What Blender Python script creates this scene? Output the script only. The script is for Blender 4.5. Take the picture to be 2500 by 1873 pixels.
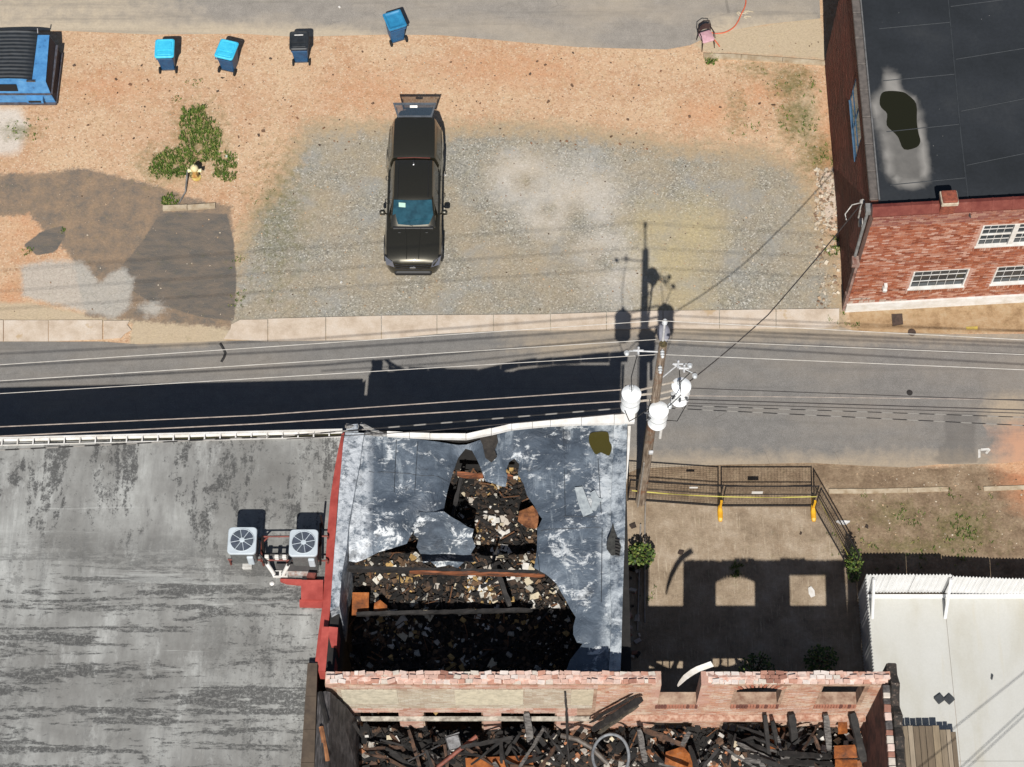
import bpy, math, random
import numpy as np
from mathutils import Vector, Matrix, noise as mnoise
from mathutils.geometry import delaunay_2d_cdt

for o in list(bpy.data.objects):
    bpy.data.objects.remove(o)
R = math.radians
scene = bpy.context.scene
COL = scene.collection

# ------------------------------------------------------------------ camera
TH, FPX, HC = R(26.7), 5056.0, 60.0
cd = bpy.data.cameras.new('camera')
cd.sensor_width = 36.0
cd.lens = FPX / 2500.0 * 36.0
cd.clip_start = 0.5
cd.clip_end = 3000.0
cam = bpy.data.objects.new('camera', cd)
cam.location = (0, 0, HC)
cam.rotation_euler = (TH, 0, 0)
COL.objects.link(cam)
scene.camera = cam

# ------------------------------------------------------------------ sky, sun, exposure
SUN_EL, SUN_AZ = R(49.6), R(182.5)            # shadows fall away from the camera side, a touch to the right
w = bpy.data.worlds.new('World')
scene.world = w
w.use_nodes = True
wn = w.node_tree
sky = wn.nodes.new('ShaderNodeTexSky')
sky.sky_type = 'NISHITA'
sky.sun_disc = False
sky.sun_elevation = SUN_EL
sky.sun_rotation = SUN_AZ
bg = wn.nodes['Background']
bg.inputs['Strength'].default_value = 0.05
wn.links.new(sky.outputs[0], bg.inputs['Color'])
sl = bpy.data.lights.new('sun', 'SUN')
sl.energy = 5.0
sl.angle = R(0.53)
sl.color = (1.0, 0.965, 0.91)
sun = bpy.data.objects.new('sun', sl)
sdir = Vector((0.038, 0.858, -1.0)).normalized()      # direction the light travels
sun.rotation_euler = sdir.to_track_quat('-Z', 'Y').to_euler()
sun.location = (0, -40, 80)
COL.objects.link(sun)
scene.view_settings.view_transform = 'Standard'
scene.view_settings.look = 'None'
scene.view_settings.gamma = 1.0
scene.view_settings.exposure = 0.42
GAIN = 1.62                                            # lit level of a flat surface of albedo 1

# ------------------------------------------------------------------ pixel -> place
K = 2500.0 / 2212.0
CT, ST = math.cos(TH), math.sin(TH)
def P(x, y, z=0.0):                                    # photo pixel (2500 wide) on the level z
    u, v = x - 1250.0, y - 936.5
    d = (u, FPX * ST - v * CT, -(FPX * CT) - v * ST)
    t = (HC - z) / (-d[2])
    return Vector((d[0] * t, d[1] * t, z))
def V(x, y, z=0.0):                                    # the same in a 2212 wide picture
    return P(x * K, y * K, z)
def toV(X, Y, Z=0.0):
    dep = Y * ST - (Z - HC) * CT
    return (1250 + X / dep * FPX) / K, (936.5 - (Y * CT + (Z - HC) * ST) / dep * FPX) / K

def lin(c):
    c = c / 255.0
    return c / 12.92 if c <= 0.04045 else ((c + 0.055) / 1.055) ** 2.4
def C(r, g, b, k=1.0):                                 # seen sRGB -> base colour
    return tuple(min(0.85, lin(q) / GAIN * k) for q in (r, g, b)) + (1.0,)

# ------------------------------------------------------------------ material helpers
class NT:
    def __init__(s, name):
        s.m = bpy.data.materials.new(name); s.m.use_nodes = True
        s.t = s.m.node_tree; s.n = s.t.nodes; s.b = s.n['Principled BSDF']
        s._pos = None
    def link(s, a, b): s.t.links.new(a, b)
    def pos(s):
        if s._pos is None: s._pos = s.n.new('ShaderNodeNewGeometry').outputs['Position']
        return s._pos
    def mapped(s, sc=(1, 1, 1), rot=0.0, loc=(0, 0, 0), src=None):
        mp = s.n.new('ShaderNodeMapping'); s.link(src or s.pos(), mp.inputs[0])
        mp.inputs['Scale'].default_value = sc; mp.inputs['Rotation'].default_value = (0, 0, rot)
        mp.inputs['Location'].default_value = loc
        return mp.outputs[0]
    def noise(s, scale, detail=5, rough=.6, st=None, rot=0, loc=(0, 0, 0), dist=0.0):
        n = s.n.new('ShaderNodeTexNoise'); n.inputs['Scale'].default_value = scale
        n.inputs['Detail'].default_value = detail; n.inputs['Roughness'].default_value = rough
        n.inputs['Distortion'].default_value = dist
        s.link(s.mapped(st or (1, 1, 1), rot, loc), n.inputs['Vector'])
        return n.outputs['Fac']
    def voro(s, scale, out='Distance', feat='F1', st=None, rand=1.0):
        n = s.n.new('ShaderNodeTexVoronoi'); n.inputs['Scale'].default_value = scale; n.feature = feat
        n.inputs['Randomness'].default_value = rand
        s.link(s.mapped(st or (1, 1, 1)), n.inputs['Vector'])
        return n.outputs[out]
    def ramp(s, fac, stops, interp='LINEAR'):
        n = s.n.new('ShaderNodeValToRGB'); cr = n.color_ramp; cr.interpolation = interp
        while len(cr.elements) < len(stops): cr.elements.new(0.5)
        for e, (p, c) in zip(cr.elements, stops):
            e.position = p
            e.color = c if hasattr(c, '__len__') else (c, c, c, 1)
        s.link(fac, n.inputs[0])
        return n.outputs[0]
    def val(s, x, sock):
        if hasattr(x, 'is_linked') or isinstance(x, bpy.types.NodeSocket): s.link(x, sock)
        else: sock.default_value = x
    def math(s, op, a, b=0.0, c=None, clamp=False):
        n = s.n.new('ShaderNodeMath'); n.operation = op; n.use_clamp = clamp
        s.val(a, n.inputs[0]); s.val(b, n.inputs[1])
        if c is not None: s.val(c, n.inputs[2])
        return n.outputs[0]
    def mix(s, fac, a, b, mode='MIX'):
        n = s.n.new('ShaderNodeMix'); n.data_type = 'RGBA'; n.blend_type = mode
        s.val(fac, n.inputs[0]); s.val(a, n.inputs[6]); s.val(b, n.inputs[7])
        return n.outputs[2]
    def attr(s, name):
        n = s.n.new('ShaderNodeAttribute'); n.attribute_name = name
        return n
    def sep(s, col):
        n = s.n.new('ShaderNodeSeparateColor'); s.link(col, n.inputs[0]); return n.outputs
    def edge(s, mask, nz, amp=.6, soft=.12):            # mask edge broken up by noise
        a = s.math('MULTIPLY_ADD', s.math('SUBTRACT', nz, .5), amp, mask)
        return s.math('DIVIDE', s.math('SUBTRACT', a, .5 - soft), 2 * soft, clamp=True)
    def bump(s, h, strength=.4, dist=.02):
        n = s.n.new('ShaderNodeBump'); n.inputs['Strength'].default_value = strength
        n.inputs['Distance'].default_value = dist; s.link(h, n.inputs['Height'])
        s.link(n.outputs[0], s.b.inputs['Normal'])
    def done(s, col=None, rough=.85, metal=0.0, spec=None):
        if col is not None: s.val(col, s.b.inputs['Base Color'])
        s.val(rough, s.b.inputs['Roughness']); s.val(metal, s.b.inputs['Metallic'])
        if spec is not None: s.b.inputs['Specular IOR Level'].default_value = spec
        return s.m

MATS = {}
def mat(name, a, b=None, scale=4.0, rough=.7, metal=0.0, bump=.25, st=None, c=None, detail=5, spec=None, bdist=.01):
    """plain surface: colour a..b(..c) by noise, with a fine bump"""
    if name in MATS: return MATS[name]
    t = NT(name)
    b = b or tuple(q * .8 for q in a[:3]) + (1,)
    n1 = t.noise(scale, detail, .65, st)
    stops = [(.35, b), (.62, a)] + ([(.8, c)] if c else [])
    col = t.ramp(n1, stops)
    if bump: t.bump(t.noise(scale * 6, 4, .6, st), bump, bdist)
    MATS[name] = t.done(col, rough, metal, spec)
    return MATS[name]

def attr_mat(name, rough=.85, amp=.5, scale=14.0, bump=.4):
    if name in MATS: return MATS[name]
    t = NT(name)
    n = t.noise(scale, 6, .7)
    k = t.ramp(n, [(.3, 1 - amp), (.7, 1 + amp * .4)])
    col = t.mix(1.0, t.attr('Col').outputs['Color'], k, 'MULTIPLY')
    t.bump(n, bump, .02)
    MATS[name] = t.done(col, rough)
    return MATS[name]

def brick_mat(name, cols, mortar=None, rough=.8, soot=0.0, sootcol=(.02, .018, .016, 1), white=0.0, spec=.5):
    if name in MATS: return MATS[name]
    t = NT(name)
    g = t.n.new('ShaderNodeNewGeometry')
    stops = [(i / max(1, len(cols) - 1), c) for i, c in enumerate(cols)]
    col = t.ramp(g.outputs['Random Per Island'], stops)
    n = t.noise(30, 5, .7)
    col = t.mix(.45, col, t.ramp(n, [(.3, .25), (.7, 1.0)]), 'MULTIPLY')
    if soot:
        col = t.mix(t.math('MULTIPLY', t.ramp(t.noise(.9, 6, .65), [(.42, 0.0), (.62, 1.0)]), soot), col, sootcol)
    if white:
        col = t.mix(t.math('MULTIPLY', t.ramp(t.noise(1.7, 6, .7, loc=(3, 9, 1)), [(.5, 0.0), (.64, 1.0)]), white), col, C(226, 212, 190))
    t.bump(n, .5, .01)
    MATS[name] = t.done(col, rough, 0, spec)
    return MATS[name]

# ------------------------------------------------------------------ mesh helpers
class MB:
    def __init__(s): s.v = []; s.f = []; s.col = []
    def add(s, vs, fs, col=None):
        o = len(s.v); s.v += [tuple(p) for p in vs]; s.f += [tuple(i + o for i in f) for f in fs]
        if col is not None: s.col += [col] * len(vs)
    def box(s, x0, y0, z0, x1, y1, z1, M=None, col=None):
        vs = [Vector(p) for p in ((x0, y0, z0), (x1, y0, z0), (x1, y1, z0), (x0, y1, z0), (x0, y0, z1), (x1, y0, z1), (x1, y1, z1), (x0, y1, z1))]
        if M is not None: vs = [M @ p for p in vs]
        s.add(vs, [(3, 2, 1, 0), (4, 5, 6, 7), (0, 1, 5, 4), (1, 2, 6, 5), (2, 3, 7, 6), (3, 0, 4, 7)], col)
    def bbox(s, x0, y0, z0, x1, y1, z1, b=.02, M=None):  # box with chamfered upright and top edges
        p = [(x0 + b, y0), (x1 - b, y0), (x1, y0 + b), (x1, y1 - b), (x1 - b, y1), (x0 + b, y1), (x0, y1 - b), (x0, y0 + b)]
        cx, cy = (x0 + x1) / 2, (y0 + y1) / 2
        q = [(cx + (a - cx) * (1 - 2 * b / max(x1 - x0, .01)), cy + (c - cy) * (1 - 2 * b / max(y1 - y0, .01))) for a, c in p]
        vs = [Vector((a, c, z0)) for a, c in p] + [Vector((a, c, z1 - b)) for a, c in p] + [Vector((a, c, z1)) for a, c in q]
        if M is not None: vs = [M @ k for k in vs]
        fs = [tuple(range(7, -1, -1)), tuple(range(16, 24))]
        for r in (0, 8):
            for i in range(8):
                j = (i + 1) % 8; fs.append((r + i, r + j, r + 8 + j, r + 8 + i))
        s.add(vs, fs)
    def prism(s, poly, z0, z1, col=None):               # poly: ccw xy, z may be lists
        n = len(poly)
        za = z0 if hasattr(z0, '__len__') else [z0] * n
        zb = z1 if hasattr(z1, '__len__') else [z1] * n
        vs = [(p[0], p[1], za[i]) for i, p in enumerate(poly)] + [(p[0], p[1], zb[i]) for i, p in enumerate(poly)]
        ar = sum(poly[i][0] * poly[(i + 1) % n][1] - poly[(i + 1) % n][0] * poly[i][1] for i in range(n))
        fs = [tuple(range(n - 1, -1, -1)), tuple(range(n, 2 * n))] + [(i, (i + 1) % n, n + (i + 1) % n, n + i) for i in range(n)]
        if ar < 0: fs = [f[::-1] for f in fs]
        s.add(vs, fs, col)
    def tube(s, pts, r, n=8, cap=True):
        pts = [Vector(p) for p in pts]
        m = len(pts); rs = r if hasattr(r, '__len__') else [r] * m
        up = None; vs = []
        for i, p in enumerate(pts):
            d = (pts[min(i + 1, m - 1)] - pts[max(i - 1, 0)]).normalized()
            if up is None:
                up = Vector((0, 0, 1)) if abs(d.z) < .9 else Vector((1, 0, 0))
            a = d.cross(up)
            if a.length < 1e-5: a = d.cross(Vector((0, 1, 0)))
            a.normalize(); b = a.cross(d).normalized(); up = b
            for k in range(n):
                t = 2 * math.pi * k / n
                vs.append(p + (a * math.cos(t) + b * math.sin(t)) * rs[i])
        fs = []
        for i in range(m - 1):
            for k in range(n):
                k2 = (k + 1) % n
                fs.append((i * n + k, i * n + k2, (i + 1) * n + k2, (i + 1) * n + k))
        if cap:
            fs.append(tuple(range(n - 1, -1, -1))); fs.append(tuple((m - 1) * n + k for k in range(n)))
        s.add(vs, [f[::-1] for f in fs])
    def lathe(s, prof, cen=(0, 0, 0), n=16, M=None):    # prof: (radius, z)
        vs = []; fs = []
        for r, z in prof:
            for k in range(n):
                t = 2 * math.pi * k / n
                p = Vector((r * math.cos(t), r * math.sin(t), z))
                if M is not None: p = M @ p
                vs.append(p + Vector(cen))
        m = len(prof)
        for i in range(m - 1):
            for k in range(n):
                k2 = (k + 1) % n
                fs.append((i * n + k, i * n + k2, (i + 1) * n + k2, (i + 1) * n + k))
        fs.append(tuple(range(n - 1, -1, -1))); fs.append(tuple((m - 1) * n + k for k in range(n)))
        s.add(vs, fs)
    def chunk(s, c, sx, sy, sz, rng, col=None, flat=False):
        M = Matrix.Rotation(rng.uniform(0, 6.3), 4, 'Z')
        if not flat: M = M @ Matrix.Rotation(rng.uniform(-.5, .5), 4, 'X') @ Matrix.Rotation(rng.uniform(-.5, .5), 4, 'Y')
        else: M = M @ Matrix.Rotation(rng.uniform(-.15, .15), 4, 'X') @ Matrix.Rotation(rng.uniform(-.15, .15), 4, 'Y')
        j = lambda: rng.uniform(.55, 1.1)
        vs = []
        for zz in (-.5, .5):
            for a, b in ((-.5, -.5), (.5, -.5), (.5, .5), (-.5, .5)):
                vs.append(Vector(c) + M @ Vector((a * sx * j(), b * sy * j(), zz * sz * j())))
        s.add(vs, [(3, 2, 1, 0), (4, 5, 6, 7), (0, 1, 5, 4), (1, 2, 6, 5), (2, 3, 7, 6), (3, 0, 4, 7)], col)
    def loft(s, secs, close=True):                      # sections of equal point count, open profiles
        n = len(secs[0]); vs = [p for q in secs for p in q]; fs = []
        for i in range(len(secs) - 1):
            for k in range(n - 1):
                fs.append((i * n + k, i * n + k + 1, (i + 1) * n + k + 1, (i + 1) * n + k))
        if close:
            fs.append(tuple(range(n - 1, -1, -1))); m = (len(secs) - 1) * n; fs.append(tuple(range(m, m + n)))
        s.add(vs, fs)
    def sheet(s, outer, holes=(), step=.5, zf=lambda x, y: 0.0, edge=None):   # triangulated field with holes, world xy
        pts = []; edges = []
        for loop in [outer] + list(holes):
            lp = []
            for i in range(len(loop)):
                a = Vector(loop[i][:2]); b = Vector(loop[(i + 1) % len(loop)][:2])
                nseg = max(1, int((b - a).length / (edge or step)))
                lp += [a.lerp(b, k / nseg) for k in range(nseg)]
            o = len(pts); pts += lp; edges += [(o + i, o + (i + 1) % len(lp)) for i in range(len(lp))]
        xs = [p.x for p in pts]; ys = [p.y for p in pts]
        ou = np.array([p[:2] for p in outer]); hs = [np.array([p[:2] for p in h]) for h in holes]
        gx, gy = np.meshgrid(np.arange(min(xs), max(xs), step), np.arange(min(ys), max(ys), step))
        gx = gx.ravel(); gy = gy.ravel()
        rs = np.random.RandomState(3); gx = gx + rs.uniform(-.2, .2, gx.shape) * step; gy = gy + rs.uniform(-.2, .2, gy.shape) * step
        ok = sdf(ou, gx, gy) > step * .35
        for h in hs: ok &= sdf(h, gx, gy) < -step * .35
        pts += [Vector((a, b)) for a, b in zip(gx[ok], gy[ok])]
        r = delaunay_2d_cdt(pts, edges, [], 0, 1e-5)
        vv = r[0]
        cx = np.array([sum(vv[i].x for i in f) / len(f) for f in r[2]]); cy = np.array([sum(vv[i].y for i in f) / len(f) for f in r[2]])
        keep = sdf(ou, cx, cy) > 0
        for h in hs: keep &= sdf(h, cx, cy) < 0
        fs = [tuple(f) for f, k in zip(r[2], keep) if k]
        s.add([(p.x, p.y, zf(p.x, p.y)) for p in vv], fs)
    def mesh(s, name, m, off=None, smooth=None):
        me = bpy.data.meshes.new(name)
        vs = s.v if off is None else [(p[0] - off.x, p[1] - off.y, p[2] - off.z) for p in s.v]
        me.from_pydata(vs, [], s.f)
        if s.col:
            a = me.color_attributes.new('Col', 'FLOAT_COLOR', 'POINT')
            a.data.foreach_set('color', np.array(s.col, dtype=np.float32).ravel())
        me.materials.append(m)
        if smooth is not None:
            me.polygons.foreach_set('use_smooth', [True] * len(me.polygons))
            if smooth < 179: me.set_sharp_from_angle(angle=R(smooth))
        me.update()
        return me

def sdf(poly, x, y):
    """signed distance to a polygon, positive inside"""
    poly = np.asarray(poly, float); n = len(poly)
    d = np.full(x.shape, 1e18); ins = np.zeros(x.shape, bool)
    for i in range(n):
        ax, ay = poly[i]; bx, by = poly[(i + 1) % n]
        ex, ey = bx - ax, by - ay
        t = np.clip(((x - ax) * ex + (y - ay) * ey) / (ex * ex + ey * ey + 1e-12), 0, 1)
        d = np.minimum(d, (x - ax - t * ex) ** 2 + (y - ay - t * ey) ** 2)
        c = (ay > y) != (by > y)
        if c.any():
            with np.errstate(divide='ignore', invalid='ignore'):
                xi = ax + (y - ay) * ex / (ey if ey else 1e-12)
            ins ^= c & (x < xi)
    return np.where(ins, 1, -1) * np.sqrt(d)

def tag(o, label=None, cat=None, group=None, kind=None):
    if label: o['label'] = label
    if cat: o['category'] = cat
    if group: o['group'] = group
    if kind: o['kind'] = kind
    return o
def thing(name, loc, label, cat, group=None):
    o = bpy.data.objects.new(name, None); o.empty_display_size = .2
    o.location = loc; COL.objects.link(o)
    return tag(o, label, cat, group)
def absloc(p):
    l = Vector((0, 0, 0))
    while p is not None: l += p.location; p = p.parent
    return l
def obj(name, mb, m, parent=None, label=None, cat=None, group=None, kind=None, smooth=None, local=False, origin=None):
    """one mesh object; coordinates are world unless local"""
    if parent is not None and not local: off = absloc(parent)
    elif origin is not None: off = Vector(origin)
    else: off = None
    o = bpy.data.objects.new(name, mb.mesh(name, m, off, smooth))
    if parent is not None: o.parent = parent
    elif origin is not None: o.location = origin
    COL.objects.link(o)
    return tag(o, label, cat, group, kind)
def solo(name, mb, m, label, cat, group=None, smooth=None):
    """a thing that is one mesh, origin at its base"""
    a = np.array(mb.v); c = a.mean(0)
    return obj(name, mb, m, None, label, cat, group, None, smooth, False, (c[0], c[1], a[:, 2].min()))
def clone(src, loc, rotz=0.0, label=None):
    def rec(o, parent):
        c = o.copy(); COL.objects.link(c); c.parent = parent
        for ch in o.children: rec(ch, c)
        return c
    c = rec(src, None); c.location = loc; c.rotation_euler = (0, 0, rotz)
    if label: c['label'] = label
    return c
rng = random.Random(7)
def smooth_poly(p, n=4):
    q = []
    m = len(p)
    for i in range(m):
        a, b, c, d = (np.array(p[(i + k) % m], float) for k in (-1, 0, 1, 2))
        for k in range(n):
            t = k / n
            q.append(tuple(.5 * (2 * b + (c - a) * t + (2 * a - 5 * b + 4 * c - d) * t * t + (3 * b - a - 3 * c + d) * t ** 3)))
    return q
def smooth_poly(p, n=4):
    q = []
    m = len(p)
    for i in range(m):
        a, b, c, d = (np.array(p[(i + k) % m], float) for k in (-1, 0, 1, 2))
        for k in range(n):
            t = k / n
            q.append(tuple(.5 * (2 * b + (c - a) * t + (2 * a - 5 * b + 4 * c - d) * t * t + (3 * b - a - 3 * c + d) * t ** 3)))
    return q
def smooth_poly(p, n=4):
    q = []
    m = len(p)
    for i in range(m):
        a, b, c, d = (np.array(p[(i + k) % m], float) for k in (-1, 0, 1, 2))
        for k in range(n):
            t = k / n
            q.append(tuple(.5 * (2 * b + (c - a) * t + (2 * a - 5 * b + 4 * c - d) * t * t + (3 * b - a - 3 * c + d) * t ** 3)))
    return q
def smooth_poly(p, n=4):
    q = []
    m = len(p)
    for i in range(m):
        a, b, c, d = (np.array(p[(i + k) % m], float) for k in (-1, 0, 1, 2))
        for k in range(n):
            t = k / n
            q.append(tuple(.5 * (2 * b + (c - a) * t + (2 * a - 5 * b + 4 * c - d) * t * t + (3 * b - a - 3 * c + d) * t ** 3)))
    return q
def smooth_poly(p, n=4):
    q = []
    m = len(p)
    for i in range(m):
        a, b, c, d = (np.array(p[(i + k) % m], float) for k in (-1, 0, 1, 2))
        for k in range(n):
            t = k / n
            q.append(tuple(.5 * (2 * b + (c - a) * t + (2 * a - 5 * b + 4 * c - d) * t * t + (3 * b - a - 3 * c + d) * t ** 3)))
    return q
def smooth_poly(p, n=4):
    q = []
    m = len(p)
    for i in range(m):
        a, b, c, d = (np.array(p[(i + k) % m], float) for k in (-1, 0, 1, 2))
        for k in range(n):
            t = k / n
            q.append(tuple(.5 * (2 * b + (c - a) * t + (2 * a - 5 * b + 4 * c - d) * t * t + (3 * b - a - 3 * c + d) * t ** 3)))
    return q
def smooth_poly(p, n=4):
    q = []
    m = len(p)
    for i in range(m):
        a, b, c, d = (np.array(p[(i + k) % m], float) for k in (-1, 0, 1, 2))
        for k in range(n):
            t = k / n
            q.append(tuple(.5 * (2 * b + (c - a) * t + (2 * a - 5 * b + 4 * c - d) * t * t + (3 * b - a - 3 * c + d) * t ** 3)))
    return q
def smooth_poly(p, n=4):
    q = []
    m = len(p)
    for i in range(m):
        a, b, c, d = (np.array(p[(i + k) % m], float) for k in (-1, 0, 1, 2))
        for k in range(n):
            t = k / n
            q.append(tuple(.5 * (2 * b + (c - a) * t + (2 * a - 5 * b + 4 * c - d) * t * t + (3 * b - a - 3 * c + d) * t ** 3)))
    return q
def smooth_poly(p, n=4):
    q = []
    m = len(p)
    for i in range(m):
        a, b, c, d = (np.array(p[(i + k) % m], float) for k in (-1, 0, 1, 2))
        for k in range(n):
            t = k / n
            q.append(tuple(.5 * (2 * b + (c - a) * t + (2 * a - 5 * b + 4 * c - d) * t * t + (3 * b - a - 3 * c + d) * t ** 3)))
    return q
# ================================================================== SETTING
# ---- ground: one sheet, fine where the picture looks, with soil masks
def axis(a, b, st, far):
    core = list(np.arange(a, b + 1e-6, st))
    lo = [a - far, a - far * .3, a - far * .1, a - far * .03, a - 4, a - 1.5]
    return np.array(lo + core + [b + 1.5, b + 4, b + far * .03, b + far * .1, b + far * .3, b + far])
gx = axis(-20, 20, .11, 500); gy = axis(15.5, 47, .11, 500)
GX, GY = np.meshgrid(gx, gy)
X, Y = GX.ravel(), GY.ravel()
dep = Y * ST + HC * CT
VX = (1250 + X / dep * FPX) / K; VY = (936.5 - (Y * CT - HC * ST) / dep * FPX) / K
def mask(poly, w): return np.clip(.5 + sdf(poly, VX, VY) / (2 * w), 0, 1)
def blob(cx, cy, rx, ry=None):
    ry = ry or rx
    return np.clip(1.15 - np.sqrt(((VX - cx) / rx) ** 2 + ((VY - cy) / ry) ** 2) * .65, 0, 1)
gravel = mask([(672, 285), (830, 282), (960, 290), (1120, 282), (1300, 300), (1480, 330), (1640, 338), (1715, 372), (1752, 450), (1785, 560), (1812, 700), (1400, 715), (480, 725), (500, 620), (525, 540), (560, 470), (610, 410), (640, 350)], 52)
oldasp = .72 * mask([(-300, 372), (95, 368), (175, 356), (330, 392), (420, 425), (505, 440), (512, 600), (506, 715), (290, 700), (180, 690), (150, 560), (60, 470), (-300, 490)], 16)
newasp = mask([(303, 528), (338, 472), (362, 458), (490, 462), (505, 520), (511, 600), (506, 694), (480, 690), (430, 684), (330, 655), (275, 622), (262, 575)], 9)
newasp = np.maximum(newasp, mask([(50, 530), (90, 500), (135, 487), (142, 508), (120, 545), (80, 552)], 7))
chalk = 1.0 * mask([(45, 575), (110, 562), (180, 566), (215, 610), (262, 578), (290, 600), (282, 660), (250, 690), (180, 672), (110, 655), (50, 640)], 14)
chalk = np.maximum.reduce([chalk, blob(330, 668, 34, 22) * .7])
pale = (np.maximum.reduce([blob(1128, 388, 62, 54), blob(1185, 450, 60, 52), blob(1282, 432, 54, 54), blob(1225, 410, 110, 70) * .75, blob(1310, 540, 56, 50) * .8, blob(1340, 600, 70, 60) * .7]) * 1.25 * (1 - .8 * np.clip(np.maximum.reduce([blob(1137, 392, 30, 24), blob(1185, 452, 26, 22), blob(1248, 470, 34, 30), blob(1305, 562, 30, 26)]) * 1.3 - .3, 0, 1)))
white = np.maximum.reduce([np.clip(pale, 0, 1) * .62, mask([(-80, 232), (40, 235), (62, 270), (40, 330), (-80, 345)], 12), mask([(2112, 850), (2300, 846), (2300, 905), (2160, 925), (2112, 905)], 16) * .8, mask([(1765, 375), (1800, 362), (1815, 430), (1800, 490), (1775, 470), (1778, 420)], 10) * .7])
yellow = np.maximum.reduce([blob(1450, 560, 75, 65) * .9, blob(1500, 500, 60), blob(1420, 490, 60, 50) * .8, blob(1470, 640, 80, 40) * .6])
orange = np.maximum.reduce([blob(240, 190, 90, 30) * .6, blob(820, 200, 120, 50) * .5, blob(1110, 150, 160, 40) * .6, blob(1530, 245, 60, 25) * .8, blob(1640, 200, 50, 30) * .6, mask([(2130, 930), (2300, 900), (2300, 1120), (2190, 1090), (2150, 1010)], 50) * .8, blob(2195, 690, 60, 24), blob(70, 480, 80, 80) * .6, blob(20, 660, 34, 50) * .8, blob(1790, 330, 22, 160) * .8])
sand = np.maximum.reduce([mask([(288, 690), (330, 668), (420, 690), (500, 700), (486, 742), (280, 745)], 8), mask([(-300, 648), (60, 652), (190, 678), (300, 670), (300, 700), (-300, 700)], 10) * .8, mask([(1500, 95), (1560, 62), (1650, 55), (1770, 30), (1790, 130), (1690, 122), (1520, 112)], 14), blob(1740, 250, 40, 120) * .5, blob(900, 110, 160, 24) * .4])
soil = np.maximum.reduce([mask([(1340, 1000), (1760, 998), (2030, 1010), (2110, 1000), (2300, 1050), (2300, 1500), (1340, 1500)], 14)])
yard = mask([(1340, 1070), (1560, 1090), (1770, 1100), (1800, 1140), (1850, 1260), (1870, 1500), (1340, 1500)], 14)
ochre = mask([(1830, 655), (2300, 630), (2300, 716), (1980, 722), (1840, 716)], 6)
grassy = np.maximum.reduce([blob(1710, 180, 45, 40) * .8, blob(1722, 255, 40, 55) * .8, blob(1765, 335, 38, 45) * .8, blob(1590, 235, 24, 50) * .5, blob(2080, 1140, 70, 45) * .6, blob(1930, 1110, 70, 30) * .5, blob(2000, 1180, 160, 20) * .55, blob(1640, 150, 60, 20) * .5, blob(430, 300, 55, 70) * .7, blob(360, 355, 60, 40) * .7, blob(600, 470, 60, 150) * .45, blob(40, 285, 40, 20) * .6])
nv = len(X)
gz = np.zeros(nv)
me = bpy.data.meshes.new('ground')
nx, ny = len(gx), len(gy)
ii = np.arange(nx * ny).reshape(ny, nx)
quads = np.stack([ii[:-1, :-1], ii[:-1, 1:], ii[1:, 1:], ii[1:, :-1]], -1).reshape(-1, 4)
me.vertices.add(nv); me.vertices.foreach_set('co', np.stack([X, Y, gz], -1).astype(np.float32).ravel())
me.loops.add(quads.size); me.loops.foreach_set('vertex_index', quads.ravel().astype(np.int32))
me.polygons.add(len(quads)); me.polygons.foreach_set('loop_start', (np.arange(len(quads)) * 4).astype(np.int32))
me.update(calc_edges=True); me.validate()
for nm, ch in (('MA', (gravel, oldasp, newasp, chalk)), ('MB', (white, yellow, orange, sand)), ('MC', (soil, yard, ochre, grassy))):
    a = me.color_attributes.new(nm, 'FLOAT_COLOR', 'POINT')
    a.data.foreach_set('color', np.stack(ch, -1).astype(np.float32).ravel())

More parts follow.
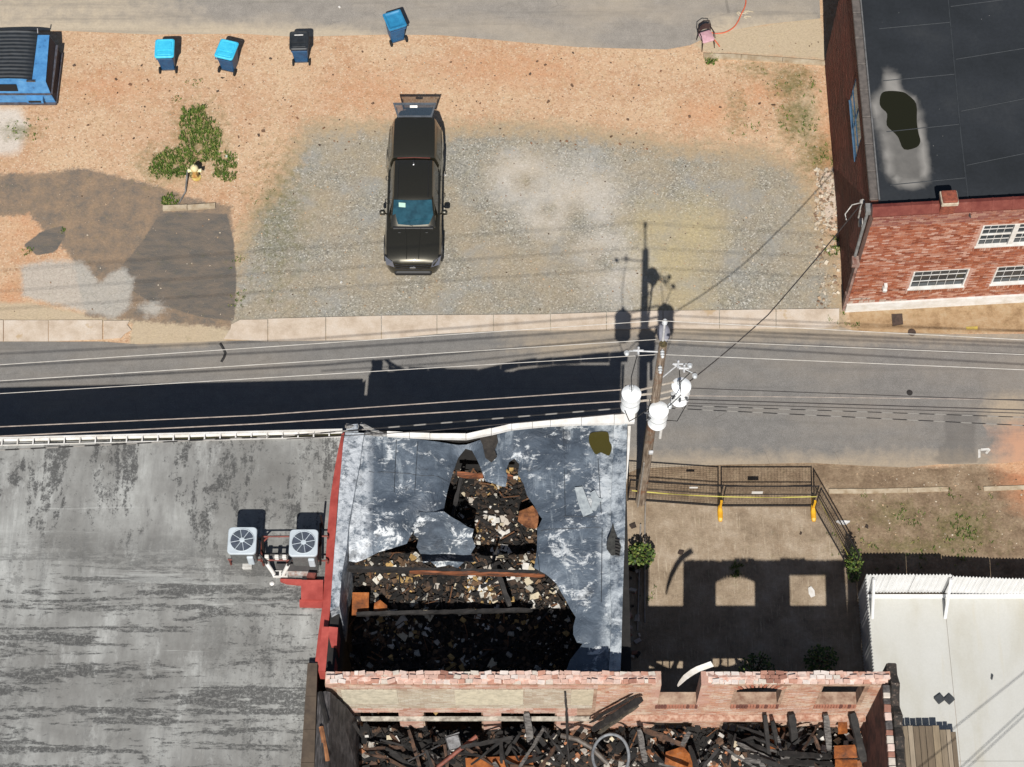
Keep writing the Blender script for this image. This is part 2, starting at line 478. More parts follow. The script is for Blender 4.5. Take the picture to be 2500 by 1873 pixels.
def ground_material():
    t = NT('ground_soil')
    A = t.attr('MA'); B = t.attr('MB'); D = t.attr('MC')
    a = t.sep(A.outputs['Color']); b = t.sep(B.outputs['Color']); d = t.sep(D.outputs['Color'])
    big = t.noise(.45, 6, .62); mid = t.noise(2.2, 10, .74, loc=(5, 1, 0)); fine = t.noise(11, 5, .75); grit = t.noise(34, 3, .8, loc=(1, 7, 0))
    vs = t.voro(24, 'Color'); vsep = t.sep(vs)
    vd = t.voro(24, 'Distance')
    # orange-tan dirt
    dirt = t.ramp(mid, [(.26, C(188, 140, 106)), (.42, C(207, 166, 131)), (.58, C(217, 182, 150)), (.76, C(214, 168, 134))])
    dirt = t.mix(t.ramp(big, [(.42, 0.0), (.62, .6)]), dirt, C(226, 196, 162))
    dirt = t.mix(1.0, dirt, t.ramp(fine, [(.28, .74), (.5, .98), (.72, 1.1)]), 'MULTIPLY')
    pv = t.sep(t.voro(11, 'Color'))
    dirt = t.mix(t.math('MULTIPLY', t.ramp(pv[2], [(.8, 0.0), (.86, .5)]), t.ramp(mid, [(.4, .2), (.6, 1.0)])), dirt, C(178, 134, 100))
    dirt = t.mix(t.ramp(vsep[0], [(.90, 0.0), (.93, .55)]), dirt, C(236, 218, 190))
    dirt = t.mix(t.ramp(vsep[1], [(.93, 0.0), (.95, .45)]), dirt, C(150, 112, 80))
    dirt = t.mix(t.math('MULTIPLY', t.edge(b[2], t.noise(3.1, 8, .75, loc=(4, 4, 0)), 1.5, .4), .55), dirt, t.mix(1.0, C(218, 152, 108), t.ramp(fine, [(.3, .75), (.7, 1.1)]), 'MULTIPLY'))
    # grey gravel: mixed small stones
    stone = t.ramp(vsep[0], [(0, C(128, 124, 115)), (.3, C(154, 150, 138)), (.6, C(168, 163, 150)), (.9, C(182, 177, 164)), (1, C(222, 218, 208))])
    stone = t.mix(1.0, stone, t.ramp(grit, [(.3, .8), (.68, 1.08)]), 'MULTIPLY')
    stone = t.mix(t.ramp(big, [(.4, .0), (.62, .62)]), stone, t.mix(1.0, C(186, 168, 140), t.ramp(fine, [(.3, .75), (.7, 1.12)]), 'MULTIPLY'))
    stone = t.mix(t.ramp(t.noise(.8, 4, .6, loc=(8, 2, 0)), [(.5, 0.0), (.66, .55)]), stone, t.mix(1.0, C(166, 166, 162), t.ramp(grit, [(.3, .78), (.68, 1.12)]), 'MULTIPLY'))
    gm = t.math('MULTIPLY_ADD', t.math('SUBTRACT', t.noise(3.2, 7, .72), .5), 1.0, a[0])
    trans = t.mix(1.0, C(190, 170, 140), t.ramp(fine, [(.28, .66), (.7, 1.1)]), 'MULTIPLY')
    col = t.mix(t.ramp(gm, [(.12, 0.0), (.4, .85)]), dirt, trans)
    col = t.mix(t.ramp(gm, [(.42, 0.0), (.72, 1.0)]), col, stone)
    # pale fines, ash and yellow stains in the gravel
    ash = t.mix(1.0, C(202, 197, 187), t.ramp(fine, [(.25, .72), (.7, 1.1)]), 'MULTIPLY')
    crack = t.math('LESS_THAN', t.voro(4.2, 'Distance', 'DISTANCE_TO_EDGE'), .035)
    ash = t.mix(t.math('MULTIPLY', crack, t.ramp(mid, [(.4, 0.0), (.6, .42)])), ash, C(140, 137, 130))
    col = t.mix(t.math('MULTIPLY', t.edge(B.outputs['Alpha'], mid, .6, .15), .92), col, t.mix(1.0, C(206, 188, 160), t.ramp(fine, [(.3, .82), (.7, 1.08)]), 'MULTIPLY'))
    yl = t.mix(1.0, C(212, 194, 148), t.ramp(fine, [(.28, .6), (.7, 1.12)]), 'MULTIPLY')
    col = t.mix(t.math('MULTIPLY', t.edge(b[1], t.noise(2.8, 8, .75, loc=(3, 8, 0)), 1.5, .5), .7), col, yl)
    # worn old asphalt, dusted
    asp = t.ramp(t.noise(60, 3, .8), [(.3, C(92, 88, 83)), (.55, C(122, 116, 109)), (.75, C(146, 139, 131))])
    worn = t.mix(t.ramp(t.noise(1.5, 11, .8, loc=(6, 6, 0)), [(.38, .08), (.48, .5), (.6, .9)]), asp, t.mix(1.0, C(172, 146, 120), t.ramp(fine, [(.3, .75), (.7, 1.1)]), 'MULTIPLY'))
    col = t.mix(t.edge(a[1], t.noise(3.4, 11, .82, loc=(1, 5, 0)), 1.1, .09), col, worn)
    dark = t.mix(t.ramp(t.noise(1.3, 10, .74, st=(1, 2.4, 1), rot=.6), [(.4, .8), (.6, 0.0)]), t.mix(1.0, asp, (.86, .88, .9, 1), 'MULTIPLY'), C(136, 122, 108))
    col = t.mix(t.edge(a[2], t.noise(5, 11, .8), .7, .08), col, dark)
    vein = t.math('MULTIPLY', t.math('LESS_THAN', t.voro(1.1, 'Distance', 'DISTANCE_TO_EDGE', st=(1, 1.4, 1)), .008), t.math('MULTIPLY', t.edge(a[1], mid, .6, .2), t.ramp(t.noise(.9, 4, .6, loc=(9, 3, 0)), [(.5, 0.0), (.6, 1.0)])))
    col = t.mix(t.math('MULTIPLY', vein, t.ramp(fine, [(.45, 0.0), (.6, .4)])), col, C(190, 164, 134))
    col = t.mix(t.math('MULTIPLY', t.edge(A.outputs['Alpha'], t.noise(2.6, 11, .82, loc=(7, 1, 0)), 1.6, .2), .8), col, ash)
    # brown soil east of the lane, concrete yard, ochre strip, thin grass
    sl_ = t.ramp(t.noise(1.6, 8, .74, loc=(3, 3, 0)), [(.3, C(118, 98, 78)), (.48, C(152, 130, 106)), (.6, C(170, 148, 122)), (.74, C(186, 168, 144))])
    sl_ = t.mix(1.0, sl_, t.ramp(fine, [(.28, .6), (.7, 1.15)]), 'MULTIPLY')
    col = t.mix(t.edge(d[0], mid, .5, .2), col, t.mix(t.edge(b[2], mid, .7, .3), sl_, t.mix(1.0, C(210, 146, 108), t.ramp(fine, [(.3, .7), (.7, 1.1)]), 'MULTIPLY')))
    yd = t.ramp(t.noise(1.3, 8, .7), [(.3, C(140, 122, 102)), (.5, C(174, 155, 132)), (.7, C(198, 181, 160))])
    scr = t.noise(2.6, 8, .76, st=(7, .5, 1), rot=-.5)
    yd = t.mix(t.ramp(scr, [(.56, 0.0), (.61, .6)]), yd, C(214, 198, 174))
    yd = t.mix(1.0, yd, t.ramp(fine, [(.28, .8), (.7, 1.08)]), 'MULTIPLY')
    yd = t.mix(t.ramp(t.noise(.8, 9, .76, loc=(4, 7, 0)), [(.55, 0.0), (.66, .6)]), yd, C(150, 128, 104))
    col = t.mix(t.edge(d[1], mid, .4, .15), col, yd)
    oc = t.ramp(mid, [(.3, C(140, 112, 82)), (.5, C(184, 154, 118)), (.75, C(202, 182, 152))])
    col = t.mix(t.edge(d[2], mid, .3, .1), col, oc)
    wh = t.mix(1.0, C(226, 217, 205), t.ramp(fine, [(.3, .8), (.7, 1.1)]), 'MULTIPLY')
    col = t.mix(t.math('MULTIPLY', t.edge(b[0], t.noise(2.7, 8, .76, loc=(2, 9, 0)), 1.0, .4), .85), col, wh)
    gr = t.ramp(fine, [(.3, C(70, 78, 40)), (.6, C(122, 118, 70)), (.8, C(160, 146, 100))])
    col = t.mix(t.math('MULTIPLY', t.edge(D.outputs['Alpha'], t.noise(3.4, 8, .78, loc=(2, 6, 0)), 2.4, .35), .75), col, gr)
    h = t.math('ADD', t.math('MULTIPLY', vd, .7), fine)
    t.bump(h, .4, .02)
    return t.done(col, .95, 0, .15)
me.materials.append(ground_material())
g = bpy.data.objects.new('ground', me); COL.objects.link(g); tag(g, kind='structure')

def asphalt_mat(name, lo, mi, hi, dust, dustamt, patch=None):
    t = NT(name)
    g1 = t.noise(55, 3, .8); big = t.noise(.35, 6, .6, st=(.6, 1.6, 1)); mid = t.noise(2.4, 6, .68)
    col = t.ramp(g1, [(.28, lo), (.5, mi), (.74, hi)])
    col = t.mix(1.0, col, t.ramp(mid, [(.3, .86), (.7, 1.1)]), 'MULTIPLY')
    m = t.sep(t.attr('MA').outputs['Color'])
    dn = t.mix(1.0, dust, t.ramp(t.noise(14, 4, .7), [(.3, .85), (.7, 1.06)]), 'MULTIPLY')
    col = t.mix(t.math('MULTIPLY', t.ramp(big, [(.42, 0.0), (.68, 1.0)]), dustamt), col, dn)
    col = t.mix(t.math('MULTIPLY', t.edge(m[0], mid, .8, .25), .92), col, dn)
    col = t.mix(t.math('MULTIPLY', t.edge(m[1], mid, .5, .15), .45), col, lo)
    col = t.mix(t.math('MULTIPLY', t.edge(m[2], mid, .9, .3), .85), col, C(214, 164, 132))
    col = t.mix(t.math('MULTIPLY', t.ramp(t.noise(.7, 6, .7, st=(.1, 2.2, 1), loc=(5, 2, 0)), [(.54, 0.0), (.64, 1.0)]), .3), col, lo)
    # fine cracks
    cr = t.math('LESS_THAN', t.voro(.55, 'Distance', 'DISTANCE_TO_EDGE', st=(1, 1.7, 1)), .006)
    col = t.mix(t.math('MULTIPLY', cr, t.ramp(t.noise(.5, 3, .5, loc=(2, 2, 0)), [(.56, 0.0), (.62, .3)])), col, C(84, 80, 76))
    t.bump(g1, .3, .012)
    return t.done(col, .9, 0, .2)

def flat_sheet(name, polyV, z, step, m, masks):
    """a paved sheet: outline in picture coordinates on its own level, masks = list of functions of (vx, vy)"""
    mb = MB(); mb.sheet([V(x, y, z)[:2] for x, y in polyV], step=step, zf=lambda x, y: z)
    me = mb.mesh(name, m)
    co = np.array(mb.v); dp = co[:, 1] * ST - (co[:, 2] - HC) * CT
    vx = (1250 + co[:, 0] / dp * FPX) / K; vy = (936.5 - (co[:, 1] * CT + (co[:, 2] - HC) * ST) / dp * FPX) / K
    a = me.color_attributes.new('MA', 'FLOAT_COLOR', 'POINT')
    ch = [np.clip(f(vx, vy), 0, 1) for f in masks]
    while len(ch) < 4: ch.append(np.zeros(len(vx)))
    a.data.foreach_set('color', np.stack(ch, -1).astype(np.float32).ravel())
    o = bpy.data.objects.new(name, me); COL.objects.link(o); return tag(o, kind='structure')

road_poly = [(-500, 738), (0, 738), (220, 738), (300, 744), (480, 737), (590, 735), (830, 732), (945, 722), (1040, 715), (1230, 712), (1500, 709), (1815, 706), (1850, 716), (2060, 722), (2700, 718),
             (2700, 985), (2250, 990), (2180, 1000), (2118, 1003), (2030, 1003), (1960, 1010), (1860, 1006), (1750, 1000), (1560, 1004), (1380, 1012), (1340, 1030), (-500, 1030)]
def pm(poly, w): return lambda x, y: .5 + sdf(poly, x, y) / (2 * w)
def edge_dust(x, y):
    e = np.clip((770 - y) / 60.0, 0, 1) * np.clip((x - 820) / 500, 0, 1) * .8
    s = np.clip((y - 945) / 60.0, 0, 1) * .75 * (x > 1340)
    left = np.clip(1.2 - np.sqrt(((x - 390) / 150) ** 2 + ((y - 740) / 16) ** 2), 0, 1) * .8
    rt = np.clip(1.1 - np.sqrt(((x - 2180) / 90) ** 2 + ((y - 885) / 60) ** 2), 0, 1) * .9
    up = np.clip(1.1 - np.sqrt(((x - 1230) / 200) ** 2 + ((y - 745) / 40) ** 2), 0, 1) * .8
    return np.maximum.reduce([e, s, left, rt, up])
road = flat_sheet('road', road_poly, .012, .3, asphalt_mat('road_asphalt', C(104, 101, 98), C(136, 133, 129), C(164, 161, 157), C(186, 170, 148), .25),
    [edge_dust, pm([(2035, 895), (2112, 895), (2110, 1000), (2040, 1004), (2010, 1000), (2038, 960)], 5), lambda x, y: np.clip((x - 2105) / 90, 0, 1) * np.clip((y - 880) / 60, 0, 1) * .8])
up_poly = [(-500, 66), (120, 66), (330, 75), (520, 73), (640, 80), (830, 75), (950, 76), (1040, 84), (1130, 92), (1250, 102), (1350, 105), (1440, 107), (1490, 98), (1530, 80), (1600, 62), (1660, 52), (1772, 40), (1768, -60), (1800, -400), (-500, -400)]
def up_dust(x, y):
    e = np.clip(1 - sdf(up_poly, x, y) / 40, 0, 1) * np.clip((880 - x) / 150, 0, 1)
    l = np.clip((560 - x) / 500, 0, .62)
    r = np.clip((x - 1480) / 60, 0, 1) * np.clip((y - 10) / 60, 0, 1) * .9
    return np.maximum.reduce([e, l, r])
upper = flat_sheet('upper_road', up_poly, .03, .3, asphalt_mat('upper_asphalt', C(124, 119, 112), C(162, 155, 146), C(188, 180, 170), C(208, 192, 168), .45), [up_dust])

# ---- pavement of cast slabs
conc = NT('pavement_concrete')
_n = conc.noise(1.6, 7, .68); _f = conc.noise(26, 4, .7)
_c = conc.ramp(_n, [(.3, C(200, 180, 158)), (.5, C(222, 204, 184)), (.68, C(232, 218, 202))])
_c = conc.mix(1.0, _c, conc.ramp(_f, [(.3, .86), (.7, 1.06)]), 'MULTIPLY')
_c = conc.mix(conc.ramp(conc.noise(.9, 5, .6, loc=(4, 4, 2)), [(.62, 0.0), (.66, .7)]), _c, C(196, 168, 128))
conc.bump(_f, .25, .01); conc = conc.done(_c, .9, 0, .2)
walk = thing('pavement', V(900, 705), None, None); walk['kind'] = 'structure'
def top_y(x): return np.interp(x, [-400, 300, 500, 830, 1189, 1400, 1815], [693, 693, 692, 683, 680, 673, 668])
def bot_y(x): return np.interp(x, [-400, 110, 223, 285, 480, 579, 824, 944, 1035, 1189, 1500, 1815], [738, 738, 734, 728, 735, 738, 734, 722, 716, 714, 711, 710])
br = [-340, -220, -100, 8, 105, 222, 286]
br2 = [486, 579, 704, 824, 944, 1066, 1189, 1310, 1432, 1554, 1676, 1813]
for bl in (br, br2):
    for i in range(len(bl) - 1):
        a, b_ = bl[i] + .8, bl[i + 1] - .8
        tilt = rng.uniform(-.006, .01)
        q = [V(a, bot_y(a)), V(b_, bot_y(b_)), V(b_, top_y(b_)), V(a, top_y(a))]
        if i == len(bl) - 2 and bl is br: q = [V(224, 734), V(262, 731), V(270, 722), V(284, 714), V(275, 703), V(280, 694), V(224, 694)]
        if i == 0 and bl is br2: q = [V(484, 733), V(578, 738), V(578, 691), V(520, 692), V(500, 702), V(498, 712)]
        mb = MB(); mb.prism([p[:2] for p in q], -.05, [.045 + tilt * (k % 3) for k in range(len(q))])
        obj('paving_slab', mb, conc, walk)
# kerbs
kerb_m = mat('old_kerb', C(206, 190, 164), C(170, 148, 118), 3.0, .9)
def kerb(name, pts, wd, h, label):
    t = thing(name, V(*pts[0]), label, 'kerb')
    for i in range(len(pts) - 1):
        a, b_ = V(*pts[i]), V(*pts[i + 1]); d = (b_ - a).normalized(); n = Vector((-d.y, d.x, 0)) * wd / 2
        a2 = a + d * .008; b2 = b_ - d * .008
        mb = MB(); mb.prism([(a2 - n)[:2], (b2 - n)[:2], (b2 + n)[:2], (a2 + n)[:2]], -.03, h + rng.uniform(-.01, .01)); obj('kerb_stone', mb, kerb_m, t)
    return t
kerb('kerb', [(1519, 123), (1600, 126), (1690, 132), (1783, 139)], .16, .11, 'pale concrete kerb beside the pink seated chair, running to the brick building')
kerb('kerb', [(352, 452), (405, 450), (466, 446)], .17, .1, 'short stained concrete kerb length in front of the yellow hydrant')
kerb('kerb', [(1790, 1062), (1870, 1062), (1960, 1060), (2048, 1057)], .15, .04, 'sunken dirt-stained kerb line in the soil beyond the black barrier panels')
kerb('kerb', [(2124, 1057), (2260, 1052)], .14, .05, 'broken kerb end edging the orange clay at the lane')

# ---- white slab yard behind the corrugated fence
yard_m = NT('white_slab')
_n = yard_m.noise(.35, 6, .6, st=(1.6, .6, 1)); _f = yard_m.noise(20, 4, .6)
_c = yard_m.ramp(_n, [(.3, C(198, 194, 180)), (.5, C(211, 210, 203)), (.7, C(217, 217, 212))])
_c = yard_m.mix(1.0, _c, yard_m.ramp(_f, [(.3, .95), (.7, 1.02)]), 'MULTIPLY')
_c = yard_m.mix(yard_m.ramp(yard_m.noise(.6, 5, .6, st=(3, .25, 1)), [(.6, 0.0), (.72, .5)]), _c, C(206, 196, 170))
yard_m = yard_m.done(_c, .6, 0, .3)
slab = thing('slab_yard', (13, 18, 0), None, None); slab['kind'] = 'structure'
for x0, x1, y0, y1 in ((10.72, 13.31, 17.62, 22.9), (13.32, 21, 17.62, 22.9), (10.72, 13.31, 10, 17.61), (13.32, 21, 10, 17.61)):
    mb = MB(); mb.box(x0, y0, -.05, x1, y1, .03); obj('concrete_panel', mb, yard_m, slab)

# ---- loose stones lying about
mb = MB(); pal = [C(206, 190, 168), C(186, 160, 130), C(160, 140, 118), C(226, 212, 190), C(150, 122, 98), C(212, 178, 144), C(104, 84, 66)]
gsel = rng
for k in range(5200):
    x = rng.uniform(-5, 1790); y = rng.uniform(90, 690)
    if 830 < x < 970 and 205 < y < 600: continue
    if x < 500 and y > 360 and rng.random() < .75: continue
    p = V(x, y); s_ = .008 + .022 * rng.random() ** 3
    mb.chunk((p.x, p.y, s_ * .3), s_ * 2, s_ * 1.6, s_ * 1.1, rng, pal[min(6, int(rng.random() ** 1.4 * 7))])
for k in range(480):
    x = rng.uniform(1850, 2212); y = rng.uniform(1010, 1190); p = V(x, y); s_ = .008 + .024 * rng.random() ** 3
    mb.chunk((p.x, p.y, s_ * .3), s_ * 2, s_ * 1.6, s_, rng, pal[int(rng.random() * 7)])
for k in range(500):                                        # bright rubble at the foot of the brick wall
    x = rng.uniform(1760, 1812); y = rng.uniform(365, 500) if k < 360 else rng.uniform(500, 690); p = V(x, y); s_ = .02 + .05 * rng.random() ** 2
    mb.chunk((p.x, p.y, s_ * .3), s_ * 2, s_ * 1.6, s_, rng, pal[rng.choice((0, 0, 3, 1, 4))])
for k in range(150):                                        # dark clods on the dirt
    x = rng.uniform(150, 1700); y = rng.uniform(110, 330); p = V(x, y); s_ = .025 + .05 * rng.random() ** 3
    if 820 < x < 970 and y > 200: continue
    mb.chunk((p.x, p.y, s_ * .2), s_ * 2, s_ * 1.4, s_ * .7, rng, rng.choice((C(112, 84, 62), C(140, 100, 72), C(90, 72, 58))))
obj('loose_gravel', mb, attr_mat('stone_bits', .9, .25, 20, .2), None, 'small loose stones scattered over the dirt and gravel lot', 'gravel', kind='stuff')

# ---- grass and weeds
grass_m = NT('grass_blades')
_g = grass_m.n.new('ShaderNodeNewGeometry')
_c = grass_m.ramp(_g.outputs['Random Per Island'], [(0, C(56, 82, 26)), (.4, C(84, 118, 44)), (.72, C(118, 140, 62)), (1, C(176, 164, 104))])
grass_m = grass_m.done(_c, .8, 0, .2)
mb = MB()
def tuft(x, y, n, r, h, lean=.6):
    p = V(x, y)
    for k in range(n):
        a = rng.uniform(0, 6.3); d = r * math.sqrt(rng.random()); q = p + Vector((math.cos(a) * d, math.sin(a) * d, 0))
        hh = h * rng.uniform(.4, 1.1); b2 = rng.uniform(0, 6.3); w_ = rng.uniform(.007, .016)
        t = Vector((math.cos(b2), math.sin(b2), 0)); s2 = Vector((-t.y, t.x, 0)) * w_
        m_ = q + t * hh * lean * .4 + Vector((0, 0, hh * .7)); e = q + t * hh * lean + Vector((0, 0, hh))
        mb.add([q - s2, q + s2, m_ + s2 * .8, m_ - s2 * .8, e], [(0, 1, 2, 3), (3, 2, 4)])
def patch(poly, n, h):
    xs = [p[0] for p in poly]; ys = [p[1] for p in poly]; c = 0
    ar = np.array(poly, float)
    while c < n:
        x, y = rng.uniform(min(xs), max(xs)), rng.uniform(min(ys), max(ys))
        if sdf(ar, np.array([x]), np.array([y]))[0] < rng.gauss(-1, 5): continue
        tuft(x, y, 7, .05, h * rng.uniform(.4, 1.3)); c += 1
patch([(395, 240), (440, 226), (455, 268), (478, 285), (475, 330), (458, 345), (440, 318), (395, 310), (388, 280)], 400, .15)
patch([(320, 365), (345, 335), (380, 318), (415, 325), (425, 350), (410, 385), (340, 388)], 330, .14)
patch([(462, 360), (485, 330), (512, 345), (510, 385), (480, 392), (460, 380)], 165, .13)
patch([(415, 330), (470, 320), (475, 345), (430, 352)], 60, .12)
patch([(350, 425), (385, 420), (382, 446), (355, 446)], 60, .12)
for (x, y, n, r, h) in ((1538, 132, 60, .16, .16), (1745, 180, 30, .4, .08), (1720, 190, 24, .5, .07), (1700, 250, 40, .5, .07), (1725, 265, 60, .5, .08), (1745, 285, 30, .3, .07), (1770, 330, 40, .5, .08), (1790, 350, 30, .25, .09), (1800, 540, 34, .25, .14), (1806, 520, 24, .2, .12), (1640, 275, 24, .25, .07), (1588, 240, 10, .3, .05), (1600, 290, 10, .2, .05), (1660, 165, 16, .4, .05), (1640, 150, 12, .3, .06),
                        (2080, 1135, 50, .5, .1), (2075, 1150, 40, .3, .12), (1945, 1110, 24, .3, .07), (1960, 1125, 20, .3, .07), (1995, 1120, 26, .5, .06), (1900, 1180, 50, .7, .08), (2020, 1190, 40, .7, .08), (2090, 1188, 40, .5, .08), (1862, 1070, 14, .3, .06), (2050, 1070, 20, .3, .08), (2125, 1070, 14, .3, .06), (1800, 1180, 20, .4, .08), (1592, 1240, 36, .2, .14), (1590, 1225, 20, .12, .16), (1400, 1290, 20, .3, .08), (1385, 1190, 30, .3, .12), (1900, 100, 2, .1, .05), (60, 285, 36, .5, .07), (30, 290, 24, .3, .06), (60, 545, 30, .2, .06), (140, 500, 20, .12, .06), (510, 560, 24, .3, .06), (514, 640, 20, .3, .07), (512, 660, 16, .2, .07), (560, 430, 16, .4, .05), (425, 180, 16, .16, .07), (382, 218, 18, .14, .06), (1800, 690, 20, .2, .1), (1850, 700, 20, .3, .06)):
    for q in range(max(1, n // 3)): tuft(x + rng.gauss(0, r * 45), y + rng.gauss(0, r * 30), 8, .06, h)
obj('grass', mb, grass_m, None, 'short green grass and weeds growing in patches on the dirt', 'grass', kind='stuff')
# ================================================================== BUILDINGS
def bricks(mb, o, u, n, L, z0, z1, openings=(), proud=.012, bl=.2, bh=.066, gap=.011, skip=0.0, top=None):
    """courses of single bricks standing proud of a wall plane; o origin, u along, n outward"""
    o = Vector(o); u = Vector(u); n = Vector(n); z = z0; row = 0
    while z + bh <= z1 + 1e-6:
        s = -(bl + gap) / 2 if row % 2 else 0.0
        while s < L:
            a, b = max(s, 0), min(s + bl, L)
            if b - a > .04:
                cx = (a + b) / 2; cz = z + bh / 2
                inside = any(p[0] - .02 < b and a < p[1] + .02 and p[2] - .02 < z + bh and z < p[3] + .02 for p in openings)
                if not inside and (skip == 0 or rng.random() > skip) and (top is None or z + bh < top(cx)):
                    pr = proud + rng.uniform(-.004, .004)
                    v = []
                    for k, q in ((0, 0), (1, 0), (1, 1), (0, 1)):
                        e = o + u * (b if k else a); e.z = z + (bh if q else 0); v.append(e)
                    fr = [p + n * pr for p in v]
                    mb.add(v + fr, [(4, 5, 6, 7), (0, 1, 5, 4), (1, 2, 6, 5), (2, 3, 7, 6), (3, 0, 4, 7)])
            s += bl + gap
        z += bh + gap; row += 1
def wall_box(mb, o, u, n, L, thick, z0, z1, openings=()):
    """solid wall with rectangular openings; o on the outer face, n outward"""
    o = Vector(o); u = Vector(u); n = Vector(n)
    us = sorted({0.0, L} | {p for q in openings for p in q[:2] if 0 < p < L}); zs = sorted({z0, z1} | {p for q in openings for p in q[2:4] if z0 < p < z1})
    for i in range(len(us) - 1):
        j = 0
        while j < len(zs) - 1:
            cu = (us[i] + us[i + 1]) / 2
            op = lambda k: any(q[0] < cu < q[1] and q[2] < (zs[k] + zs[k + 1]) / 2 < q[3] for q in openings)
            if op(j): j += 1; continue
            k = j
            while k + 1 < len(zs) - 1 and not op(k + 1): k += 1
            a, b = o + u * us[i], o + u * us[i + 1]
            mb.prism([a[:2], b[:2], (b - n * thick)[:2], (a - n * thick)[:2]], zs[j], zs[k + 1]); j = k + 1

glass_dark = NT('window_glass'); glass_dark = glass_dark.done(C(52, 60, 66), .08, 0, .6)
glass_blue = NT('sky_glass'); glass_blue = glass_blue.done((.06, .19, .34, 1), .06, 0, .7)  # blue of the reflected sky put into the glass colour
white_paint = mat('white_paint', C(250, 248, 244), C(226, 220, 210), 3, .5, bump=.05)
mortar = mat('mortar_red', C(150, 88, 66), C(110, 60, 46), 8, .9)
mortar_l = mat('mortar_pale', C(214, 172, 154), C(186, 136, 116), 8, .9)

# ---------------------------------------------------------------- brick building, north-east
bb = thing('brick_building', (11, 32.87, 0), 'two-storey red brick building with black membrane roof and white plinth', 'building')
fu = Vector((5.95, .38, 0)).normalized(); fn = Vector((fu.y, -fu.x, 0)); fo = Vector((11.0, 32.87, 0))
FL = 9.0
ux = lambda x: (x - 11.0) / fu.x
win = [(ux(12.87), ux(14.68), 1.2, 2.38), (ux(15.56), ux(17.37), 1.2, 2.38), (ux(14.56), ux(16.72), 3.73, 5.05), (ux(18.2), ux(19.8), 1.2, 2.38)]
mb = MB(); wall_box(mb, fo, fu, fn, FL, .3, 0, 5.96, win)
obj('wall', mb, mortar_l, bb)
bm = brick_mat('facade_brick', [C(140, 70, 46), C(176, 96, 66), C(198, 120, 88), C(184, 104, 74), C(222, 170, 146), C(160, 86, 66), C(208, 138, 108), C(234, 194, 176)], rough=.38, white=.0, spec=.6)
mb = MB(); bricks(mb, fo + fn * .001, fu, fn, FL, .5, 5.38, win)
for w_ in win:                                     # brick-on-edge sills
    s = w_[0] - .06
    while s < w_[1] + .05:
        a = fo + fu * s; b = fo + fu * (s + .062)
        mb.prism([(a + fn * .035)[:2], (b + fn * .035)[:2], b[:2], a[:2]], w_[2] - .2, w_[2] - .012); s += .072
obj('facade_bricks', mb, bm, bb, kind='stuff')
mb = MB(); bricks(mb, fo + fn * .03, fu, fn, FL, 5.4, 5.95)
obj('corbel_bricks', mb, brick_mat('corbel_brick', [C(160, 90, 70), C(196, 140, 118), C(150, 84, 78), C(206, 160, 140), C(140, 70, 54)], rough=.4, spec=.6), bb, kind='stuff')
mb = MB(); a = fo + fn * .03; b = fo + fu * FL + fn * .03
mb.prism([a[:2], b[:2], (b - fn * .04)[:2], (a - fn * .04)[:2]], 5.39, 5.96); obj('corbel', mb, mortar_l, bb)
mb = MB(); a = fo + fn * .07 - fu * .02; b = fo + fu * FL + fn * .07
mb.prism([a[:2], b[:2], (b - fn * .075)[:2], (a - fn * .075)[:2]], 0, .47); obj('plinth', mb, white_paint, bb, label='white painted plinth')
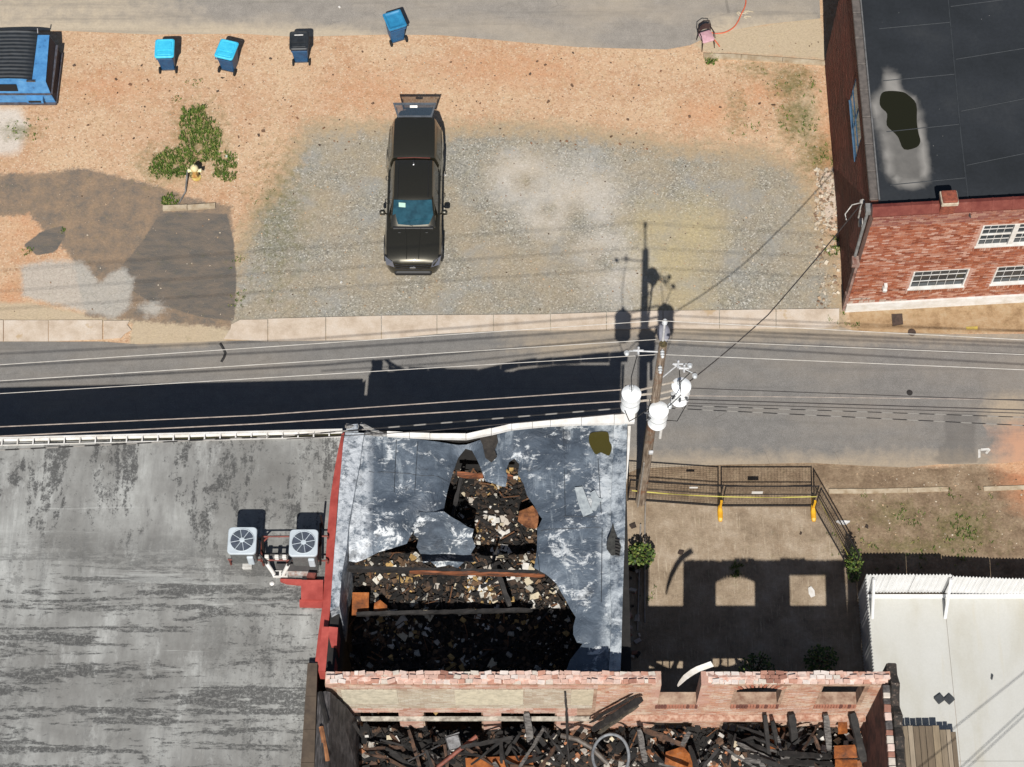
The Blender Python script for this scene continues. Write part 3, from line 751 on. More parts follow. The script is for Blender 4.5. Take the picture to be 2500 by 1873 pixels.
# flaking whitewash above the plinth
fl = NT('flaking_paint'); _m = fl.ramp(fl.noise(2.2, 7, .75, st=(.5, 1, 3)), [(.47, 0.0), (.5, 1.0)])
for z0, x0, x1, z1 in ((.49, .02, 1.75, .72), (.72, .05, 1.1, .9)):
    s = x0
    while s < x1:                                   # patches of paint, brick by brick
        mb = MB()
        if rng.random() < .9 - .5 * (s / x1):
            zz = z0 + rng.uniform(0, .02); h = (z1 - z0) * rng.uniform(.5, 1) * (1 - .5 * s / x1); a = fo + fu * s + fn * .0175; b = a + fu * rng.uniform(.14, .24)
            mb.prism([a[:2], b[:2], (b - fn * .006)[:2], (a - fn * .006)[:2]], zz, zz + h)
        s += .17
        if mb.v: obj('paint_remnant', mb, mat('old_white', C(206, 186, 170), C(176, 150, 134), 9, .8), bb)
def window(par, o, u, n, w_, cols, rows, glass, name='window', split=None, frame=.05, depth=.1, fm_=None):
    """window of single panes in a white frame; w_ = (u0, u1, z0, z1)"""
    u0, u1, z0, z1 = w_
    f = MB(); Mx = lambda s, d, z: Vector(o) + Vector(u) * s + Vector(n) * d + Vector((0, 0, z))
    def bar(a, b, za, zb, d0, d1):
        q = [Mx(a, d1, 0), Mx(b, d1, 0), Mx(b, d0, 0), Mx(a, d0, 0)]; f.prism([p[:2] for p in q], za, zb)
    bar(u0 - .03, u1 + .03, z0 - .01, z0 + frame, -depth, .04); bar(u0, u1, z1 - frame, z1, -depth, .0)
    bar(u0, u0 + frame, z0 + frame, z1 - frame, -depth, .012); bar(u1 - frame, u1, z0 + frame, z1 - frame, -depth, .012)
    spans = [(u0 + frame, u1 - frame)]
    if split:
        m_ = (u0 + u1) / 2; bar(m_ - split / 2, m_ + split / 2, z0 + frame, z1 - frame, -depth, .015)
        spans = [(u0 + frame, m_ - split / 2), (m_ + split / 2, u1 - frame)]
    mt = .013
    panes = []
    for a, b in spans:
        for i in range(cols):
            for j in range(rows):
                pa = a + (b - a) * i / cols + mt / 2; pb = a + (b - a) * (i + 1) / cols - mt / 2
                qa = z0 + frame + (z1 - z0 - 2 * frame) * j / rows + mt / 2; qb = z0 + frame + (z1 - z0 - 2 * frame) * (j + 1) / rows - mt / 2
                panes.append((pa, pb, qa, qb))
        for i in range(1, cols): c = a + (b - a) * i / cols; bar(c - mt / 2, c + mt / 2, z0 + frame, z1 - frame, -depth + .01, -depth + .045)
        for j in range(1, rows):
            c = z0 + frame + (z1 - z0 - 2 * frame) * j / rows; tk = mt if not (split and j == rows // 2) else .05
            bar(a, b, c - tk / 2, c + tk / 2, -depth + .012, -depth + .043 + (tk > mt) * .02)
    fo_ = obj(name, f, fm_ or white_paint, par)
    for pa, pb, qa, qb in panes:
        t = MB(); q = [Mx(pa, -depth + .022, 0), Mx(pb, -depth + .022, 0), Mx(pb, -depth + .012, 0), Mx(pa, -depth + .012, 0)]
        t.prism([p[:2] for p in q], qa, qb); obj('pane', t, glass, fo_)
    return fo_
window(bb, fo, fu, fn, win[0], 6, 3, glass_dark)
window(bb, fo, fu, fn, win[1], 6, 3, glass_dark)
window(bb, fo, fu, fn, win[3], 6, 3, glass_dark)
window(bb, fo, fu, fn, win[2], 4, 4, glass_dark, split=.16)
# blinds and rooms behind the glass
room = mat('dark_room', C(38, 36, 34), C(24, 22, 20), 2, .9)
# west wall, windows, recess at the north
wu, wnv = Vector((0, -1, 0)), Vector((-1, 0, 0)); wo = Vector((11.0, 42.8, 0)); WL = 42.8 - 33.17
wwin = [(42.8 - 38.5, 42.8 - 36.2, 3.9, 5.2)]
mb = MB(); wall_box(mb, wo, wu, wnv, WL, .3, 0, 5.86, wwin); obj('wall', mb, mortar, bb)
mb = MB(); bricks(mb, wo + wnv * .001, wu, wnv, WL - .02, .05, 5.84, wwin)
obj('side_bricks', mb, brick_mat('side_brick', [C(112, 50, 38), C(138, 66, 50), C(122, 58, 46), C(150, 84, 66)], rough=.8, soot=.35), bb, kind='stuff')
window(bb, wo, wu, wnv, wwin[0], 2, 2, glass_blue, depth=.025, frame=.03, fm_=mat('blue_grey_frame', C(86, 120, 150), C(66, 96, 124), 5, .6))
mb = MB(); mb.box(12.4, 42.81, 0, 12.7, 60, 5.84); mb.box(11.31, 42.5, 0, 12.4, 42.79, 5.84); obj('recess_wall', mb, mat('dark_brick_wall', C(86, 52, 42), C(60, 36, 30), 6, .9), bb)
mb = MB(); mb.box(12.34, 44.2, 3.4, 12.39, 46.2, 5.0); obj('window', mb, glass_blue, bb)
# roof membrane with seams and ponding stain
rm = NT('black_membrane')
_n = rm.noise(.5, 6, .6); _f = rm.noise(9, 5, .65)
_c = rm.ramp(_n, [(.3, C(34, 38, 42)), (.55, C(45, 49, 54)), (.75, C(56, 59, 62))])
_c = rm.mix(1.0, _c, rm.ramp(_f, [(.3, .85), (.7, 1.1)]), 'MULTIPLY')
_m = rm.sep(rm.attr('MA').outputs['Color'])
_c = rm.mix(rm.math('MULTIPLY', rm.edge(_m[0], _f, .25, .35), .62), _c, rm.mix(1.0, C(142, 138, 132), rm.ramp(rm.noise(3, 5, .6), [(.3, .8), (.7, 1.08)]), 'MULTIPLY'))
_c = rm.mix(rm.math('MULTIPLY', _m[1], .6), _c, C(178, 174, 168))
_c = rm.mix(rm.ramp(rm.voro(2.6, 'Distance'), [(.03, .7), (.045, 0.0)]), _c, C(150, 148, 144))
rm = rm.done(_c, .75, 0, .3)
RZ = 5.88
stain = np.array([(1905, 205), (1912, 160), (1922, 147), (1938, 165), (1945, 195), (1980, 215), (1992, 270), (2003, 330), (2008, 370), (1998, 398), (1970, 408), (1935, 400), (1912, 370), (1905, 320), (1893, 260), (1878, 225), (1884, 206)], float)
mb = MB(); mb.sheet([(11.21, 33.18), (19.9, 33.7), (19.9, 60), (11.21, 60)], step=.22, zf=lambda x, y: RZ)
mesh = mb.mesh('roof', rm, absloc(bb)); co = np.array(mb.v); dp = co[:, 1] * ST - (co[:, 2] - HC) * CT
vx = (1250 + co[:, 0] / dp * FPX) / K; vy = (936.5 - (co[:, 1] * CT + (co[:, 2] - HC) * ST) / dp * FPX) / K
sd = sdf(stain, vx, vy)
a_ = mesh.color_attributes.new('MA', 'FLOAT_COLOR', 'POINT')
a_.data.foreach_set('color', np.stack([np.clip(.5 + sd / 22, 0, 1), np.clip(1 - abs(sd - 8) / 9, 0, 1), sd * 0, sd * 0 + 1], -1).astype(np.float32).ravel())
ro = bpy.data.objects.new('roof', mesh); ro.parent = bb; COL.objects.link(ro)
seam_m = mat('membrane_seam', C(62, 66, 70), C(48, 52, 56), 5, .7)
mb = MB()
mb.tube([V(2046, -20, RZ + .004), V(2060, 130, RZ + .004), V(2075, 290, RZ + .004), V(2096, 470, RZ + .004)], .022, 5)
for y0, y1 in ((62, 48), (175, 160), (285, 268), (400, 384)):
    mb.tube([V(1895 + y0 * .07, y0, RZ + .003), V(2046 + y0 * .1, y1, RZ + .003)], .014, 5)
for y0, y1 in ((14, 4), (128, 114), (240, 222), (357, 340)):
    mb.tube([V(2052 + y0 * .1, y0, RZ + .003), V(2240, y1 - 14, RZ + .003)], .014, 5)
obj('roof_seam', mb, seam_m, ro)
pud = [(1900, 218), (1903, 203), (1922, 199), (1945, 196), (1965, 205), (1977, 228), (1982, 262), (1984, 285), (1987, 308), (1982, 319), (1950, 320), (1944, 300), (1930, 290), (1917, 268), (1916, 246), (1903, 236)]
wet = NT('roof_water'); wet = wet.done((.012, .012, .006, 1), .12, 0, .35)
mb = MB(); pts = [V(x, y, RZ + .004)[:2] for x, y in smooth_poly([(x + 3 * math.sin(i * 2.7), y + 3 * math.cos(i * 1.9)) for i, (x, y) in enumerate(pud)], 3)]; mb.sheet(pts, step=.3, zf=lambda x, y: RZ + .006); obj('puddle', mb, wet, bb, label='dark rain puddle ponding on the black roof')
# copings
cop_g = mat('grey_coping', C(112, 104, 98), C(84, 78, 74), 5, .8)
y = 33.5
while y < 58:
    mb = MB(); mb.bbox(10.95, y, 5.86, 11.2, y + .99, 5.96 + rng.uniform(0, .012), .02); obj('coping_tile', mb, cop_g, bb); y += 1.0
mb = MB(); mb.tube([(11.24, 33.5, 5.92), (11.24, 58, 5.92)], .03, 6); obj('edge_trim', mb, mat('edge_metal', C(168, 166, 164), C(140, 138, 136), 6, .5, .5), bb)
cop_r = mat('red_metal_coping', C(150, 84, 72), C(126, 62, 54), 2.5, .35, .3, .05, c=C(176, 120, 108))
s = -.05
while s < FL:
    L = .62; mb = MB()
    for a, b, z_, e in ((s, s + L - .06, 0, 0), (s + L - .06, s + L, .015, .008)):
        q = []
        for d, zz in ((.05 + e, 5.97), (.05 + e, 6.03 + z_), (-.12, 6.3 + z_), (-.24, 6.28 + z_), (-.24, 5.89)):
            for t in (a, b):
                p = fo + fu * t + fn * d; q.append((p.x, p.y, zz))
        mb.add(q, [(0, 1, 3, 2), (2, 3, 5, 4), (4, 5, 7, 6), (6, 7, 9, 8), (8, 9, 1, 0), (0, 2, 4, 6, 8), (1, 9, 7, 5, 3)])
    obj('coping_section', mb, cop_r, bb); s += L
mb = MB(); a = fo + fu * 2.0
Mp = Matrix.Translation(Vector((a.x, a.y, 0))) @ Matrix.Rotation(math.atan2(fu.y, fu.x), 4, 'Z')
mb.bbox(0, -.08, 5.98, .46, .34, 6.72, .03, Mp); st = obj('chimney_stub', mb, mat('stub_brick', C(160, 84, 60), C(120, 60, 44), 12, .85), bb)
mb = MB(); mb.bbox(-.03, -.11, 6.5, .49, .37, 6.64, .02, Mp); obj('band', mb, mat('stub_band', C(214, 200, 178), C(170, 150, 128), 8, .85), st)
# corner pier, downspout, lamp, service bracket
mb = MB(); mb.box(10.9, 32.87, 0, 11.0, 33.1, .9); mb.box(10.92, 32.9, .9, 11.0, 33.15, 2.9); mb.box(10.78, 32.84, 2.9, 11.02, 33.12, 3.15)
obj('corner_pier', mb, mat('pier_stone', C(176, 150, 138), C(126, 80, 66), 5, .9), bb)
mb = MB(); mb.tube([(10.9, 33.2, 5.8), (10.88, 33.15, 5.4), (10.88, 33.12, 3.15)], .05, 8); mb.box(10.8, 33.05, 5.75, 11.0, 33.35, 5.95)
obj('downspout', mb, mat('grey_pipe', C(150, 150, 148), C(116, 116, 114), 4, .6), bb, smooth=40)
mb = MB(); p = fo + fu * ux(12.05) + fn * .02; mb.bbox(p.x - .07, p.y - .2, 1.5, p.x + .07, p.y, 1.62, .02); mb.box(p.x - .05, p.y - .16, 1.62, p.x + .05, p.y - .02, 1.8)
obj('wall_lamp', mb, white_paint, bb)
mb = MB(); q = Vector((11, 33.75, 5.25)); mb.tube([q + Vector((0, 0, -.9)), q + Vector((-.16, 0, -.8)), q + Vector((-.18, 0, -.2)), q + Vector((-.18, -.02, .1))], .03, 6); mb.lathe([(.07, 0), (.09, .08), (.04, .16)], q + Vector((-.18, 0, .08)), 8); mb.tube([q + Vector((-.18, 0, .1)), q + Vector((-.5, -.1, .12)), q + Vector((-.7, -.3, -.1)), q + Vector((-.65, -.42, -.25))], .018, 6)
mb.bbox(10.86, 33.55, 4.2, 10.99, 33.75, 4.4, .02)
obj('service_bracket', mb, mat('bracket_grey', C(214, 210, 204), C(150, 146, 140), 6, .6), bb, smooth=40)

# ---------------------------------------------------------------- grey-roofed building, south-west
GZ = 4.62
gb = thing('flat_roof_building', V(300, 1300, 0), 'low building under a worn grey-coated flat roof with white gutter', 'building')
gr = NT('worn_grey_coating')
_f = gr.noise(5.5, 8, .8); _b = gr.noise(.3, 5, .6)
sy = gr.n.new('ShaderNodeSeparateXYZ'); gr.link(gr.pos(), sy.inputs[0])
_s = gr.math('DIVIDE', gr.math('SUBTRACT', 23.2, sy.outputs[1]), 2.0, clamp=True)
_e = gr.math('DIVIDE', gr.math('SUBTRACT', sy.outputs[0], -9.4), 2.2, clamp=True)
base = gr.ramp(gr.noise(.75, 7, .66, st=(1.8, .6, 1)), [(.28, C(142, 141, 138)), (.48, C(170, 170, 166)), (.68, C(194, 195, 191))])
base = gr.mix(gr.ramp(_b, [(.36, .75), (.6, 0.0)]), base, C(122, 120, 116))
base = gr.mix(1.0, base, gr.ramp(_f, [(.3, .88), (.7, 1.06)]), 'MULTIPLY')
base = gr.mix(gr.ramp(gr.noise(1.3, 6, .7, st=(2.6, .16, 1), loc=(3, 9, 0)), [(.5, 0.0), (.7, .55)]), base, C(128, 128, 126))
base = gr.mix(gr.ramp(gr.noise(.9, 7, .72, st=(1.2, .5, 1), loc=(8, 5, 0)), [(.56, 0.0), (.7, .6)]), base, C(208, 209, 205))
flk = gr.math('MULTIPLY', gr.ramp(gr.noise(7, 7, .8, st=(.8, 1.4, 1), loc=(6, 1, 0)), [(.6, 0.0), (.63, .8)]), gr.ramp(gr.noise(.6, 4, .6, loc=(1, 8, 0)), [(.42, 0.0), (.56, 1.0)]))
# worn-through flakes: in east-west bands to the south, blotchy runs to the north, speckle by the parapet
bandh = gr.noise(1.05, 6, .66, st=(.16, 1.9, 1), dist=.5); bandv = gr.noise(.8, 6, .68, st=(1.5, .4, 1), loc=(7, 3, 0), dist=.5)
fh = gr.noise(3.0, 8, .8, st=(.75, 2.4, 1)); fv = gr.noise(3.2, 8, .82, st=(1.3, 1.0, 1), loc=(2, 2, 0))
mh = gr.math('MULTIPLY', gr.ramp(gr.math('ADD', gr.math('MULTIPLY', bandh, 1.35), gr.math('MULTIPLY', fh, .65)), [(.985, 0.0), (1.0, 1.0)]), _s)
mh = gr.math('MULTIPLY', gr.ramp(gr.math('ADD', gr.math('MULTIPLY', bandh, .68), gr.math('MULTIPLY', fh, .42)), [(.558, 0.0), (.59, 1.0)]), _s)
mv = gr.math('MULTIPLY', gr.ramp(gr.math('ADD', gr.math('MULTIPLY', bandv, .62), gr.math('MULTIPLY', fv, .48)), [(.59, 0.0), (.62, 1.0)]), gr.math('SUBTRACT', 1.0, gr.math('MULTIPLY', _s, .7)))
sp = gr.math('MULTIPLY', gr.ramp(gr.math('ADD', gr.math('MULTIPLY', _f, .7), gr.math('MULTIPLY', bandv, .3)), [(.53, 0.0), (.57, .85)]), _e)
mk = gr.math('MULTIPLY', gr.math('MAXIMUM', gr.math('MAXIMUM', gr.math('MAXIMUM', mh, mv), sp), flk), gr.ramp(gr.noise(11, 6, .82, loc=(3, 3, 0)), [(.4, .25), (.5, 1.0)]))
_c = gr.mix(gr.math('MULTIPLY', mk, .88), base, gr.mix(1.0, C(82, 82, 81), gr.ramp(gr.noise(20, 4, .8), [(.3, .55), (.7, 1.4)]), 'MULTIPLY'))
_c = gr.mix(gr.ramp(gr.noise(1.0, 6, .7, st=(.12, 2.2, 1), loc=(11, 4, 0)), [(.62, 0.0), (.66, .4)]), _c, C(204, 205, 201))
gr.bump(gr.math('ADD', _f, gr.math('MULTIPLY', mk, -1.0)), .35, .015)
gr = gr.done(_c, .8, 0, .25)
gpoly = [(-400, 1096), (0, 1079), (300, 1075), (625, 1071), (836, 1066), (822, 1140), (812, 1212), (806, 1280), (802, 1337), (800, 1400), (790, 1480), (774, 1621), (766, 1873), (760, 2050), (-400, 2050)]
gq = [P(x, y, GZ) for x, y in gpoly]
mb = MB(); mb.sheet([p[:2] for p in gq], step=.6, zf=lambda x, y: GZ + .05 * mnoise.noise((x * .4, y * .4, 1)))
obj('roof', mb, gr, gb)
mb = MB(); mb.prism([p[:2] for p in gq], 0, GZ - .09); obj('wall', mb, mat('rear_brick', C(120, 84, 70), C(80, 56, 48), 5, .9), gb)
# gutter with hangers
gut = MB(); ga, gbp = P(-300, 1082, GZ + .05), P(836, 1054, GZ + .05); gd = (gbp - ga).normalized(); gn = Vector((-gd.y, gd.x, 0))
def trough(mb, a, b, n, prof):
    vs = [];
    for p in (a, b):
        for d, z in prof: vs.append(p + n * d + Vector((0, 0, z)))
    k = len(prof); mb.add(vs, [(i, i + 1, k + i + 1, k + i) for i in range(k - 1)])
for off in (0,):
    trough(gut, ga, gbp, gn, [(-.16, .02), (-.16, -.12), (-.02, -.12), (.03, -.02), (.03, .05), (.075, .05), (.075, -.03), (.02, -.145), (-.17, -.145)])
go = obj('gutter', gut, white_paint, gb)
mb = MB(); a2, b2 = ga + gn * -.15 + Vector((0, 0, -.085)), gbp + gn * -.15 + Vector((0, 0, -.085)); mb.prism([a2[:2], b2[:2], (b2 + gn * .13)[:2], (a2 + gn * .13)[:2]], a2.z - .03, a2.z); obj('gutter_silt', mb, mat('gutter_moss', C(72, 70, 34), C(40, 36, 22), 3, .95), go)
x = 6
while x < 825:
    yb = 1082 - (x + 300) * 28 / 1136
    p = P(x, yb, GZ + .05); mb = MB(); mb.prism([(p + gn * -.2 - gd * .02)[:2], (p + gn * -.2 + gd * .02)[:2], (p + gn * .05 + gd * .02)[:2], (p + gn * .05 - gd * .02)[:2]], p.z + .03, p.z + .045); obj('hanger', mb, white_paint, go); x += 38
# red-coated flashing and blocks along the party wall
red = mat('red_coating', C(196, 88, 78), C(168, 66, 58), 2.2, .65, bump=.2, c=C(206, 104, 92))
rl = [(833, 1058), (828, 1082), (818, 1133), (806, 1212), (800, 1280), (796, 1337), (793, 1394), (786, 1480), (776, 1550), (768, 1619)]
rr = [(841, 1056), (838, 1082), (834, 1133), (826, 1212), (821, 1280), (817, 1337), (812, 1405), (807, 1480), (800, 1550), (793, 1619)]
for i in range(0, 9):
    if i in (7,): pass
    z = GZ + .3
    q = [P(*rl[i], z), P(*rl[i + 1], z), P(*rr[i + 1], z), P(*rr[i], z)]
    mb = MB(); mb.prism([p[:2] for p in q], GZ - .1, [z - .08, z - .08, z + .03, z + .03]); obj('red_flashing', mb, red, gb)
mb = MB(); z = GZ + .26; q = [P(735, 1416, z), P(789, 1416, z), P(788, 1464, z), P(735, 1463, z)]; mb.prism([p[:2] for p in q], GZ, z); obj('red_block', mb, red, gb)
mb = MB(); z = GZ + .12; q = [P(684, 1413, z), P(738, 1415, z), P(738, 1428, z), P(700, 1424, z), P(684, 1418, z)]; mb.prism([p[:2] for p in q], GZ, z); obj('red_block', mb, red, gb)
mb = MB(); z = GZ + .14; q = [P(731, 1464, z), P(788, 1465, z), P(786, 1482, z), P(731, 1480, z)]; mb.prism([p[:2] for p in q], GZ, z); obj('red_block', mb, red, gb)
mb = MB(); z = GZ + .95; q = [P(803, 1530, z), P(825, 1532, z), P(822, 1578, z), P(808, 1576, z), P(803, 1556, z)]; mb.prism([p[:2] for p in q], GZ, z); obj('red_block', mb, red, gb)
mb = MB(); z = GZ + .7; q = [P(786, 1530, z), P(822, 1531, z), P(818, 1640, z), P(777, 1638, z)]; mb.prism([p[:2] for p in q], GZ, z); obj('red_block', mb, red, gb)
z = GZ + .32; yy = 1619; cop_b = mat('brown_coping', C(98, 84, 70), C(74, 62, 52), 3, .85)
ys = [1619, 1700, 1781, 1862, 1943, 2024]
for i in range(5):
    f0 = (ys[i] - 1619) / 252; f1 = (ys[i + 1] - 1619) / 252
    q = [P(751 - 17 * f1, ys[i + 1] - 1, z), P(775 - 8 * f1, ys[i + 1] - 1, z), P(775 - 8 * f0, ys[i], z), P(751 - 17 * f0, ys[i], z)]
    mb = MB(); mb.prism([p[:2] for p in q], GZ - .05, z); obj('coping_tile', mb, cop_b, gb)

# ---------------------------------------------------------------- gutted building with torn silver roof
MZ = 5.75
tb = thing('torn_roof_building', V(1050, 1200, 0), 'burnt-out brick building whose silver roof membrane is torn open', 'building')
char = mat('charred_timber', C(44, 40, 38), C(16, 15, 15), 5, .8, bump=.6, st=(1, 1, 1), c=C(84, 80, 76))
charwall = mat('charred_wall', C(40, 37, 35), C(14, 13, 13), 2.5, .9, bump=.5, c=C(92, 84, 76))
sil = NT('silver_membrane')
_n = sil.noise(.5, 8, .7, st=(1, 1.2, 1), dist=.6); _f = sil.noise(6, 8, .78); _w = sil.noise(.62, 8, .68, st=(1.0, 1.0, 1), loc=(3.3, 1.2, 0), dist=1.2); _g = sil.noise(2.4, 8, .8, loc=(1, 6, 0), dist=.3)
_c = sil.ramp(_n, [(.28, C(54, 63, 75)), (.45, C(80, 91, 104)), (.6, C(106, 118, 131)), (.76, C(146, 157, 167))])
_c = sil.mix(1.0, _c, sil.ramp(_f, [(.28, .74), (.7, 1.14)]), 'MULTIPLY')
_g2 = sil.noise(2.0, 9, .82, st=(1.0, 1.9, 1), rot=.35, loc=(4, 2, 0), dist=.7)
_k = sil.math('ADD', sil.math('MULTIPLY', _w, .5), sil.math('MULTIPLY', _g2, .52))
_c = sil.mix(sil.ramp(_k, [(.55, 0.0), (.562, .4), (.585, .95)]), _c, sil.mix(1.0, C(228, 232, 234), sil.ramp(_f, [(.3, .86), (.6, 1.04)]), 'MULTIPLY'))
_sx = sil.n.new('ShaderNodeSeparateXYZ'); sil.link(sil.pos(), _sx.inputs[0])
_pw = sil.math('MULTIPLY', sil.math('DIVIDE', sil.math('SUBTRACT', -3.95, _sx.outputs[0]), .25, clamp=True), sil.ramp(sil.math('ADD', sil.math('MULTIPLY', _g, .6), sil.math('MULTIPLY', _f, .4)), [(.42, 0.0), (.54, .9)]))
_c = sil.mix(_pw, _c, C(220, 225, 230))
_pe = sil.math('MULTIPLY', sil.math('DIVIDE', sil.math('SUBTRACT', _sx.outputs[0], 2.35), .3, clamp=True), sil.ramp(sil.math('ADD', sil.math('MULTIPLY', _g, .6), sil.math('MULTIPLY', _w, .4)), [(.44, 0.0), (.56, .85)]))
_c = sil.mix(_pe, _c, C(206, 214, 220))
_c = sil.mix(sil.ramp(sil.noise(1.2, 7, .72, loc=(9, 9, 0)), [(.33, .7), (.42, 0.0)]), _c, C(54, 60, 68))
_c = sil.mix(sil.math('MULTIPLY', sil.ramp(sil.noise(2.2, 6, .7, st=(1.2, .25, 1), loc=(2, 2, 0)), [(.58, 0.0), (.66, .5)]), 1.0), _c, C(176, 186, 194))
sil.bump(sil.noise(1.7, 6, .62, dist=.8), .8, .09)
sil = sil.done(_c, .55, .1, .4)
outer = [(890, 1062), (959, 1068), (1050, 1073), (1138, 1074), (1200, 1062), (1250, 1050), (1344, 1040), (1500, 1038), (1500, 1224), (1498, 1420), (1494, 1640), (1380, 1640),
         (1386, 1627), (1392, 1607), (1423, 1568), (1409, 1565), (1400, 1545), (1400, 1525), (1406, 1502), (1392, 1480), (1380, 1457), (1358, 1420), (1332, 1397), (1304, 1382), (1311, 1337), (1312, 1286), (1324, 1261), (1315, 1249), (1304, 1229), (1287, 1204), (1278, 1175), (1264, 1150), (1268, 1127), (1256, 1112), (1243, 1121), (1235, 1144), (1239, 1156), (1235, 1181), (1223, 1181), (1209, 1175), (1185, 1167), (1177, 1144), (1171, 1127), (1164, 1110), (1152, 1086),
         (1136, 1082), (1118, 1100), (1099, 1153), (1090, 1187), (1079, 1246), (1082, 1255), (1028, 1255), (1019, 1263), (1002, 1289), (991, 1309), (955, 1322), (923, 1331), (890, 1348), (866, 1357), (849, 1354), (851, 1280), (866, 1195), (880, 1110)]
ow = [P(x, y, MZ)[:2] for x, y in outer]
hole_line = np.array([P(x, y, MZ)[:2] for x, y in outer[10:]])
def dist_line(x, y, ln):
    best = 1e9
    for i in range(len(ln) - 1):
        ax, ay = ln[i]; bx, by = ln[i + 1]; ex, ey = bx - ax, by - ay
        t = max(0, min(1, ((x - ax) * ex + (y - ay) * ey) / (ex * ex + ey * ey + 1e-9)))
        best = min(best, math.hypot(x - ax - t * ex, y - ay - t * ey))
    return best
lefthole = [P(x, y, MZ)[:2] for x, y in outer[-17:-3]]
righthole = [P(x, y, MZ)[:2] for x, y in outer[13:45]]
CREASE = [(*P(*a, MZ)[:2], *P(*b, MZ)[:2], h, w_) for a, b, h, w_ in (((1120, 1100), (985, 1240), .16, .3), ((985, 1240), (900, 1325), .14, .26), ((920, 1080), (905, 1290), -.1, .2), ((1060, 1110), (940, 1190), .08, .2), ((935, 1240), (1070, 1205), .1, .25), ((1360, 1060), (1370, 1230), .05, .15), ((1330, 1270), (1470, 1262), .06, .12), ((1325, 1420), (1470, 1300), .05, .2))]
def rz(x, y):
    d = dist_line(x, y, lefthole); d2 = dist_line(x, y, righthole)
    z = MZ - .55 * math.exp(-d / .55) - .16 * math.exp(-d2 / .25)
    z += .05 * mnoise.noise((x * .9, y * .9, 3)) + .03 * mnoise.noise((x * 2.3, y * 2.3, 5))
    for (ax, ay, bx, by, hgt, wdt) in CREASE:
        ex, ey = bx - ax, by - ay; t = max(0, min(1, ((x - ax) * ex + (y - ay) * ey) / (ex * ex + ey * ey))); dd = math.hypot(x - ax - t * ex, y - ay - t * ey)
        z += hgt * max(0, 1 - dd / wdt) * math.sin(math.pi * min(1, .15 + t))
    if x < -1.5: z += .07 * mnoise.ridged_multi_fractal(Vector((x * .5 + y * .35, y * .22, 0)), 1, 2, 2, 1, 2) - .06
    return z
mb = MB(); mb.sheet(ow, step=.16, zf=rz, edge=.1); mem = obj('roof_membrane', mb, sil, tb, smooth=50)
sub = [(1022, 1250), (1084, 1250), (1100, 1262), (1124, 1275), (1140, 1286), (1157, 1292), (1152, 1312), (1161, 1334), (1150, 1352), (1158, 1374), (1136, 1372), (1118, 1388), (1096, 1378), (1067, 1386), (1050, 1372), (1033, 1377), (1028, 1356), (1017, 1337), (1022, 1318), (1010, 1306)]
zp = lambda y: 5.45 - (y - 1250) * (5.45 - 3.95) / 130
fy0, fy1 = P(1090, 1250, 5.45).y, P(1090, 1380, 3.95).y
mb = MB(); mb.sheet([P(x, y, zp(y))[:2] for x, y in sub], step=.12, edge=.1, zf=lambda x, y: 5.45 + (y - fy0) * (3.95 - 5.45) / (fy1 - fy0) + .11 * mnoise.noise((x * 1.7, y * 1.1, 0)) + .05 * mnoise.noise((x * 5, y * 4, 2)))
obj('fallen_membrane', mb, sil, tb, smooth=50)
mb = MB(); mb.sheet([P(x, y, MZ - .25)[:2] for x, y in ((1165, 1068), (1210, 1060), (1216, 1090), (1208, 1110), (1214, 1125), (1200, 1140), (1185, 1128), (1178, 1095))], step=.12, zf=lambda x, y: MZ + .035 + .03 * mnoise.noise((x * 3, y * 3, 0)))
obj('torn_felt', mb, mat('brown_felt', C(62, 56, 50), C(34, 30, 28), 5, .9), tb)
# lap seams
for a, b in (((1020, 1078), (1012, 1200)), ((968, 1074), (962, 1200)), ((1376, 1048), (1380, 1262)), ((1460, 1120), (1468, 1255)), ((1376, 1262), (1458, 1262)), ((1320, 1292), (1468, 1288)), ((1470, 1290), (1468, 1470)), ((1312, 1345), (1318, 1395)), ((900, 1150), (1090, 1160))):
    pa, pb2 = P(*a, MZ), P(*b, MZ); n_ = max(4, int((pb2 - pa).length / .12)); mb = MB(); mb.tube([Vector((q.x, q.y, rz(q.x, q.y) + .004)) for q in (pa.lerp(pb2, i / n_) for i in range(n_ + 1))], .011, 4); obj('lap_seam', mb, mat('seam_shade', C(66, 74, 84), C(48, 54, 62), 6, .7), mem)
# parapets
pw = [(843, 1056), (838, 1082), (834, 1127), (828, 1195), (822, 1280), (817, 1337), (812, 1405), (806, 1490)]
pr = [(889, 1056), (884, 1082), (879, 1127), (866, 1195), (851, 1280), (846, 1337), (834, 1405), (828, 1478)]
z = MZ + .22
for i in range(7):
    q = [P(*pw[i], z), P(*pw[i + 1], z), P(*pr[i + 1], z), P(*pr[i], z)]
    mb = MB(); mb.prism([p[:2] for p in q], 3.0, [z, z, z - .04, z - .04]); obj('parapet_cap', mb, sil, tb)
mb = MB(); q = [P(x, y, 5.6) for x, y in ((806, 1490), (828, 1480), (822, 1560), (812, 1638), (793, 1638))]; mb.prism([p[:2] for p in q], 0, 5.4); obj('west_wall', mb, charwall, tb)
q = [P(x, y, 5.6) for x, y in ((841, 1060), (888, 1060), (866, 1195), (850, 1290), (832, 1405), (830, 1484), (808, 1484), (812, 1405), (826, 1220))]
mb = MB(); mb.prism([p[:2] for p in q], 0, 5.6); obj('west_wall', mb, charwall, tb)
mb = MB(); mb.box(-5.3, 25.62, 0, -4.56, 25.9, 4.5); mb.box(-4.55, 25.62, 0, 3.05, 25.9, 5.5); obj('north_wall', mb, charwall, tb)
mb = MB(); mb.box(3.02, 18.06, 0, 3.28, 25.6, 5.6); obj('east_wall', mb, charwall, tb)
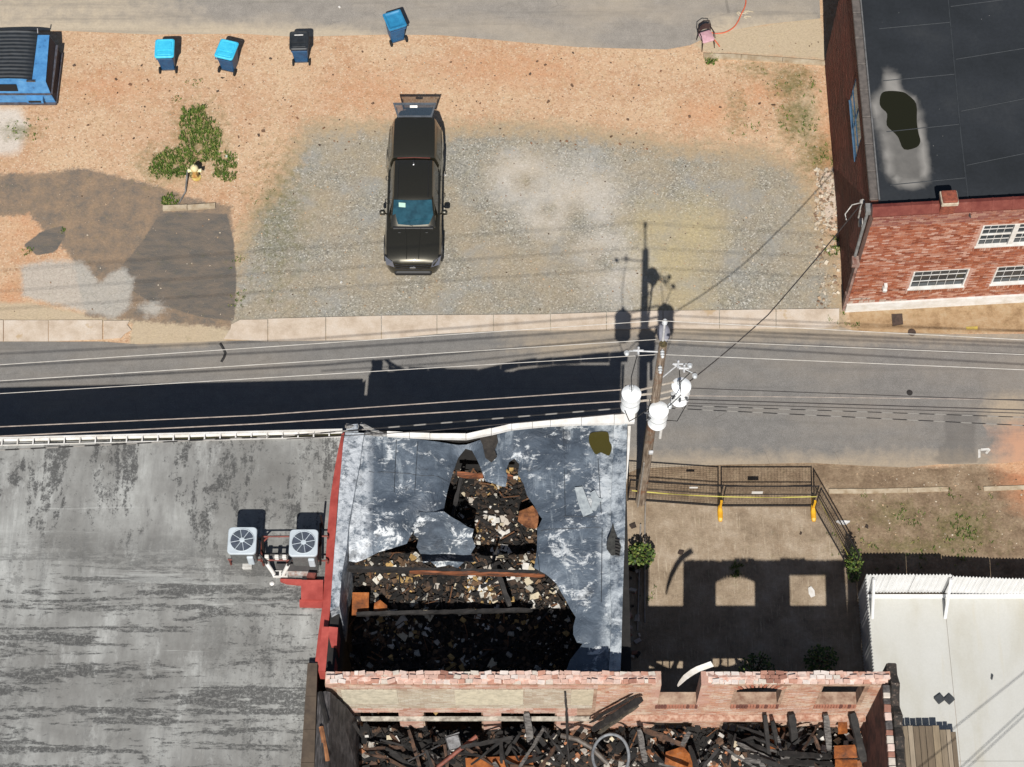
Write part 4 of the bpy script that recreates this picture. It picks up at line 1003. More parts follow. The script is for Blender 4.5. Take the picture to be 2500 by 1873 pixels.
# east coping, buckled sheet by sheet
ec = [(1532, 1026), (1529, 1120), (1527, 1223), (1525, 1320), (1522, 1403), (1519, 1500), (1517, 1580), (1515, 1638)]
el = [(1499, 1030), (1497, 1120), (1492, 1223), (1491, 1320), (1490, 1403), (1493, 1500), (1490, 1580), (1487, 1638)]
z = MZ + .2
for i in range(7):
    q = [P(*el[i], z), P(*el[i + 1], z), P(*ec[i + 1], z), P(*ec[i], z)]
    mb = MB(); mb.prism([p[:2] for p in q], MZ - .2, [z - .05, z - .05, z + .03, z + .03]); obj('coping_sheet', mb, sil, tb)
mb = MB(); q = [P(x, y, MZ + .1) for x, y in ((1533, 1040), (1540, 1040), (1537, 1100), (1531, 1170), (1529, 1168))]; mb.prism([p[:2] for p in q], MZ - .3, MZ + .1); obj('edge_flashing', mb, white_paint, tb)
# north coping: loose white metal, bowed and crumpled
ctop = [(945, 1054), (1000, 1057), (1050, 1059), (1138, 1060), (1200, 1047), (1250, 1036), (1300, 1031), (1344, 1027), (1420, 1021), (1500, 1014), (1552, 1010)]
cbot = [(945, 1063), (1000, 1066), (1050, 1069), (1138, 1071), (1200, 1059), (1250, 1047), (1300, 1042), (1344, 1038), (1420, 1035), (1500, 1034), (1550, 1031)]
for i in range(10):
    z = MZ + .28 + .05 * math.sin(i * 1.7)
    q = [P(*cbot[i], z), P(cbot[i + 1][0] - 1, cbot[i + 1][1], z), P(ctop[i + 1][0] - 1, ctop[i + 1][1], z), P(*ctop[i], z)]
    mb = MB(); mb.prism([p[:2] for p in q], z - .12, [z, z + .02, z + .05, z + .03]); obj('coping_strip', mb, white_paint, tb)
mb = MB()
for a, b, r in (((890, 1058), (948, 1062), .05), ((880, 1034), (935, 1060), .05), ((884, 1036), (905, 1058), .03), ((845, 1040), (874, 1040), .08)):
    mb.tube([P(*a, MZ + .35), P((a[0] + b[0]) / 2, (a[1] + b[1]) / 2 + 2, MZ + .25), P(*b, MZ + .2)], r, 5)
obj('crumpled_coping', mb, mat('crumpled_metal', C(190, 188, 184), C(96, 94, 92), 9, .5, .2), tb)
mb = MB(); q = [P(x, y, MZ + .25) for x, y in ((846, 1038), (874, 1037), (874, 1052), (846, 1052))]; mb.prism([p[:2] for p in q], MZ, MZ + .3); obj('parapet_end', mb, sil, tb)
# olive puddle and blistered vent
mb = MB(); mb.sheet([P(x, y, MZ + .05)[:2] for x, y in smooth_poly(((1440, 1060), (1455, 1055), (1478, 1054), (1486, 1060), (1488, 1078), (1494, 1092), (1488, 1112), (1478, 1110), (1466, 1105), (1455, 1110), (1446, 1098), (1438, 1080)), 3)], step=.15, zf=lambda x, y: MZ + .055)
pm_ = NT('olive_water'); pm_ = pm_.done(C(78, 72, 34), .15, 0, .4); obj('puddle', mb, pm_, tb, label='olive green puddle on the silver roof')
mb = MB(); mb.sheet([P(x, y, MZ + .1)[:2] for x, y in ((1496, 1282), (1500, 1300), (1508, 1322), (1516, 1340), (1512, 1360), (1492, 1362), (1480, 1345), (1482, 1325), (1490, 1305))], step=.1, zf=lambda x, y: MZ + .26)
obj('burnt_hole', mb, mat('burnt_deck', C(70, 70, 66), C(28, 28, 28), 7, .9), tb)
for i in range(6):
    mb = MB(); mb.tube([P(1502, 1316 + i * 7.5, MZ + .3), P(1513, 1319 + i * 7.5, MZ + .29)], .022, 5); obj('deck_rib', mb, char, tb)
# white patches of old roof coating peeling (loose sheets)
for poly in (((1403, 1190), (1422, 1188), (1436, 1225), (1448, 1252), (1424, 1262), (1412, 1230)), ((1441, 1203), (1452, 1196), (1462, 1215), (1472, 1218), (1462, 1230), (1455, 1248), (1442, 1246), (1446, 1225))):
    mb = MB(); mb.sheet([P(x, y, MZ + .06)[:2] for x, y in poly], step=.12, zf=lambda x, y: MZ + .06 + .02 * mnoise.noise((x * 4, y * 4, 0)))
    obj('peeled_patch', mb, mat('pale_patch', C(190, 198, 200), C(150, 158, 164), 6, .7), tb)
# ---------------------------------------------------------------- burnt shell, south
sb = thing('burnt_shell', (2.5, 17.8, 0), 'roofless burnt brick shell with broken window wall and charred interior', 'building')
NY, SY, BT = 18.03, 17.68, 7.2                       # outer face, inner face, top
X0, X1 = -5.0, 10.06
op_up = [(6.06 - X0, 7.27 - X0, 5.25, 6.8), (8.35 - X0, 9.46 - X0, 5.25, 6.8), (3.99 - X0, 5.06 - X0, 5.24, 9)]
op_lo = [(4.02 - X0, 5.08 - X0, 2.2, 3.55), (5.95 - X0, 7.15 - X0, 2.2, 3.65), (8.2 - X0, 9.3 - X0, 2.2, 3.1), (-4.3 - X0, -3.15 - X0, 1.0, 4.55), (-2.45 - X0, -.85 - X0, 1.0, 4.55), (-.3 - X0, 1.2 - X0, 1.0, 4.5)]
wm = mat('burnt_wall_core', C(198, 170, 146), C(140, 104, 84), 3, .9, bump=.5, c=C(216, 196, 172))
mb = MB(); wall_box(mb, (X0, NY, 0), (1, 0, 0), (0, 1, 0), X1 - X0, NY - SY, 0, 6.94, op_up + op_lo); obj('wall', mb, wm, sb)
# limewashed brick panels on the inside, west half
mb = MB(); bricks(mb, (-4.72, SY - .002, 0), (1, 0, 0), (0, -1, 0), 6.92, 4.95, 6.62, op_up, proud=.02)
obj('limewashed_bricks', mb, brick_mat('limewash', [C(222, 214, 194), C(204, 190, 168), C(230, 222, 204), C(196, 176, 154), C(216, 204, 180)], rough=.9, soot=.35, sootcol=C(150, 120, 100), white=.3), sb, kind='stuff')
for a, b, c in ((-4.6, -3.1, C(222, 213, 190)), (-1.55, .3, C(224, 215, 190)), (1.6, 2.2, C(216, 204, 178))):
    mb = MB(); mb.box(a, SY - .045, 5.3 + .1 * rng.random(), b, SY - .024, 6.55); obj('plaster_panel', mb, mat('plaster_%d' % int(a * 10), c, tuple(q * .7 for q in c[:3]) + (1,), 7, .85, bump=.5), sb)
bpink = brick_mat('scorched_brick', [C(222, 172, 150), C(232, 194, 176), C(208, 146, 122), C(240, 216, 202), C(196, 134, 112)], rough=.85, soot=.2, sootcol=C(130, 100, 84), white=.6)
borange = brick_mat('orange_brick', [C(220, 166, 134), C(232, 192, 168), C(206, 142, 112), C(238, 214, 198)], rough=.85, soot=.3, sootcol=C(120, 84, 66), white=.6)
wm_top = MB(); secs = []
for i in range(120):                                   # crumbled mortar bed along the wall head
    xx = X0 + .02 + (X1 - X0 - .04) * i / 119; hh = 6.96 + .12 * (.5 + .5 * mnoise.noise((xx * 2.2, 0, 0))) + .05 * mnoise.noise((xx * 9, 1, 0))
    if 3.9 < xx < 5.2: secs = secs if not secs else (wm_top.loft(secs) or []); continue
    secs.append([(xx, SY + .01 + .03 * rng.random(), 6.93), (xx, SY + .05 + .04 * rng.random(), hh - .03 * rng.random()), (xx, (SY + NY) / 2, hh + .03 * rng.random()), (xx, NY - .05 * rng.random(), hh - .05 * rng.random()), (xx, NY - .01, 6.93)])
wm_top.loft(secs); obj('wall_head', wm_top, mat('crumbled_mortar', C(236, 212, 198), C(206, 150, 130), 5, .9, bump=.7, c=C(242, 228, 218)), sb)
mb = MB(); bricks(mb, (X0, SY, 0), (1, 0, 0), (0, -1, 0), 6.8, 4.3, 4.93, op_up + op_lo, proud=.03)
bricks(mb, (X0, SY, 0), (1, 0, 0), (0, -1, 0), 7.3, 6.64, 6.93, op_up)
obj('inner_bricks', mb, bpink, sb, kind='stuff')
mb = MB(); sh = [(q[0] - 7.3, q[1] - 7.3, q[2], q[3]) for q in op_up + op_lo]
bricks(mb, (X0 + 7.3, SY, 0), (1, 0, 0), (0, -1, 0), X1 - X0 - 7.3, 2.4, 6.93, sh)
bricks(mb, (X0 + 6.4, SY, 0), (1, 0, 0), (0, -1, 0), .88, 2.4, 4.25); obj('inner_bricks', mb, borange, sb, kind='stuff')
# string course and timber plate along the floor line
mb = MB(); mb.box(X0 + .1, SY - .16, 4.22, 2.2, SY - .042, 4.29); obj('floor_plate', mb, mat('pale_plate', C(220, 212, 196), C(120, 110, 98), 4, .8), sb)
mb = MB(); mb.box(2.6, SY - .18, 4.22, 9.84, SY - .018, 4.34); obj('floor_ledge', mb, mat('ledge_brick', C(218, 186, 164), C(170, 116, 92), 7, .85), sb)
# soldier courses under the upper windows
for w_ in op_up:
    s = w_[0] - .05
    while s < w_[1]:
        mb = MB(); mb.box(X0 + s, SY - .05, w_[2] - .24, X0 + s + .066, SY + .3, w_[2] - .01 + rng.uniform(-.01, .01)); obj('sill_brick', mb, mat('sill_brick_%d' % rng.randrange(3), rng.choice((C(150, 84, 66), C(186, 124, 100), C(120, 72, 60))), None, 9, .85), sb); s += .078
# arched heads
for w_ in op_up[:1]:
    c = (w_[0] + w_[1]) / 2 + X0; hw = (w_[1] - w_[0]) / 2
    for k in range(13):
        t = (k - 6) / 6 * .62; r = hw / math.sin(.62)
        px = c + r * math.sin(t); pz = 6.8 - r * math.cos(.62) + r * math.cos(t) - .2
        M_ = Matrix.Translation((px, 0, pz)) @ Matrix.Rotation(t, 4, 'Y'); mb = MB(); mb.box(-.036, SY - .02, -.05, .036, NY + .012, .16, M_)
        obj('arch_brick', mb, mat('arch_brick_%d' % (k % 3), (C(206, 150, 126), C(180, 110, 84), C(220, 180, 158))[k % 3], None, 9, .85), sb)
# lower sashes that throw barred light on the yard
for w_ in op_lo[:3]:
    mb = MB(); a, b = w_[0] + X0, w_[1] + X0
    for i in range(6): x = a + (b - a) * i / 5; mb.box(x - .02, 17.8, w_[2] + .02, x + .02, 17.84, w_[3] - .02)
    for zz in (w_[2] + .02, (w_[2] + w_[3]) / 2 + .1, w_[3] - .06): mb.box(a, 17.81, zz, b, 17.85, zz + .1 * (zz > 2.5) + .03)
    obj('window_sash', mb, char, sb)
# ragged top: single bricks left standing along the wall head
def topz(x): return 7.2 + .1 * math.sin(x * 2.3) + .06 * math.sin(x * 7.1)
cols = (C(240, 212, 198), C(232, 192, 174), C(244, 230, 220), C(210, 156, 134), C(228, 216, 202), C(170, 120, 102))
tm = [mat('cap_brick_%d' % i, c, None, 10, .88, bump=.5) for i, c in enumerate(cols)]
meshes = []
for k in range(10):
    mb = MB(); mb.chunk((0, 0, 0), .21, .11, .07, random.Random(k), flat=True); meshes.append(mb)
n = 0
for lay in range(4):                                    # bonded courses, broken off in runs
    for row, (yy, dp_) in enumerate(((17.735, .1), (17.85, .1), (17.965, .1))):
        x = X0 + .03 + .1 * ((lay + row) % 2)
        while x < X1 - .1:
            l = rng.uniform(.17, .235) if rng.random() < .8 else rng.uniform(.09, .14)
            gap = (3.86 < x + l and x < 5.16)
            nz = mnoise.noise((x * 1.1, yy * 4, 3)) + .5 * mnoise.noise((x * 3.7, yy * 8, lay))
            need = (-.55, .02, .3, .52)[lay]
            if not gap and nz > need and n < 300 - 60 * (lay == 0):
                M_ = Matrix.Translation((x + l / 2, yy, 6.985 + lay * .074)) @ Matrix.Rotation(rng.gauss(0, .05 + .05 * lay), 4, 'Z') @ Matrix.Rotation(rng.gauss(0, .06), 4, 'X') @ Matrix.Rotation(rng.gauss(0, .06), 4, 'Y')
                mb = MB(); h = .036; j = lambda: rng.uniform(.84, 1.06)
                mb.add([M_ @ Vector((sx * l / 2 * j(), sy_ * dp_ * .54 * j(), sz * h * j())) for sz in (-1, 1) for sx, sy_ in ((-1, -1), (1, -1), (1, 1), (-1, 1))], [(3, 2, 1, 0), (4, 5, 6, 7), (0, 1, 5, 4), (1, 2, 6, 5), (2, 3, 7, 6), (3, 0, 4, 7)])
                cn = mnoise.noise((x * .8, 5, lay)) + rng.gauss(0, .22)
                obj('brick', mb, tm[2] if cn > .3 else tm[0] if cn > .05 else tm[4] if cn > -.05 else tm[1] if cn > -.3 else tm[3] if cn > -.55 else tm[5], sb); n += 1
            x += l + .012
# jambs beside the broken window
for x0, x1 in ((3.74, 3.99), (5.06, 5.4)):
    z = 6.97
    mb = MB(); mb.box(x0, SY - .012, 5.2, x1, NY + .012, 6.97); obj('jamb', mb, bpink, sb)
# side walls
mb = MB()
secs = []
for yy in (17.5, 16.9, 16.2, 15.4, 12):
    secs.append([(-5.2, yy, 0), (-5.2, yy, 6.75), (-4.98, yy, 7.0 + rng.uniform(-.1, .05)), (-4.85, yy, 6.85), (-4.6 + .1 * rng.random(), yy, 5.6), (-4.35 + .1 * rng.random(), yy, 4.4), (-4.3, yy, 2), (-4.3, yy, 0)])
mb.loft(secs); obj('side_wall', mb, mat('charred_lath', C(92, 88, 88), C(30, 28, 28), 3.5, .9, bump=.8, st=(6, 1.0, .5), c=C(150, 146, 146)), sb)
mb = MB(); mb.box(9.88, 10, 0, 10.06, 17.66, 7.0); obj('side_wall', mb, mat('maroon_wall', C(128, 84, 74), C(70, 46, 44), 3, .9, bump=.5), sb)
spk_m = mat('sooty_cap', C(110, 104, 102), C(54, 50, 50), 8, .9); z = 7.0; y = 17.64
while y > 14:
    l = rng.uniform(.14, .24); zz = z + rng.uniform(-.03, .05)
    M_ = Matrix.Translation((9.97, y - l / 2, zz)) @ Matrix.Rotation(rng.gauss(0, .06), 4, 'Z'); mb = MB(); mb.bbox(-.09, -l / 2, -.1, .09, l / 2 - .01, .05, .015, M_); obj('cap_stone', mb, rng.choice(tm[3:] + tm[:1] + [spk_m]), sb)
    y -= l
for a, b, m_ in (((-5.12, 17.45, 7.02), (-4.9, 16.6, 6.98), 0), ((-5.05, 16.5, 7.0), (-4.85, 15.6, 6.9), 1)):
    mb = MB(); mb.tube([a, b], .06, 4); obj('wall_plate', mb, (char, mat('raw_timber', C(186, 128, 84), C(120, 76, 48), 4, .8))[m_], sb)

# ---- charred party wall with black stucco standing beside the white yard
pwall = MB(); rs = random.Random(4)
secs = []
for i in range(26):
    yy = 18.45 - i * .3; dx = rs.uniform(-.035, .035); h = 6.55 + rs.uniform(-.1, .1)
    secs.append([(10.17 + dx, yy, 0), (10.17 + dx, yy, h - .06), (10.21, yy, h), (10.39, yy, h - .02), (10.44 + rs.uniform(-.03, .03), yy, h - .1), (10.44, yy, 0)])
pwall.loft(secs)
spk = NT('flaked_stucco'); _n = spk.noise(7, 6, .8, st=(1, 1.6, 1)); _c = spk.ramp(_n, [(.3, C(22, 21, 20)), (.52, C(54, 50, 46)), (.6, C(84, 66, 56)), (.66, C(206, 196, 182))]); spk.bump(_n, .7, .03); spk = spk.done(_c, .9)
solo('party_wall', pwall, spk, 'narrow soot-black party wall with flaking pale stucco edging the white yard', 'wall')

# ---------------------------------------------------------------- rubble
def rubble(name, region, zf, n, seed, pal, label, smax=.12):
    r = random.Random(seed); mb = MB()
    x0, x1, y0, y1 = region
    for k in range(n):
        x, y = r.uniform(x0, x1), r.uniform(y0, y1)
        q = mnoise.noise((x * .8, y * .8, seed)) + r.gauss(0, .35)
        c = pal[0] if q < 0 else pal[1] if q < .3 else pal[2] if q < .5 else pal[3] if q < .68 else pal[4]
        kk = r.uniform(.55, 1.15); c = tuple(v * kk for v in c[:3]) + (1,)
        s = .025 + smax * r.random() ** 3.2
        mb.chunk((x, y, zf(x, y) + s * .1 + r.uniform(0, .06)), s * 1.7, s * 1.2, s * .7, r, c)
    for k in range(n // 22):                              # splintered laths
        x, y = r.uniform(x0, x1), r.uniform(y0, y1); l = r.uniform(.15, .6); a = r.uniform(0, 3.2); M_ = Matrix.Translation((x, y, zf(x, y) + r.uniform(.05, .16))) @ Matrix.Rotation(a, 4, 'Z') @ Matrix.Rotation(r.gauss(0, .2), 4, 'Y')
        wl = r.uniform(.008, .026); mb.box(-l / 2, -wl, -.008, l / 2, wl, .008, M_, r.choice((C(40, 36, 34), C(62, 54, 48), C(26, 24, 23), C(128, 88, 58))))
    nx_, ny_ = 40, 40
    for i in range(nx_):                                  # bed the pieces lie on
        for j in range(ny_):
            xa, xb = x0 + (x1 - x0) * i / nx_, x0 + (x1 - x0) * (i + 1) / nx_; ya, yb = y0 + (y1 - y0) * j / ny_, y0 + (y1 - y0) * (j + 1) / ny_
            c = C(58, 48, 40) if mnoise.noise((xa * 1.3, ya * 1.3, seed)) > 0 else C(34, 30, 27)
            mb.add([(xa, ya, zf(xa, ya)), (xb, ya, zf(xb, ya)), (xb, yb, zf(xb, yb)), (xa, yb, zf(xa, yb))], [(0, 1, 2, 3)], c)
    return obj(name, mb, attr_mat('debris', .95, .55, 16, .6), None, label, 'rubble', kind='stuff')
zr = lambda x, y: 3.35 + .22 * mnoise.noise((x * .7, y * .7, 2)) + .1 * mnoise.noise((x * 2.1, y * 2.1, 4))
PAL = [C(30, 27, 25), C(78, 62, 50), C(128, 100, 74), C(232, 226, 212), C(214, 176, 112)]
rubble('roof_rubble', (-4.6, 3.0, 18.1, 25.6), zr, 12000, 3, PAL, 'dark fire rubble with plaster bits filling the building under the torn silver roof')
zb = lambda x, y: 3.15 + .35 * mnoise.noise((x * .8, y * 1.1, 6)) + .12 * mnoise.noise((x * 2.4, y * 2.4, 1)) - .25 * max(0, (17.2 - y))
rubble('shell_rubble', (-4.3, 9.98, 14.2, 17.64), zb, 7000, 9, [C(26, 24, 23), C(44, 40, 37), C(120, 92, 72), C(222, 214, 202), C(196, 132, 92)], 'black fire rubble heaped inside the roofless brick shell', .15)

# larger pale plaster pieces one can count
plm = [mat('plaster_chunk_%d' % i, c, None, 7, .9, bump=.3) for i, c in enumerate((C(240, 236, 228), C(228, 214, 184), C(214, 204, 190)))]
rc = random.Random(12)
spots = [(1150 + rc.gauss(0, 60), 1230 + rc.gauss(0, 55)) for k in range(46)] + [(1230 + rc.gauss(0, 45), 1330 + rc.gauss(0, 40)) for k in range(40)] + [(1190 + rc.gauss(0, 80), 1425 + rc.gauss(0, 30)) for k in range(34)] + [(1330 + rc.gauss(0, 30), 1440 + rc.gauss(0, 25)) for k in range(14)] + [(1150 + rc.gauss(0, 160), 1530 + rc.gauss(0, 40)) for k in range(40)]
for x, y in spots:
    p = P(x, y, 3.5)
    if not (-4.4 < p.x < 2.9 and 18.4 < p.y < 25.4): continue
    mb = MB(); s = .05 + .2 * rc.random() ** 3; mb.chunk((p.x, p.y, zr(p.x, p.y) + .07), s * rc.uniform(1.1, 2), s * 1.1, .04, rc, flat=True)
    ci = rc.randrange(3); wh_ = 'between the apex tear and the long charred joist' if y < 1395 else 'on the wall side of the long charred joist'
    solo('plaster_piece', mb, plm[ci], ('flat white', 'flat cream', 'flat greyish')[ci] + ' plaster fragment in the rubble ' + wh_, 'debris', ('white', 'cream', 'greyish')[ci] + ' plaster fragments ' + wh_)
for k in range(110):
    x = rc.choice((rc.gauss(900, 40), rc.gauss(1290, 70), rc.gauss(1330, 30), rc.gauss(2020, 50), rc.gauss(2060, 30), rc.gauss(1800, 120))); y = rc.uniform(1775, 1870); p = P(x, y, 3.4)
    if not (-4.2 < p.x < 9.9 and p.y < 17.4): continue
    mb = MB(); s = .05 + .14 * rc.random() ** 2; mb.chunk((p.x, p.y, zb(p.x, p.y) + .16), s * 1.5, s * 1.1, .06, rc); ci = rc.randrange(3); hf_ = 'in the east half of the shell' if p.x > 3.5 else 'in the west half of the shell'
    solo('plaster_piece', mb, plm[ci], ('white', 'cream', 'greyish')[ci] + ' plaster lump among charred wood ' + hf_, 'debris', ('white', 'cream', 'greyish')[ci] + ' plaster lumps ' + hf_)

# ---------------------------------------------------------------- timbers and metal in the ruins
wood_o = mat('scorched_orange_timber', C(164, 96, 56), C(70, 44, 30), 5, .8, bump=.4, st=(.4, 4, 1), c=C(190, 120, 76))
rust = NT('rusted_sheet'); _n = rust.noise(2.2, 7, .7); _c = rust.ramp(_n, [(.3, C(70, 44, 30)), (.48, C(150, 84, 36)), (.6, C(196, 116, 52)), (.75, C(176, 150, 132))]); rust.bump(_n, .4, .02); rust = rust.done(_c, .75, .2)
greym = mat('burnt_steel', C(110, 110, 112), C(60, 58, 58), 6, .5, .5)
def beam(a, b, w_, h, m_, name, label, group=None, cat='timber', rough=.015, seed=0):
    """timber between two points with worn, uneven edges"""
    a, b = Vector(a), Vector(b); d = b - a; L = d.length; d.normalize()
    s = d.cross(Vector((0, 0, 1)))
    if s.length < 1e-3: s = Vector((1, 0, 0))
    s.normalize(); u = s.cross(d); r = random.Random(seed); secs = []
    n_ = max(3, int(L / .18))
    for i in range(n_ + 1):
        p = a + d * (L * i / n_); k = .75 if i in (0, n_) else 1
        secs.append([p + s * (sx * w_ / 2 * k + r.uniform(-rough, rough)) + u * (sz * h / 2 * k + r.uniform(-rough, rough)) for sx, sz in ((-1, -1), (1, -1), (1, 1), (-1, 1), (-1, -1))])
    mb = MB(); mb.loft(secs)
    return solo(name, mb, m_, label, cat, group)
# main joists over the torn roof hole
beam(P(850, 1389, 5.1), P(1345, 1401, 5.0), .1, .26, char, 'ceiling_joist', 'long charred joist spanning the hole below the torn silver roof', seed=1)
beam(P(1000, 1397, 5.12), P(1330, 1405, 5.06), .07, .16, wood_o, 'timber_strip', 'orange scorched batten along the long charred joist', seed=2)
beam(P(1116, 1158, 4.9), P(1180, 1163, 4.9), .12, .16, wood_o, 'roof_purlin', 'short orange-brown purlin under the tear near the roof apex', seed=3)
beam(P(1133, 1140, 4.6), P(1102, 1270, 4.3), .1, .14, char, 'roof_rafter', 'dark rafter sloping down from the tear apex', seed=4)
beam(P(1208, 1150, 4.9), P(1252, 1168, 4.9), .1, .14, wood_o, 'roof_purlin', 'splintered purlin end beside the ragged membrane tongue', seed=5)
beam(P(1215, 1335, 4.2), P(1200, 1385, 4.0), .06, .08, char, 'burnt_stick', 'thin black stick standing in white plaster under the torn roof', seed=6)
beam(P(870, 1500, 3.9), P(1300, 1490, 3.75), .1, .14, char, 'fallen_joist', 'fallen black joist lying across the shaded rubble', seed=7)
beam(P(1215, 1400, 4.1), P(1245, 1480, 3.8), .14, .12, char, 'fallen_joist', 'black joist lying lengthwise in the plaster-strewn rubble', seed=8)
mb = MB(); mb.sheet([P(x, y, 3.9)[:2] for x, y in ((1268, 1250), (1300, 1235), (1312, 1250), (1316, 1270), (1310, 1292), (1285, 1290), (1264, 1275))], step=.12, zf=lambda x, y: 3.95 + .08 * mnoise.noise((x * 3, y * 3, 0)))
solo('cardboard_sheet', mb, mat('brown_board', C(172, 112, 66), C(96, 56, 36), 5, .85), 'crumpled orange-brown board under the hole edge of the silver roof', 'board')
rr_ = random.Random(31)
GJ = 'short charred timbers under the torn roof'
for k in range(22):
    x, y = rr_.uniform(880, 1340), rr_.uniform(1180, 1600); p = P(x, y, 3.6)
    if not (-4.2 < p.x < 2.7 and 18.6 < p.y < 25): continue
    an = rr_.uniform(0, 3.14); l = rr_.uniform(.25, .7); d = Vector((math.cos(an), math.sin(an), rr_.uniform(-.1, .1))) * l
    p.z = zr(p.x, p.y) + .12
    o = beam(p - d * .5, p + d * .5, rr_.uniform(.04, .11), rr_.uniform(.03, .08), char, 'charred_timber', 'short charred timber stub lying in the rubble under the torn roof', GJ, seed=100 + k)
mb = MB(); mb.box(-.24, -.34, 0, .24, .34, .02, Matrix.Translation(P(880, 1475, 3.75)) @ Matrix.Rotation(.12, 4, 'X')); solo('rusted_panel', mb, rust, 'small rust-stained sheet beside the west parapet under the torn roof', 'metal sheet')
mb = MB(); mb.prism([P(x, y, 3.8)[:2] for x, y in ((912, 1490), (914, 1472), (928, 1464), (945, 1478), (945, 1492))], 3.72, 3.78); solo('rusted_panel', mb, rust, 'pointed orange scrap plate at the shadow edge under the torn roof', 'metal sheet')

# interior of the shell: named pieces first
beam(P(1448, 1782, 4.6), P(1566, 1706, 6.4), .16, .12, char, 'roof_beam', 'thick charred beam leaning up against the broken window wall', seed=20)
beam(P(1462, 1790, 4.5), P(1556, 1722, 6.1), .08, .1, mat('burnt_plank', C(96, 88, 74), C(38, 34, 30), 6, .85), 'roof_plank', 'grey-brown plank lying on the thick leaning beam', seed=21)
beam(P(1440, 1765, 4.5), P(1545, 1700, 6.4), .06, .08, char, 'roof_plank', 'thin charred plank beside the thick leaning beam', seed=22)
beam(P(1380, 1688, 6.5), P(1390, 1900, 3.4), .05, .05, char, 'steel_conduit', 'upright black conduit in front of the scorched plaster', cat='pipe', seed=23)
mb = MB(); mb.tube([P(1370, 1796, 4.2), P(1410, 1805, 4.3), P(1445, 1826, 4.2), P(1484, 1864, 4.0)], .075, 10); solo('drain_pipe', mb, mat('grey_brown_pipe', C(112, 104, 96), C(70, 62, 56), 5, .6), 'bent grey-brown drain pipe end beside the coiled hose', 'pipe', smooth=60)
c = P(1491, 1846, 4.35); mb = MB(); mb.tube([c + Vector((.5 * math.cos(t), .62 * math.sin(t), .06 * math.sin(2 * t))) for t in np.linspace(-1.3, 4.6, 40)], .045, 8, cap=True); solo('coiled_hose', mb, mat('grey_hose', C(150, 154, 158), C(110, 114, 118), 5, .6), 'loop of pale grey hose in the black rubble of the shell', 'hose', smooth=60)
mb = MB(); mb.tube([P(1062, 1878, 3.9), P(1164, 1797, 4.3)], .06, 8); solo('red_pipe', mb, mat('red_lead', C(150, 84, 66), C(110, 60, 48), 4, .7), 'straight dull red pipe slanting over the black rubble', 'pipe', smooth=60)
mb = MB(); mb.tube([P(996, 1858, 4.0), P(1075, 1818, 4.1)], .025, 6); solo('steel_rod', mb, greym, 'thin bare steel rod beside the dull red pipe', 'rod', smooth=60)
beam(P(845, 1740, 5.2), P(868, 1850, 3.6), .1, .1, mat('yellow_timber', C(206, 170, 104), C(120, 84, 50), 4, .8), 'raw_plank', 'yellow unburnt plank leaning on the charred west wall', seed=24)
beam(P(862, 1765, 5.0), P(885, 1800, 4.4), .09, .07, char, 'charred_plank', 'short charred plank crossing the yellow plank', seed=25)
# burnt stacking chair frame
ch = thing('burnt_chair', P(1105, 1810, 3.9), 'burnt metal chair frame tipped in the shell rubble', 'chair'); cz = P(1105, 1810, 3.9)
mb = MB(); M_ = Matrix.Translation(cz) @ Matrix.Rotation(.3, 4, 'Z') @ Matrix.Rotation(.4, 4, 'X'); mb.bbox(-.2, -.2, .3, .2, .2, .33, .03, M_); obj('seat', mb, greym, ch)
mb = MB(); mb.tube([M_ @ Vector(p) for p in ((-.19, .2, .3), (-.19, .26, .72), (.19, .26, .72), (.19, .2, .3))], .02, 6); obj('back_frame', mb, greym, ch)
for sx in (-.18, .18):
    for sy_ in (-.18, .18):
        mb = MB(); mb.tube([M_ @ Vector((sx, sy_, .3)), M_ @ Vector((sx * 1.1, sy_ * 1.1, -.05))], .016, 6); obj('leg', mb, greym, ch)
# rusted panels
for k, (poly, z, lab) in enumerate((([(2046, 1760), (2068, 1756), (2068, 1791), (2046, 1792)], 3.9, 'square rust-orange panel nearest the maroon side wall'),
        ([(2036, 1822), (2093, 1820), (2093, 1850), (2036, 1852)], 3.8, 'wide rust-orange panel with white ash along its edge'),
        ([(2038, 1856), (2093, 1855), (2093, 1900), (2038, 1900)], 3.7, 'lower rust-orange panel below the ash-edged one'),
        ([(1875, 1778), (1904, 1778), (1898, 1828), (1872, 1828)], 3.8, 'rust-orange panel between two black posts'),
        ([(1136, 1852), (1300, 1846), (1305, 1900), (1140, 1900)], 3.9, 'broad scorched sheet glowing orange at the picture foot of the shell'),
        ([(1625, 1838), (1668, 1822), (1690, 1850), (1690, 1890), (1620, 1890)], 3.7, 'brown burnt board with an orange rust patch'))):
    mb = MB(); mb.prism([P(x, y, z)[:2] for x, y in poly], z - .02, [z + .04 * ((i * 7 + k) % 3) for i in range(len(poly))]); solo('rusted_panel', mb, rust, lab, 'metal sheet')
# piers below the floor line, west half
for a, b in ((-3.15, -2.5), (-.8, -.3), (1.25, 1.75)):
    mb = MB(); bricks(mb, (a, SY - .03, 0), (1, 0, 0), (0, -1, 0), b - a, 2.6, 4.55); mb.box(a, SY - .028, 2.5, b, SY - .002, 4.6); obj('pier', mb, bpink, sb)
